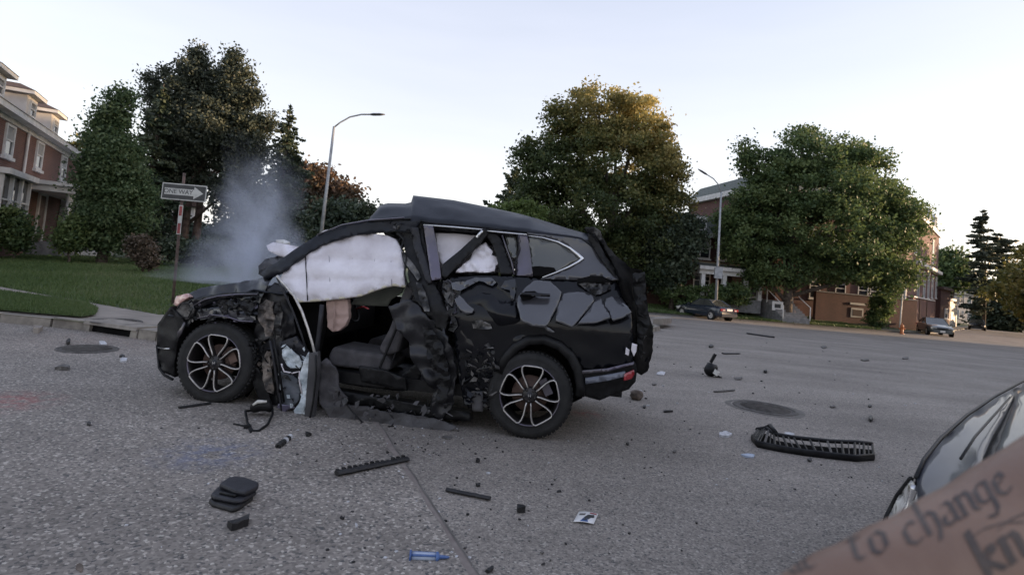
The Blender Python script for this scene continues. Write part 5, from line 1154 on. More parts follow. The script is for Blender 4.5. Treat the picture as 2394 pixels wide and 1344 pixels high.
panel('vapour_film', [(656, 818), (668, 808), (684, 820), (700, 832), (706, 852), (698, 862), (680, 860), (664, 846)], M['film'], thick=.01, dent=.035, ds=11, step=6, base=-.08, rag=1.5)
panel('vapour_film', [(722, 822), (726, 850), (720, 890), (716, 930), (708, 984), (690, 980), (684, 960), (702, 936), (704, 900), (696, 884), (704, 860), (712, 836)], M['film'], thick=.01, dent=.03, ds=11, step=6, base=-.11, rag=1.5)
strip('film_hem', [(658, 850), (664, 868), (684, 872), (700, 868), (700, 890), (706, 920)], .007, M['airbag'], base=-.10)
panel('door_lower_bracket', [(650, 944), (684, 948), (690, 954), (670, 958), (668, 974), (658, 972), (656, 956), (646, 952)], M['satin'], thick=.01, dent=.01, step=7, base=-.08)
strip('door_post', [(632, 796), (640, 840), (648, 890), (656, 940), (660, 962)], .013, M['coverg'], base=-.07)
strip('door_post', [(640, 790), (652, 860), (664, 940)], .010, M['plastic'], base=-.08)
shards('door_fragments', [(650, 790), (720, 800), (720, 980), (655, 960)], 34, .012, .045, [M['film'], M['coverg'], M['torn'], M['plastic']], base=(-.12, -.02))
panel('blue_grey_door_cloth', [(652, 870), (680, 876), (700, 890), (698, 935), (684, 950), (658, 944)], noisy('blue_grey_cloth', (.06, .07, .085), (.14, .15, .17), 9, .8, .5, 20), thick=.01, dent=.03, ds=9, step=7, base=-.07)

# ---- the opening behind it: crushed sill, torn grey trim, bent seat (soft, dark, cloth-like things)
panel('sill', [(735, 905), (860, 925), (1000, 950), (1100, 965), (1100, 985), (1000, 978), (860, 952), (735, 935)], M['plastic'], thick=.12, dent=.03, ds=5, step=14, base=.06)
panel('torn_door_trim', [(905, 716), (948, 700), (975, 712), (1000, 742), (1038, 770), (1058, 820), (1066, 885), (1056, 950), (1030, 985), (1004, 968), (1012, 915), (985, 880), (962, 850), (952, 800), (925, 770)], M['tornflat'], thick=.03, dent=.08, ds=4, step=7, base=-.02, rag=3)
panel('torn_inner_skin', [(985, 760), (1010, 772), (1030, 800), (1046, 850), (1050, 900), (1040, 950), (1020, 940), (1022, 890), (1004, 846), (990, 800)], M['plastic'], thick=.02, dent=.05, ds=8, step=7, base=-.08, rag=3, smooth=False)
panel('seat_side_valance', [(772, 868), (850, 876), (930, 884), (972, 850), (984, 868), (976, 905), (940, 915), (850, 905), (776, 892)], M['plastic'], thick=.04, dent=.012, ds=6, step=10, base=.14)
strip('seat_piping', [(770, 838, .2), (810, 834, .2), (870, 846, .2), (914, 852, .2), (934, 800, .2), (944, 740, .2), (950, 700, .2)], .006, M['coverg'], base=.02)
strip('seat_belt_webbing', [(965, 690, .10), (930, 760, .14), (900, 830, .16), (880, 880, .12), (905, 905, .08)], .012, M['plastic'])
panel('hanging_headliner', [(742, 850), (760, 838), (784, 860), (790, 905), (812, 930), (800, 962), (770, 970), (744, 940)], M['seat'], thick=.02, dent=.04, ds=6, step=9, base=-.06, rag=2)
panel('door_pocket', [(838, 856), (900, 866), (946, 884), (950, 914), (900, 904), (844, 892)], M['plastic'], thick=.05, dent=.015, ds=6, step=10, base=-.01)
panel('torn_sill_cover', [(758, 950), (830, 948), (900, 962), (960, 972), (1030, 985), (1066, 1000), (1040, 1016), (980, 1008), (930, 1026), (880, 1002), (826, 1018), (780, 990)], M['trimgrey'], thick=.02, dent=.05, ds=5, step=9, base=-.10, rag=2.5, smooth=False)
strip('loose_wiring', [(800, 930), (820, 958), (850, 990), (870, 1010), (900, 1012), (920, 990)], .007, M['plastic'], base=-.14)
shards('opening_fragments', [(760, 900), (1050, 940), (1060, 1000), (780, 1000)], 60, .012, .05, [M['plastic'], M['trimgrey'], M['torn'], M['seat']], base=(-.16, -.04))
panel('torn_floor_edge', [(738, 986), (770, 1000), (800, 1010), (812, 1035), (806, 1058), (782, 1050), (752, 1025), (730, 1006)], M['mud'], thick=.06, dent=.02, ds=9, step=8, base=-.18)

# ---- rear door and quarter: black mangled base with lifted pale facets
panel('rear_side_skin', [(1034, 652), (1060, 648), (1130, 644), (1210, 646), (1300, 655), (1372, 656), (1442, 656), (1456, 690), (1476, 732), (1480, 790), (1480, 850), (1420, 858), (1362, 864), (1352, 842), (1330, 818), (1296, 802), (1250, 800), (1215, 812), (1185, 842), (1164, 880), (1150, 925), (1140, 950), (1095, 955), (1076, 900), (1070, 820), (1060, 770), (1044, 720)], M['paint'], thick=.02, dent=.006, ds=3, step=11, base=.012)
panel('mangled_rear_door', [(1040, 660), (1110, 650), (1208, 655), (1208, 700), (1216, 750), (1240, 780), (1200, 815), (1170, 850), (1162, 900), (1150, 955), (1120, 950), (1085, 945), (1072, 880), (1064, 800), (1052, 720)], M['paint'], thick=.02, dent=.06, ds=4, step=8, base=.0, rag=2)
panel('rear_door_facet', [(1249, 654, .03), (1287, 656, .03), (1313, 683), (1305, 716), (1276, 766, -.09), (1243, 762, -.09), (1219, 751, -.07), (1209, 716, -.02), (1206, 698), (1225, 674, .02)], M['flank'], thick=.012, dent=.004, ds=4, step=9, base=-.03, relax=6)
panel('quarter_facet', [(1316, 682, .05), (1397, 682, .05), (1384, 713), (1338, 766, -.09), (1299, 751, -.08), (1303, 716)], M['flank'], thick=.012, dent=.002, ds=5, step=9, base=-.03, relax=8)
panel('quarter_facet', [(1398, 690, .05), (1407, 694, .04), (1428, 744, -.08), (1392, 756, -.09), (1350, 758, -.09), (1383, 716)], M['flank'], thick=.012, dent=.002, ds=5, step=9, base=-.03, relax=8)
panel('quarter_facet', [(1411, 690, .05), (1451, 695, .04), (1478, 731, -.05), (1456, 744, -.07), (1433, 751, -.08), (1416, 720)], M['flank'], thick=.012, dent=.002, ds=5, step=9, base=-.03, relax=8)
panel('facet_slot', [(1214, 690), (1228, 681), (1250, 680), (1262, 688), (1240, 700), (1222, 704)], M['dark'], thick=.01, base=-.075, step=8)
panel('door_handle', [(1218, 683), (1250, 684), (1286, 687), (1286, 694), (1250, 693), (1220, 690)], M['paint'], thick=.03, base=-.10, step=8)
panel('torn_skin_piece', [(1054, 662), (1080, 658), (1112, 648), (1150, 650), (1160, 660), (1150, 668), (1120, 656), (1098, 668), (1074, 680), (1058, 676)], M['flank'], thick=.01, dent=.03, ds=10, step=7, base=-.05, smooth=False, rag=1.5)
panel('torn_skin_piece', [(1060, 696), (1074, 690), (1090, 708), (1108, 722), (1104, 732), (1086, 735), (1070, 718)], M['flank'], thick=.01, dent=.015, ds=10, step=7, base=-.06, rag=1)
panel('torn_skin_piece', [(1180, 656), (1204, 652), (1206, 664), (1202, 700), (1196, 704), (1192, 678), (1170, 672)], M['paintsc'], thick=.01, dent=.02, ds=10, step=6, base=-.05, smooth=False, rag=1.5)
panel('torn_skin_piece', [(1272, 762), (1284, 766), (1298, 776), (1290, 778), (1276, 772)], M['flank'], thick=.01, base=-.06, step=6)
panel('tail_lamp_wreck', [(1352, 664), (1376, 660), (1400, 664), (1426, 660), (1430, 676), (1412, 684), (1392, 690), (1374, 680)], M['torn'], thick=.03, dent=.035, ds=18, step=5, base=-.03, smooth=False, rag=1.5)
panel('tail_lamp_recess', [(1350, 652), (1380, 645), (1410, 646), (1428, 654), (1432, 662), (1350, 664)], M['dark'], thick=.02, base=-.008, step=9)
shards('mangled_sill_fragments', [(1072, 820), (1150, 800), (1170, 860), (1150, 950), (1085, 950)], 90, .010, .05, [M['plastic'], M['plastic'], M['torn'], M['paint'], M['debrisg']], base=(-.06, .03))
shards('torn_edge_fragments', [(1034, 655), (1062, 655), (1068, 770), (1050, 776)], 34, .010, .04, [M['torn'], M['plastic'], M['satin']], base=(-.07, .0))
panel('mud_flap_box', [(1104, 916), (1128, 916), (1128, 962), (1104, 960)], M['trimgrey'], thick=.04, base=-.03, step=12)
# arch lip
m = MB(); ap = [(1166, 870), (1180, 840), (1204, 812), (1236, 796), (1272, 794), (1308, 808), (1334, 832), (1350, 862), (1358, 900), (1356, 925)]
m.tube([Sp(x, y, -.015) for x, y in ap], [(.03, .042)] * len(ap), 8, flat=cn); m.build('wheel_arch_lip', M['plastic'], suv, True)
panel('rear_arch_liner', [(1150, 940), (1164, 880), (1185, 842), (1215, 812), (1250, 800), (1296, 802), (1330, 818), (1352, 842), (1362, 930), (1300, 960), (1180, 960)], M['dark'], thick=.02, base=.25, step=20)
# rear bumper
panel('rear_bumper', [(1358, 866), (1420, 862), (1484, 846, -.01), (1490, 862, .0), (1486, 892, .02), (1470, 910, .04), (1430, 924, .04), (1402, 936, .04), (1366, 926, .03), (1352, 905)], M['plastic'], thick=.25, dent=.008, ds=5, step=11, base=-.01)
panel('rear_bumper_strip', [(1368, 884), (1420, 876), (1462, 868), (1462, 880), (1420, 890), (1369, 898)], noisy('slate_bumper_strip', (.10, .11, .14), (.15, .16, .20), 4, .4, coat=.4), thick=.03, dent=.002, step=10, base=-.04)
panel('bumper_step', [(1360, 866), (1420, 861), (1482, 846), (1482, 852), (1420, 868), (1362, 874)], M['satin'], thick=.02, step=10, base=-.035)
panel('rear_reflector', [(1460, 874), (1482, 864), (1484, 874), (1476, 886), (1458, 890)], M['redlens'], thick=.02, step=7, base=-.05)
# tailgate and shattered tail, hanging off behind
def tail(px, py, e=0.0): return onplane(px, py, GR + cn * (.35 + e), cn)
panel('tailgate', [(1368, 532, .3), (1392, 534, .3), (1404, 545, .2), (1420, 575, .2), (1446, 602, .1), (1474, 626, .0), (1502, 630, .1), (1512, 660, .3), (1514, 720, .4), (1528, 765, .5), (1528, 820, .5), (1514, 868, .4), (1500, 878, .3), (1482, 868, .1), (1478, 790, -.2), (1476, 730, -.25), (1456, 690, -.3), (1448, 650, -.3), (1430, 610, -.2), (1404, 565, -.1)], M['dark'], thick=.25, dent=.05, ds=6, step=12, mapf=tail, rag=1.5)
panel('spoiler_scrap', [(1368, 531), (1388, 530), (1404, 540), (1410, 560), (1402, 562), (1392, 548), (1374, 542)], M['torn'], thick=.03, dent=.02, ds=10, step=6, mapf=tail, base=-.15, rag=1)
panel('d_pillar', [(1374, 545), (1392, 552), (1412, 590), (1432, 620), (1450, 650), (1440, 652), (1420, 628), (1398, 596), (1376, 560)], M['plastic'], thick=.05, step=9, base=-.02)
panel('inner_tail_scrap', [(1478, 802), (1490, 806), (1488, 822), (1482, 834), (1476, 818)], M['airbag'], thick=.01, dent=.01, step=5, mapf=tail, base=-.42)
panel('inner_tail_scrap', [(1464, 812), (1472, 818), (1470, 832), (1462, 828)], M['airbag'], thick=.01, dent=.01, step=5, mapf=tail, base=-.42)
panel('tail_side_scrap', [(1480, 640), (1508, 636), (1512, 700), (1520, 760), (1506, 790), (1500, 840), (1490, 800), (1492, 740), (1484, 690)], M['plastic'], thick=.04, dent=.04, ds=8, step=9, mapf=tail, base=-.12, smooth=False, rag=2)
shards('tail_fragments', [(1450, 640), (1500, 640), (1520, 840), (1490, 850), (1476, 740)], 22, .012, .04, [M['plastic'], M['torn'], M['plastic']], base=(-.15, .1), mapf=tail)

# ---- wheels
def wheel(c, tilt=0.0, rusty=False, rot=0.0):
    w = empty('wheel', c); w.location = c - suv.location; w.parent = suv; ax = -cn   # axis points to the viewer
    ax = (ax + cu * tilt).normalized(); up0 = (cu - ax * cu.dot(ax)).normalized(); rt0 = up0.cross(ax)
    m = MB(); m.lathe(c, ax, [(.250, .01), (.262, .0), (.30, .012), (.335, .006), (.352, -.012), (.360, -.04), (.362, -.11), (.360, -.19), (.345, -.22), (.30, -.225), (.25, -.20)], 56, ref=up0)
    for k in range(56):     # tread blocks
        a = 2 * math.pi * k / 56; d = up0 * math.cos(a) + rt0 * math.sin(a); t = rt0 * math.cos(a) - up0 * math.sin(a)
        m.obox(c + d * .3585 - ax * .045 , t * .013, d * .006, ax * .028)
    m.build('tyre', M['tyre'], w, True)
    m = MB(); m.lathe(c, ax, [(.250, .008), (.256, .002), (.246, -.006), (.238, -.03), (.232, -.12), (.232, -.2)], 48, ref=up0); m.build('rim', M['rimdark'], w, True)
    m = MB(); m.lathe(c, ax, [(.251, .006), (.254, .010), (.246, .010), (.244, .0)], 56, ref=up0); m.build('rim_edge', M['satin'], w, True)
    m = MB(); m.lathe(c, ax, [(0, -.07), (.155, -.07), (.158, -.09), (0, -.09)], 40, ref=up0); m.build('brake_disc', M['disc'], w, True)
    a0 = math.radians(60); m = MB(); d = up0 * math.cos(a0) + rt0 * math.sin(a0); m.obox(c + d * .15 - ax * .06, d * .035, (rt0 * math.cos(a0) - up0 * math.sin(a0)) * .07, ax * .03); m.build('brake_caliper', M['disc'] if rusty else M['satin'], w)
    m = MB(); m.lathe(c, ax, [(0, .004), (.028, .004), (.034, -.002), (.05, -.004), (.064, -.012), (.066, -.06)], 30, ref=up0)
    for k in range(5):
        a = 2 * math.pi * (k + .5) / 5 + rot; d = up0 * math.cos(a) + rt0 * math.sin(a); m.lathe(c + d * .049, ax, [(0, .006), (.009, .006), (.009, -.01)], 8)
    hub = m.build('hub', M['rimdark'], w, True); m = MB(); m.lathe(c, ax, [(0, .009), (.026, .0085), (.028, .004)], 24, ref=up0)
    cap = m.build('centre_cap', M['coverg'], w, True)
    m = MB()        # small plain metal badge bars on the cap
    m.obox(c + ax * .011 - rt0 * .009, rt0 * .002, up0 * .011, ax * .0015); m.obox(c + ax * .011 + rt0 * .009, rt0 * .002, up0 * .011, ax * .0015); m.obox(c + ax * .011, rt0 * .009, up0 * .002, ax * .0015); m.build('cap_badge', M['chrome'], cap)
    for k in range(5):
        a = 2 * math.pi * k / 5 + rot; d = up0 * math.cos(a) + rt0 * math.sin(a); t = rt0 * math.cos(a) - up0 * math.sin(a)
        half = [(.060, .022), (.085, .033), (.12, .053), (.155, .073), (.195, .087), (.224, .088), (.239, .074), (.242, .036)]
        pts = [(r, -s) for r, s in half] + [(.2425, 0)] + [(r, s) for r, s in half[::-1]]
        m = MB(); m.tube([c + d * r + t * s + ax * (.006 + .004 * (r / .24) ** 2) for r, s in pts], [(.0075, .0062)] * len(pts), 6, flat=ax); m.build('spoke', M['rimface'], w, True)
        for sgn in (-1, 1):       # dark arm body behind the machined edge
            m = MB()
            for q in range(len(half) - 1):
                (r0, s0), (r1, s1) = half[q], half[q + 1]
                if r1 > .235: continue
                o0, o1 = (d * r0 + t * s0 * sgn), (d * r1 + t * s1 * sgn); wd = t * sgn * .010
                b = [c + o0 - wd, c + o0 + wd, c + o1 + wd, c + o1 - wd]; m.hexa([x - ax * .035 for x in b] + [x - ax * .001 for x in b])
            m.build('spoke_body', M['rimdark'], w)
    return w
def wc(px, py):  # wheel centre from the photo
    return onplane(px, py, GR, cn)
c1w, c2w = wc(1238, 924), wc(501, 848)
wheel(c1w, .0, False, rot=math.radians(2)); wheel(c2w, .03, True, rot=math.radians(3))
for c in (c1w, c2w):       # far wheels
    m = MB(); q = c + cn * 1.80; q.z = .36; m.lathe(q, cn, [(.0, .0), (.24, .0), (.26, -.01), (.345, -.01), (.362, -.05), (.362, -.19), (.34, -.21), (.0, -.21)], 36)
    f = m.build('far_wheel', M['tyre'], suv, True)
m = MB(); m.tube([Wc(0, .2, .36), Wc(0, 1.65, .36)], .04, 8); m.tube([Wc(WB, .2, .34), Wc(WB, 1.65, .34)], .035, 8); m.build('axles', M['plastic'], suv)

# ---- smoke rising from the bonnet
def smoke():
    a = atY(470, 655, 6.2); b = atY(625, 330, 6.2); x0, x1 = atY(380, 600, 6.2).x - .3, atY(800, 500, 6.2).x + .4; z0, z1 = .98, atY(620, 320, 6.2).z
    m = MB(); m.box((x0, 5.2, z0), (x1, 7.4, z1)); ctr = ((x0 + x1) / 2, 6.3, (z0 + z1) / 2)
    mt = bpy.data.materials.new('smoke'); mt.use_nodes = True; n, l = mt.node_tree.nodes, mt.node_tree.links; n.remove(n['Principled BSDF'])
    v = n.new('ShaderNodeVolumePrincipled'); v.inputs['Color'].default_value = (.80, .85, .97, 1); v.inputs['Anisotropy'].default_value = .25; l.new(v.outputs[0], n['Material Output'].inputs['Volume'])
    t = n.new('ShaderNodeTexCoord'); s = n.new('ShaderNodeSeparateXYZ'); l.new(t.outputs['Object'], s.inputs[0])
    def mth(op, a_, b_=None, c_=None):
        q = n.new('ShaderNodeMath'); q.operation = op
        for i, w in enumerate((a_, b_, c_)):
            if w is None: continue
            if isinstance(w, (int, float)): q.inputs[i].default_value = w
            else: l.new(w, q.inputs[i])
        return q.outputs[0]
    nz0 = n.new('ShaderNodeTexNoise'); nz0.inputs['Scale'].default_value = 1.1; nz0.inputs['Detail'].default_value = 3; l.new(t.outputs['Object'], nz0.inputs['Vector'])
    nz1 = n.new('ShaderNodeTexNoise'); nz1.inputs['Scale'].default_value = 1.7; nz1.inputs['Detail'].default_value = 3; nz1.inputs['Distortion'].default_value = .8; l.new(t.outputs['Object'], nz1.inputs['Vector'])
    H0 = z1 - z0; f = mth('DIVIDE', mth('ADD', s.outputs['Z'], H0 / 2), H0)           # 0 at the bonnet, 1 at the top
    ax0, ax1 = atY(580, 640, 6.2).x - ctr[0], atY(612, 340, 6.2).x - ctr[0]
    axx = mth('ADD', mth('MULTIPLY', f, ax1 - ax0), ax0); axx = mth('ADD', axx, mth('MULTIPLY', mth('SUBTRACT', nz0.outputs['Fac'], .5), 1.3))
    wd = mth('ADD', mth('MULTIPLY', mth('POWER', mth('SUBTRACT', 1.0, f), 1.6), .85), .18)
    dx = mth('DIVIDE', mth('SUBTRACT', s.outputs['X'], axx), wd); dy = mth('DIVIDE', s.outputs['Y'], .7)
    rr_ = mth('ADD', mth('MULTIPLY', dx, dx), mth('MULTIPLY', dy, dy)); body = mth('MAXIMUM', mth('SUBTRACT', 1.0, rr_), 0.0)
    top = mth('MULTIPLY', mth('MINIMUM', mth('MULTIPLY', mth('SUBTRACT', 1.0, f), 2.6), 1.0), 1.0)
    ns = n.new('ShaderNodeMapRange'); ns.inputs['From Min'].default_value = .44; ns.inputs['From Max'].default_value = .70; l.new(nz1.outputs['Fac'], ns.inputs['Value'])
    den = mth('MULTIPLY', mth('MULTIPLY', mth('MULTIPLY', body, top), mth('ADD', ns.outputs['Result'], .18)), 1.55); den = mth('MULTIPLY', den, mth('ADD', 1.0, mth('MULTIPLY', mth('POWER', mth('SUBTRACT', 1.0, f), 2.5), 1.3))); l.new(den, v.inputs['Density'])
    o = m.build('smoke', mt, None, loc=ctr); tag(o, 'thin grey blue smoke rising from the crumpled bonnet of the wrecked SUV', 'smoke'); o['kind'] = 'stuff'; return o
smoke()
# ================================================================= parked cars
def sedan(name, label, P0, heading, paint, W_=1.80, L=4.55, plate_front=False, tall=0.0):
    """P0: ground point under the car's centre, heading: unit vector the nose points to"""
    h = Vector(heading).normalized(); s = Vector((h.y, -h.x, 0)); P0 = Vector(P0); P0.z = zg(P0.x, P0.y); root = empty(name, P0, label, 'car')
    def q(u, v, z): return P0 + h * u + s * v + Vector((0, 0, z))
    hl = L / 2; hw = W_ / 2
    # stations: u, half width, sill z, shoulder z, top z (bonnet/boot deck)
    st = [(-hl, .78, .42, .72, .80), (-hl + .06, .90, .30, .82, .96), (-hl + .45, .97, .24, .90, 1.02 + tall), (-hl + 1.1, 1.0, .22, .92, 1.03 + tall), (0, 1.0, .20, .90, .98), (hl - 1.35, 1.0, .22, .86, .94), (hl - .7, .98, .24, .80, .88), (hl - .15, .88, .28, .70, .76), (hl, .70, .40, .60, .64)]
    vs = []; R = 10
    for u, w, z0, z1, z2 in st:
        w *= hw; vs += [q(u, v, z) for v, z in ((-w * .86, z0), (-w, z0 + .12), (-w * 1.0, (z0 + z1) / 2), (-w * .97, z1), (-w * .80, z2), (w * .80, z2), (w * .97, z1), (w, (z0 + z1) / 2), (w, z0 + .12), (w * .86, z0))]
    n = len(st); fs = [(i * R + j, i * R + (j + 1) % R, (i + 1) * R + (j + 1) % R, (i + 1) * R + j) for i in range(n - 1) for j in range(R)] + [tuple(range(R)), tuple((n - 1) * R + j for j in range(R - 1, -1, -1))]
    body = mesh_obj('body', vs, fs, paint, root, True); md = body.modifiers.new('bevel', 'BEVEL'); md.width = .03; md.segments = 2; md.limit_method = 'ANGLE'
    # cabin: glass trapezoid with roof skin
    cb0 = [(-hl + .62, .76, 1.00), (hl - 1.45, .78, .93)]; ct0 = [(-hl + 1.35, .60, 1.40 + tall), (hl - 2.25, .62, 1.41 + tall)]
    vs = [q(cb0[0][0], -cb0[0][1] * hw / .9, cb0[0][2]), q(cb0[1][0], -cb0[1][1] * hw / .9, cb0[1][2]), q(cb0[1][0], cb0[1][1] * hw / .9, cb0[1][2]), q(cb0[0][0], cb0[0][1] * hw / .9, cb0[0][2]),
          q(ct0[0][0], -ct0[0][1] * hw / .9, ct0[0][2]), q(ct0[1][0], -ct0[1][1] * hw / .9, ct0[1][2]), q(ct0[1][0], ct0[1][1] * hw / .9, ct0[1][2]), q(ct0[0][0], ct0[0][1] * hw / .9, ct0[0][2])]
    m = MB(); m.hexa(vs); g = m.build('windows', M['tglass'], root)
    m = MB(); a, b, c, d = vs[4:8]; up = Vector((0, 0, .035)); e = Vector((0, 0, -.01)); ex_ = s * .02
    m.hexa([a - ex_ + e, b - ex_ + e, c + ex_ + e, d + ex_ + e, a + up + s * .08, b + up + s * .08, c + up - s * .08, d + up - s * .08]); r = m.build('roof', paint, root); md = r.modifiers.new('bevel', 'BEVEL'); md.width = .02; md.segments = 2
    for i, j in ((0, 4), (1, 5), (2, 6), (3, 7)):
        m = MB(); m.tube([vs[i], vs[j]], .035, 6); m.build('pillar', paint, root)
    for sg_, (i, j, k, l_) in ((-1, (0, 1, 5, 4)), (1, (3, 2, 6, 7))):
        lo_ = vs[i].lerp(vs[j], .46); hi_ = vs[l_].lerp(vs[k], .42); m = MB(); m.tube([lo_ + s * sg_ * .01, hi_ + s * sg_ * .01], .03, 6); m.build('door_pillar', M['plastic'], root)
    for u in (-hl + .85, hl - .85):
        for v in (-1, 1):
            c = q(u, v * (hw - .10), .325); w = empty('wheel', c); w.location = c - root.location; w.parent = root
            m = MB(); m.lathe(c, s * v, [(.20, .10), (.27, .115), (.32, .10), (.325, 0), (.31, -.1), (.0, -.1)], 26); m.build('tyre', M['tyre'], w, True)
            m = MB(); m.lathe(c, s * v, [(0, .10), (.03, .105), (.06, .09), (.19, .095), (.205, .105), (.21, .09)], 26); m.build('rim', M['rimface'], w, True)
            m = MB(); m.lathe(q(u, v * (hw - .015), .34), s * v, [(.345, -.2), (.345, .0), (.385, .012), (.39, -.02)], 22); m.build('wheel_arch', M['plastic'], w, True)
    for v in (-1, 1):
        m = MB(); m.obox(q(-hl + .04, v * hw * .70, .79), s * .20, h * .06, Vector((0, 0, .075))); t = m.build('tail_lamp', M['redlens'], root)
        m = MB(); m.obox(q(-hl - .025, v * hw * .62, .77), s * .09, h * .006, Vector((0, 0, .028))); m.build('reverse_lamp', M['lens'], t)
        m = MB(); m.obox(q(hl - .10, v * hw * .66, .63), s * .18 + h * -.04 * v, h * .06, Vector((0, 0, .06))); m.build('headlamp', M['lens'], root)
        m = MB(); m.obox(q(hl - 1.55, v * (hw + .07), 1.0), s * .09, h * .05, Vector((0, 0, .06))); m.build('mirror', paint, root)
    m = MB(); m.obox(q(-hl - .012, 0, .80), s * .26, h * .012, Vector((0, 0, .075))); m.build('number_plate', M['white'], root)
    m = MB(); m.obox(q(-hl + .02, 0, .42), s * (hw * .82), h * .07, Vector((0, 0, .10))); m.build('rear_bumper', M['plastic'] if tall else paint, root)
    m = MB(); m.obox(q(hl - .03, 0, .60), s * .36, h * .03, Vector((0, 0, .07))); m.build('grille', M['plastic'], root)
    m = MB(); m.obox(q(hl - .03, 0, .36), s * (hw * .72), h * .07, Vector((0, 0, .10))); m.build('front_bumper', paint, root)
    if plate_front: m = MB(); m.obox(q(hl + .045, 0, .40), s * .17, h * .01, Vector((0, 0, .075))); m.build('front_plate', M['white'], root)
    return root
w1_, w2_ = gt(1592, 738), gt(1660, 749)
vdir = Vector((w1_.x, w1_.y, 0)).normalized(); ang = math.radians(43); hd = Vector((vdir.x * math.cos(ang) - vdir.y * math.sin(ang), vdir.x * math.sin(ang) + vdir.y * math.cos(ang), 0))
pc = atY(1648, 735, 41.2)
sedan('parked_sedan', 'dark blue sedan parked by the kerb left of the big green tree', (pc.x, pc.y, 0), hd, M['navy'])
ps = gt(2196, 786); vv = Vector((ps.x, ps.y, 0)).normalized(); a2 = math.radians(180 + 14); hd2 = Vector((vv.x * math.cos(a2) - vv.y * math.sin(a2), vv.x * math.sin(a2) + vv.y * math.cos(a2), 0))
sedan('parked_sedan', 'grey green sedan facing the camera beside the red panelled wall', (ps.x - hd2.x * 2.25 + .25, ps.y - hd2.y * 2.25, 0), hd2, M['silver'], plate_front=True)
ps = gt(2284, 772); q_ = Vector((ps.x, ps.y, 0)).normalized(); sedan('distant_car', 'dark distant car parked beyond the white garage', (ps.x + q_.x * 2, ps.y + q_.y * 2, 0), -q_, M['paint'])

# ================================================================= near car, lower right
nc0 = Vector((1.12, 1.62, 0)); na = Vector((.75, .66, 0)).normalized(); nb = Vector((na.y, -na.x, 0))
near_car = empty('near_car', nc0 + na * 1.2 + nb * .9, 'glossy dark car with a clear headlamp in the lower right corner', 'car')
def nq(u, v, z): return nc0 + na * u + nb * v + Vector((0, 0, z))
prof = [(-.05, .46), (.0, .60), (.10, .70), (.30, .78), (.70, .86), (1.10, .905), (1.45, .93), (1.52, .94)]
vs = []; NV = 13
for u, z in prof:
    for j in range(NV):
        t = j / (NV - 1); v = .06 + 1.70 * t; e = min(t, 1 - t) * 2; vs.append(nq(u + .28 * (1 - e ** .6) * max(0, 1 - u / .9) + .04, v, z - .04 - .06 * (1 - e) ** 3 + .025 * e))
fs = [(i * NV + j, i * NV + j + 1, (i + 1) * NV + j + 1, (i + 1) * NV + j) for i in range(len(prof) - 1) for j in range(NV - 1)]
o = mesh_obj('bonnet', vs, fs, M['paint'], near_car, True)
m = MB()
m.hexa([nq(u, v, z) for z in (.2, .62) for u, v in ((.22, .02), (4.2, .02), (4.2, 1.8), (.22, 1.8))]); m.build('lower_body', M['paint'], near_car)
m = MB(); m.hexa([nq(u, v, z) for z in (.18, .50) for u, v in ((-.02, .30), (.3, .02), (.3, 1.80), (-.02, 1.5))]); m.build('front_bumper', M['paint'], near_car)
m = MB(); m.hexa([nq(1.5, .10, .86), nq(4.3, .10, .86), nq(4.3, 1.72, .86), nq(1.5, 1.72, .86), nq(2.3, .30, 1.40), nq(3.6, .30, 1.40), nq(3.6, 1.5, 1.40), nq(2.3, 1.5, 1.40)]); m.build('windows', M['tglass'], near_car)
m = MB(); m.hexa([nq(1.52, .02, .60), nq(4.3, .02, .60), nq(4.3, 1.8, .60), nq(1.52, 1.8, .60), nq(1.52, .05, .87), nq(4.3, .05, .87), nq(4.3, 1.75, .87), nq(1.52, 1.75, .87)]); m.build('doors', M['paint'], near_car)
for u in (.85, 3.5):
    for v in (.02, 1.66):
        c = nq(u, v + .06, .33); m = MB(); m.lathe(c, nb, [(0, -.1), (.2, -.1), (.25, -.11), (.33, -.09), (.33, .09), (.2, .1), (0, .1)], 30); m.build('wheel', M['tyre'], near_car, True)
def nz_(px, py, z): return atZ(px, py, z)
upn = Vector((0, 0, -1))
def npanel(name, pts, mat, th=.02, step=26, dent=0.0, parent=None): return panel(name, pts, mat, parent or near_car, thick=th, step=step, dent=dent, mapf=nz_, nrm=upn, relax=30)
npanel('wing', [(2143, 1118, .86), (2162, 1078, .885), (2202, 1030, .915), (2262, 975, .945), (2326, 930, .965), (2368, 908, .975), (2372, 925, .975), (2352, 968, .955), (2320, 1020, .94), (2298, 1070, .925), (2286, 1130, .905), (2250, 1230, .87), (2200, 1260, .85), (2150, 1215, .82), (2146, 1160, .84)], noisy('near_car_wing_paint', (.020, .023, .034), (.030, .034, .048), 6, .45, coat=.35), step=22)
npanel('bonnet_skin', [(2380, 912, .985), (2394, 897, .99), (2480, 850, 1.02), (2560, 1000, 1.02), (2500, 1300, .97), (2330, 1320, .92), (2308, 1180, .905), (2316, 1085, .935), (2342, 1020, .955), (2368, 950, .975)], noisy('near_car_bonnet_paint', (.026, .032, .040), (.036, .042, .052), 6, .45, coat=.35), step=26)
npanel('bonnet_gap', [(2366, 906, .962), (2384, 906, .965), (2372, 950, .955), (2346, 1018, .935), (2322, 1085, .915), (2316, 1180, .88), (2280, 1230, .86), (2284, 1080, .90), (2310, 1020, .92), (2345, 958, .94)], M['plastic'], th=.03)
npanel('wing_edge_rubber', [(2138, 1128, .85), (2150, 1088, .87), (2190, 1030, .90), (2218, 1006, .92), (2212, 1022, .918), (2172, 1070, .888), (2150, 1110, .865)], M['plastic'], th=.03, step=14)
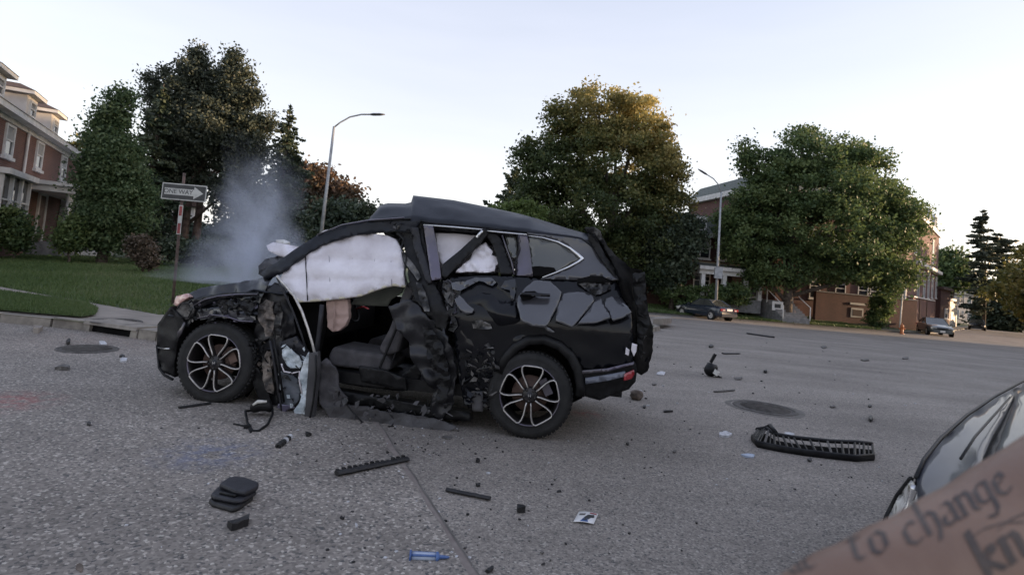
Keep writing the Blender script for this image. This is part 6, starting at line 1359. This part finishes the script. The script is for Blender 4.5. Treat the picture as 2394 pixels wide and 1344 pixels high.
m = MB(); m.tube([atZ(x, y, z) for x, y, z in ((2394, 890, .985), (2330, 924, .965), (2262, 969, .945), (2200, 1024, .915), (2160, 1074, .887), (2141, 1116, .862))], .006, 6); m.build('wing_edge_trim', M['plastic'], near_car, True)  # black plastic strip along the outer edge of the wing
m = MB(); m.tube([atZ(x, y, z) for x, y, z in ((2362, 928, .985), (2320, 975, .972), (2280, 1020, .957), (2246, 1072, .94))], .004, 5); m.build('wing_crease', M['plastic'], near_car, True)
hl_ = npanel('headlamp', [(2068, 1234, .60), (2078, 1205, .64), (2100, 1160, .71), (2130, 1122, .82), (2144, 1130, .83), (2148, 1165, .80), (2147, 1200, .76), (2120, 1240, .68), (2090, 1262, .62)], M['lens'], th=.05, step=12)
m = MB(); m.tube([atZ(x, y, z) for x, y, z in ((2062, 1240, .585), (2074, 1205, .63), (2098, 1158, .70), (2130, 1118, .815))], .008, 6); m.build('lamp_surround', M['plastic'], hl_, True)
m = MB(); m.tube([atZ(x, y, z) for x, y, z in ((2106, 1215, .72), (2126, 1180, .76), (2137, 1140, .84))], .010, 6); m.build('lamp_reflector', M['chrome'], hl_, True)

# ================================================================= the forearm in the lower right corner
YA = .42
skin, sn, slk, sb = newmat('tanned_skin')
t1 = sn.new('ShaderNodeTexCoord'); z1 = sn.new('ShaderNodeTexNoise'); z1.inputs['Scale'].default_value = 14; z1.inputs['Detail'].default_value = 4; slk.new(t1.outputs['Object'], z1.inputs['Vector'])
r1 = sn.new('ShaderNodeValToRGB'); r1.color_ramp.elements[0].position = .4; r1.color_ramp.elements[1].position = .7; r1.color_ramp.elements[0].color = (.185, .112, .080, 1); r1.color_ramp.elements[1].color = (.26, .170, .125, 1)
slk.new(z1.outputs['Fac'], r1.inputs['Fac']); slk.new(r1.outputs['Color'], sb.inputs['Base Color']); sb.inputs['Roughness'].default_value = .55; sb.inputs['Subsurface Weight'].default_value = .12; sb.inputs['Subsurface Radius'].default_value = (.01, .004, .002)
z2 = sn.new('ShaderNodeTexNoise'); z2.inputs['Scale'].default_value = 220; bp_ = sn.new('ShaderNodeBump'); bp_.inputs['Strength'].default_value = .25; bp_.inputs['Distance'].default_value = .001; slk.new(t1.outputs['Object'], z2.inputs['Vector']); slk.new(z2.outputs['Fac'], bp_.inputs['Height']); slk.new(bp_.outputs['Normal'], sb.inputs['Normal'])
axp = [(1560, 1640), (1700, 1560), (1850, 1490), (2000, 1435), (2150, 1385), (2300, 1325), (2450, 1245), (2600, 1150), (2760, 1060)]
pts = [atY(x, y, YA + .02 * i - .04) for i, (x, y) in enumerate(axp)]
rad = [.026, .028, .038, .0475, .056, .064, .070, .072, .066]
fr = empty('person', pts[4], 'bare tattooed forearm of a person reaching in from the lower right corner', 'person')
m = MB(); P2 = []; R2 = []
for i in range(len(pts) - 1):
    for k in range(6):
        t = k / 6; a = pts[max(0, i - 1)]; b = pts[i]; c = pts[i + 1]; d = pts[min(len(pts) - 1, i + 2)]
        P2.append(.5 * ((2 * b) + (c - a) * t + (2 * a - 5 * b + 4 * c - d) * t * t + (3 * b - a - 3 * c + d) * t ** 3)); R2.append(rad[i] + (rad[i + 1] - rad[i]) * ss(t))
P2.append(pts[-1]); R2.append(rad[-1])
m.tube(P2, [(r * .86, r) for r in R2], 40, flat=Vector((0, 1, 0)))
arm = m.build('forearm', skin, fr, True)
# simple sleeve at the elbow end and a closed fist beyond the wrist (both outside the frame)
bv = BVHTree.FromPolygons([tuple(v.co + Vector(fr.location)) for v in arm.data.vertices], [tuple(p.vertices) for p in arm.data.polygons])
ink = noisy('faded_tattoo_ink', (.055, .042, .038), (.085, .064, .054), 60, .6)
def onarm(px, py):
    v = ray(px, py).normalized(); h, nn, i, dd = bv.ray_cast(CAM, v)
    if h is None: return None
    if nn.dot(v) > 0: nn = -nn
    return h + nn * .0006
def nib(m, pts, w=11, ang=40):
    """one pen stroke of blackletter: a broad nib held at an angle, laid on the skin"""
    a = math.radians(ang); dx, dy = math.cos(a) * w, -math.sin(a) * w; prev = None
    P = []
    for i in range(len(pts) - 1):
        (x0, y0), (x1, y1) = pts[i], pts[i + 1]; k = max(1, int(math.hypot(x1 - x0, y1 - y0) / 4))
        for j in range(k): P.append((x0 + (x1 - x0) * j / k, y0 + (y1 - y0) * j / k))
    P.append(pts[-1])
    for x, y in P:
        c = (onarm(x - dx / 2, y - dy / 2), onarm(x, y), onarm(x + dx / 2, y + dy / 2))
        if None in c: prev = None; continue
        if prev:
            m.add([prev[0], prev[1], c[1], c[0]], [(0, 1, 2, 3)]); m.add([prev[1], prev[2], c[2], c[1]], [(0, 1, 2, 3)])
            th = Vector((1, 0, 0))
        prev = c
# letter shapes in an em box: x right, y up (x-height 1)
GL = {'t': [[(.25, 1.5), (.2, 1.2), (.2, .2), (.4, 0), (.6, .15)], [(0, 1.0), (.55, 1.0)]],
      'o': [[(.45, 1.0), (.1, .8), (.1, .2), (.4, 0)], [(.45, 1.0), (.75, .8), (.75, .25), (.4, 0)]],
      'c': [[(.65, .85), (.45, 1.0), (.1, .75), (.1, .2), (.4, 0), (.7, .15)]],
      'h': [[(.15, 1.7), (.15, .05)], [(.15, .8), (.5, 1.0), (.7, .8), (.7, .2), (.45, -.35)]],
      'a': [[(.2, .9), (.5, 1.0), (.65, .8), (.65, .1), (.8, 0)], [(.65, .6), (.15, .45), (.1, .15), (.35, 0), (.6, .2)]],
      'n': [[(.0, .85), (.15, 1.0), (.15, 0), (.3, .05)], [(.2, .8), (.5, 1.0), (.65, .8), (.65, .1), (.85, 0)]],
      'g': [[(.65, .9), (.4, 1.0), (.1, .8), (.1, .25), (.35, .1), (.65, .3)], [(.65, 1.0), (.65, -.3), (.4, -.6), (.1, -.45)]],
      'e': [[(.15, .5), (.6, .75), (.45, 1.0), (.12, .75), (.12, .2), (.4, 0), (.7, .2)]],
      'u': [[(.0, .9), (.15, 1.0), (.15, .2), (.4, 0), (.65, .2)], [(.65, 1.0), (.65, .1), (.85, 0)]],
      'k': [[(.15, 1.7), (.15, 0)], [(.2, .6), (.6, .95), (.65, .7), (.25, .5), (.75, 0)]]}
def word(s, x, y, sz, ang, sp=.98, w=11, name='tattoo_lettering'):
    ca, sa = math.cos(math.radians(ang)), math.sin(math.radians(ang)); pen = 0; m = MB()
    for ch in s:
        if ch == ' ': pen += .55; continue
        for st_ in GL[ch]: nib(m, [(x + ((pen + gx) * ca - gy * sa * 1.0) * sz, y - ((pen + gx) * sa + gy * ca) * sz) for gx, gy in st_], w)
        pen += sp
    if m.v: m.build(name, ink, fr)
word('ue', 1845, 1344, 42, 16, .9, 10); word('to', 1996, 1314, 52, 18, .9, 13); word('change', 2128, 1280, 54, 29, .88, 13)
word('kn', 2305, 1352, 70, 28, .9, 20)
m = MB(); nib(m, [(2240, 1300), (2262, 1262), (2300, 1236), (2345, 1222), (2394, 1220)], 5, 60); nib(m, [(2330, 1240), (2360, 1215), (2400, 1198)], 6, 60); m.build('tattoo_flourish', ink, fr)

# ================================================================= debris on the road
def dobj(name, label, p, cat='debris', group=None): return empty(name, p, label, cat, group)
def dpoly(name, label, pts, h, mat, part='body', cat='debris', dent=.0, z=0.0):
    P = [gt(x, y) for x, y in pts]; c = sum(P, Vector()) / len(P); m = MB()
    n = len(P); top = [p + Vector((0, 0, h + z + random.uniform(-.3, .3) * h)) for p in P]; bot = [p + Vector((0, 0, .004 + z)) for p in P]
    m.add(bot + top, [tuple(range(n - 1, -1, -1)), tuple(range(n, 2 * n))] + [(i, (i + 1) % n, n + (i + 1) % n, n + i) for i in range(n)])
    o = m.build(name, M[mat], None, loc=c); tag(o, label, cat); return o
# long grille strip with ribs
r_ = dobj('grille_strip', 'long curved black grille strip lying on the road below the big manhole cover', gt(1900, 1055))
bk_ = [(1770, 1022), (1790, 1018), (1812, 1034), (1860, 1042), (1940, 1050), (2000, 1052), (2038, 1056)]
ft_ = [(1758, 1030), (1772, 1046), (1820, 1056), (1880, 1066), (1950, 1074), (2000, 1079), (2042, 1076)]
B = [gt(*p) + Vector((0, 0, .075)) for p in bk_]; Ff = [gt(*p) + Vector((0, 0, .03)) for p in ft_]
m = MB(); m.tube(Ff, [(.032, .014)] * 7, 8); m.build('front_bar', M['plastic'], r_, True)
m = MB(); m.tube(B, [(.020, .024)] * 7, 8); m.build('back_bar', M['plastic'], r_, True)
for i in range(24):
    t = i / 23 * 6; k = min(5, int(t)); f = t - k; a = B[k].lerp(B[k + 1], f); b = Ff[k].lerp(Ff[k + 1], f) + Vector((0, 0, .015)); m = MB(); m.tube([a, b], .011 if i % 2 else .006, 5); m.build('rib', M['plastic'] if i % 5 else M['debrisg'], r_)
m = MB(); m.tube([B[1] + Vector((0, 0, .0)), B[1] + Vector((.03, -.02, .03)), B[2] + Vector((0, 0, .02))], .02, 6); m.build('hooked_end', M['plastic'], r_, True)
m = MB(); vsb = [p + Vector((0, 0, -.055)) for p in B] + [p + Vector((0, 0, -.022)) for p in Ff]; m.add(vsb, [(i, i + 1, 8 + i, 7 + i) for i in range(6)]); m.build('painted_shadow_sheet', M['dark'], r_)  # dark sheet painted in as the shade below the ribs
# serrated strip and short strip in the foreground
def strip_thing(name, label, a, b, w, h, mat, teeth=0):
    A, B_ = gt(*a), gt(*b); e = (B_ - A).normalized(); n = Vector((-e.y, e.x, 0)); r = dobj(name, label, (A + B_) / 2); L = (B_ - A).length; m = MB()
    k = 12
    path = [A.lerp(B_, i / k) + Vector((0, 0, h * .5 + .006)) + n * .006 * noise.noise(Vector((i * .7, a[0], 0))) for i in range(k + 1)]
    m.tube(path, [(h * .5, w * .5 * (1 + .2 * noise.noise(Vector((i, a[0], 3.)))))  for i in range(k + 1)], 8, flat=Vector((0, 0, 1))); m.build('bar', M[mat], r)
    for i in range(teeth):
        p = A.lerp(B_, (i + .5) / teeth) + n * w * .45 + Vector((0, 0, h * .6)); m = MB(); m.obox(p, e * L / teeth * .22, n * .012, Vector((0, 0, .012 + random.random() * .012))); m.build('tooth', M['torn'] if i % 3 == 0 else M[mat], r)
    return r
strip_thing('torn_trim_strip', 'serrated black trim strip lying just in front of the wrecked car opening', (786, 1114), (952, 1079), .055, .03, 'debrisd', 13)
strip_thing('short_trim_strip', 'short straight black trim strip in the foreground below the rear wheel', (1043, 1150), (1146, 1171), .032, .022, 'debrisd', 0)
strip_thing('long_trim_strip', 'long thin black trim strip far back on the open road', (1748, 781), (1808, 790), .16, .06, 'debrisd')
strip_thing('thin_trim_strip', 'thin dark strip lying left of the far long trim strip', (1690, 828), (1728, 828), .08, .03, 'debrisd')
strip_thing('tread_strip', 'thin black rubber strip lying under the front wheel', (418, 957), (492, 946), .035, .02, 'debrisd')
strip_thing('pale_trim_strip', 'pale narrow strip between the far debris and the big manhole cover', (1670, 918), (1716, 914), .04, .02, 'debrisg')
strip_thing('edge_trim_strip', 'black strip stub cut off by the bottom edge of the picture', (1138, 1342), (1152, 1332), .02, .015, 'debrisd')
# folded black pads
pd = dobj('folded_pad', 'stack of folded black floor pads in the left foreground', gt(540, 1165))
def slab(parent, name, pts, z0, z1, mat, bev=.012):
    P = [gt(x, y) for x, y in pts]; m = MB(); n = len(P); m.add([p + Vector((0, 0, z0)) for p in P] + [p + Vector((0, 0, z1)) for p in P], [tuple(range(n - 1, -1, -1)), tuple(range(n, 2 * n))] + [(i, (i + 1) % n, n + (i + 1) % n, n + i) for i in range(n)])
    o = m.build(name, M[mat], parent); md = o.modifiers.new('bevel', 'BEVEL'); md.width = bev; md.segments = 2; return o
slab(pd, 'lower_pad', [(486, 1180), (500, 1165), (512, 1158), (590, 1165), (592, 1172), (560, 1196), (542, 1202), (494, 1188)], .004, .03, 'debrisd')
slab(pd, 'middle_pad', [(489, 1178), (505, 1160), (524, 1152), (596, 1166), (598, 1172), (566, 1192), (548, 1194), (498, 1184)], .032, .055, 'coverg')
slab(pd, 'top_pad', [(508, 1166), (530, 1149), (545, 1147), (570, 1149), (602, 1162), (600, 1172), (570, 1187), (545, 1183)], .057, .085, 'coverg')
m = MB(); q_ = gt(512, 1178); m.tube([q_ + Vector((0, 0, .06)), gt(548, 1186) + Vector((0, 0, .06))], .008, 6); m.build('pad_fold', M['plastic'], pd, True)
o = dpoly('angular_black_piece', 'angular black plastic piece just below the folded pads', [(530, 1234), (552, 1224), (570, 1220), (582, 1216), (580, 1232), (568, 1236), (552, 1242), (540, 1244)], .035, 'debrisd')
# wire loop with a housing
wl_ = dobj('wired_mirror_housing', 'broken mirror housing with a looped black cable beside the torn front door', gt(605, 985))
m = MB(); m.tube([gt(x, y) + Vector((0, 0, h)) for x, y, h in ((588, 968, .03), (572, 975, .05), (578, 995, .02), (590, 1010, .01), (605, 1010, .012), (625, 998, .02), (636, 982, .05), (634, 968, .07))], .010, 7); m.build('cable', M['plastic'], wl_, True)
m = MB(); m.tube([gt(x, y) + Vector((0, 0, .012)) for x, y in ((546, 994), (565, 998), (580, 1000), (586, 1014))], .008, 6); m.build('plug_lead', M['plastic'], wl_, True)
m = MB(); c_ = gt(606, 972); m.tube([c_ + Vector((-.06, 0, .05)), c_ + Vector((-.01, 0, .09)), c_ + Vector((.06, 0, .09)), c_ + Vector((.10, 0, .05))], [.035, .055, .05, .02], 8); m.build('housing', M['plastic'], wl_, True)
m = MB(); m.tube([c_ + Vector((-.04, -.05, .10)), c_ + Vector((.0, -.055, .13)), c_ + Vector((.07, -.05, .135))], [.010, .016, .010], 6); m.build('glass_edge', M['lens'], wl_, True)
m = MB(); m.obox(gt(578, 1003) + Vector((0, 0, .015)), (.022, 0, 0), (0, .018, 0), (0, 0, .014)); m.build('plug', M['plastic'], wl_)
# spring
sp_ = dobj('coil_spring_piece', 'small striped coil of torn ribbed hose on the road below the torn door', gt(664, 1040)); a_, b_2 = gt(648, 1050), gt(680, 1026)
for i in range(6):
    p = a_.lerp(b_2, (i + .5) / 6) + Vector((0, 0, .02)); m = MB(); m.lathe(p, (b_2 - a_), [(.010, -.010), (.022, -.008), (.022, .008), (.010, .010)], 10); m.build('rib', M['debrisw'] if i in (3, 5) else M['debrisd'], sp_, True)
# paper
pp_ = [gt(x, y) for x, y in ((1340, 1222), (1353, 1198), (1398, 1203), (1388, 1228))]; pr = dobj('printed_paper', 'small white paper with dark blue and red print in the right foreground', sum(pp_, Vector()) / 4)
def onp(a, b, z): return pp_[0] + (pp_[3] - pp_[0]) * a + (pp_[1] - pp_[0]) * b + Vector((0, 0, z + .006 * math.sin(a * 3)))
m = MB(); m.add([onp(i / 6, j / 6, .008) for j in range(7) for i in range(7)], [(j * 7 + i, j * 7 + i + 1, j * 7 + i + 8, j * 7 + i + 7) for j in range(6) for i in range(6)]); o = m.build('sheet', M['white'], pr, True); md = o.modifiers.new('thickness', 'SOLIDIFY'); md.thickness = .001
for nm, poly, mt in (('dark_print', [(.35, .2), (.6, .15), (.75, .45), (.9, .5), (.85, .75), (.55, .7), (.45, .5)], 'signblack'), ('blue_print', [(.3, 0.05), (.7, .04), (.62, .3), (.42, .35)], 'bluep'), ('grey_print', [(.1, .6), (.4, .62), (.42, .8), (.12, .78)], 'debrisg'), ('red_print', [(.6, .8), (.95, .82), (.92, .93), (.6, .92)], 'signred')):
    m = MB(); m.add([onp(a, b, .0095) for a, b in poly], [tuple(range(len(poly)))]); m.build(nm, M[mt], pr)
# blue syringe-like tube
s0p, s1p = gt(956, 1308) + Vector((0, 0, .018)), gt(1050, 1309) + Vector((0, 0, .014)); e = (s1p - s0p); sy = dobj('blue_plastic_tube', 'blue and clear plastic tube lying at the bottom edge of the picture', (s0p + s1p) / 2, 'tube')
m = MB(); m.tube([s0p + e * .06, s0p + e * .66], .018, 14); m.build('barrel', M['paleblue'], sy, True)
for dy in (-.013, .013):
    nn = Vector((-e.y, e.x, 0)).normalized(); m = MB(); m.tube([s0p + nn * dy + Vector((0, 0, .010)), s0p + e * .66 + nn * dy + Vector((0, 0, .010))], .006, 6); m.build('blue_rail', M['bluep'], sy, True)
m = MB(); m.tube([s0p, s0p + e * .05], .026, 12); m.build('flange', M['bluep'], sy, True)
m = MB(); m.tube([s0p + e * .66, s0p + e * .72, s0p + e * .76, s0p + e * .92, s1p], [.022, .022, .009, .007, .004], 12); m.build('blue_tip', M['bluep'], sy, True)
# broken mirror on the road
bm = dobj('broken_mirror_pod', 'broken black mirror pod with an upright stalk on the open road', gt(1662, 880)); c_ = gt(1662, 880); k = c_.y / 1300
m = MB(); m.lathe(c_ + Vector((0, 0, 16 * k)), (.3, -1, .1), [(0, 12 * k), (8 * k, 10 * k), (14 * k, 4 * k), (17 * k, -4 * k), (12 * k, -10 * k), (0, -12 * k)], 14); pod = m.build('pod', M['plastic'], bm, True)
for v in pod.data.vertices: v.co += v.co.normalized() * .04 * noise.noise(v.co * 9)
m = MB(); m.obox(c_ + Vector((6 * k, -.10, 12 * k)), (5 * k, 0, -3 * k), (0, .01, 0), (2.5 * k, 0, 5 * k)); m.build('mirror_glass', M['lens'], bm)
m = MB(); m.obox(c_ + Vector((2 * k, 0, 42 * k)), (3 * k, 0, -1.5 * k), (0, 2 * k, 0), (5 * k, 0, 10 * k)); m.build('stalk', M['plastic'], bm)
m = MB(); m.obox(c_ + Vector((14 * k, -.02, 3 * k)), (8 * k, 0, -3 * k), (0, .05, 0), (0, 0, 2 * k)); m.build('foot', M['plastic'], bm)
# round chunk behind the rear bumper
ch = gt(1487, 934); m = MB(); m.lathe(ch + Vector((0, 0, .055)), (0, 0, 1), [(0, -.055), (.05, -.05), (.075, -.01), (.07, .03), (.045, .055), (0, .06)], 14)
o = m.build('rubble_chunk', M['mud'], None, True, loc=ch); tag(o, 'fist sized brown rubble chunk on the road right behind the rear bumper', 'debris')
for v in o.data.vertices: v.co += Vector((v.co.x, v.co.y, 0)).normalized() * .022 * noise.noise(v.co * 22 + Vector((3, 1, 2))) if v.co.length > .001 else Vector()
# small single pieces, each where it lies
SMALL = [
 (86, 775, 15, 6, .07, 'concrete', 'stone', 'pale stone lying in the road left of the storm drain'),
 (147, 863, 20, 5, .04, 'debrisg', 'plastic_scrap', 'grey and white plastic scrap left of the front bumper'),
 (160, 804, 6, 4, .05, 'debrisd', 'plastic_scrap', 'small dark crumb at the edge of the dull left manhole cover'),
 (286, 836, 9, 4, .03, 'debrisd', 'plastic_scrap', 'small dark scrap right of the dull left manhole cover'),
 (287, 845, 11, 4, .03, 'debrisw', 'plastic_scrap', 'pale scrap just below the small dark scrap near the left manhole cover'),
 (240, 806, 14, 4, .03, 'debrisw', 'plastic_scrap', 'thin pale scrap on the upper edge of the dull left manhole cover'),
 (185, 1330, 12, 10, .012, 'mud', 'dirt_lump', 'dark brown lump at the bottom left edge of the road'),
 (207, 995, 6, 4, .02, 'debrisd', 'plastic_scrap', 'small black crumb alone on the left road'),
 (1220, 1196, 14, 8, .03, 'debrisd', 'plastic_scrap', 'small black triangular scrap right of the short trim strip'),
 (1118, 1137, 8, 4, .02, 'debrisd', 'plastic_scrap', 'tiny dark crumb above the short trim strip'),
 (1116, 1080, 5, 4, .02, 'debrisd', 'plastic_scrap', 'tiny black crumb between the serrated strip and the rear wheel'),
 (1045, 1024, 15, 5, .012, 'debrisg', 'bent_pale_strip', 'bent pale strip on the road left of the rear wheel'),
 (1545, 875, 13, 4, .02, 'debrisw', 'white_disc', 'flat white disc on the road just right of the hanging tailgate'),
 (1694, 1019, 22, 6, .03, 'debrisw', 'white_scrap', 'torn white scrap left of the long curved grille strip'),
 (1842, 1021, 15, 6, .03, 'debrisw', 'white_scrap', 'torn white scrap right behind the long curved grille strip'),
 (1750, 1067, 20, 5, .015, 'paleblue', 'foil_scrap', 'thin blue white foil scrap below the left end of the grille strip'),
 (1662, 812, 6, 3, .05, 'debrisd', 'plastic_scrap', 'small dark scrap above the broken mirror pod'),
 (1927, 813, 9, 3, .03, 'debrisg', 'plastic_scrap', 'grey scrap far out in the middle of the open road'),
 (2022, 843, 17, 3, .03, 'debrisg', 'plastic_scrap', 'long grey scrap right of the middle of the open road'),
 (2116, 838, 9, 3, .03, 'debrisg', 'plastic_scrap', 'small grey scrap farthest right on the open road'),
 (1948, 952, 8, 3, .02, 'debrisg', 'plastic_scrap', 'small grey scrap right of the big manhole cover'),
 (2034, 951, 5, 3, .02, 'debrisd', 'plastic_scrap', 'tiny dark scrap above the small black cube on the right road'),
 (2036, 983, 6, 6, .04, 'debrisd', 'black_cube', 'small black cube lying alone on the right side of the road'),
 (1561, 963, 14, 3, .02, 'debrisd', 'plastic_scrap', 'flat dark scrap left of the big manhole cover'),
 (1506, 953, 4, 4, .02, 'debrisd', 'plastic_scrap', 'tiny dark crumb below the brown rubble chunk'),
 (1790, 871, 5, 4, .04, 'debrisd', 'plastic_scrap', 'small dark lump above the big manhole cover'),
 (1577, 1057, 5, 3, .015, 'debrisg', 'plastic_scrap', 'small grey crumb between the rear wheel and the grille strip'),
 (1892, 1078, 7, 4, .02, 'debrisd', 'plastic_scrap', 'dark crumb tucked below the middle of the grille strip'),
 (1467, 1040, 4, 3, .02, 'debrisd', 'plastic_scrap', 'tiny dark crumb right of the rear wheel'),
 (1530, 900, 6, 3, .02, 'debrisg', 'plastic_scrap', 'tiny grey scrap below the flat white disc'),
 (1725, 886, 12, 3, .02, 'debrisg', 'plastic_scrap', 'thin grey scrap right of the broken mirror pod'),
 (800, 1215, 7, 4, .015, 'debrisd', 'plastic_scrap', 'small dark curl in the centre foreground'),
 (832, 1232, 4, 6, .015, 'debrisw', 'white_scrap', 'tiny upright white chip in the centre foreground'),
 (905, 1060, 4, 3, .015, 'debrisd', 'plastic_scrap', 'tiny dark crumb behind the serrated strip'),
 (1142, 1108, 6, 3, .01, 'debrisw', 'white_scrap', 'tiny white chip above the short trim strip'),
 (1306, 1150, 6, 3, .01, 'debrisd', 'plastic_scrap', 'tiny dark chip left of the printed paper'),
 (720, 1020, 8, 6, .03, 'debrisd', 'plastic_scrap', 'black scrap at the foot of the torn door edge'),
 (1550, 763, 26, 6, .2, 'concrete', 'concrete_slab', 'broken pale concrete slab at the kerb corner behind the tailgate'),
]
for px, py, w, h, ht, mt, nm, lb in SMALL:
    n = random.randint(5, 7); r0 = random.uniform(0, 6.28); pts = []
    for i in range(n): a = r0 + 2 * math.pi * i / n; k = random.uniform(.55, 1.1); pts.append((px + w * k * math.cos(a), py + h * k * math.sin(a)))
    dpoly(nm, lb, pts[::-1], ht, mt, z=.15 if nm == 'concrete_slab' else 0)
# countless crumbs of glass and plastic
m = MB(); mts = [M['debrisd'], M['debrisw'], M['debrisg']]
for i in range(470):
    if i >= 300: px, py = random.gauss(870, 190), random.gauss(1020, 40)
    elif i < 190: px, py = random.gauss(950, 420), random.uniform(930, 1330)
    else: px, py = random.uniform(1450, 2150), random.uniform(790, 1150)
    if px < 0 or px > 2394: continue
    p = gt(px, py); s = random.uniform(.0025, .008) * (1 if py > 950 else 2.0); a = random.uniform(0, 6.28); ax_ = Vector((math.cos(a), math.sin(a), 0)) * s; ay_ = Vector((-math.sin(a), math.cos(a), 0)) * s * random.uniform(.4, 1)
    m.obox(p + Vector((0, 0, s * .4 + .004)), ax_, ay_, Vector((random.uniform(-.3, .3) * s, 0, s * .5)), random.choice((0, 0, 0, 1, 1, 2)))
tag(m.build('road_crumbs', mts), kind='stuff')
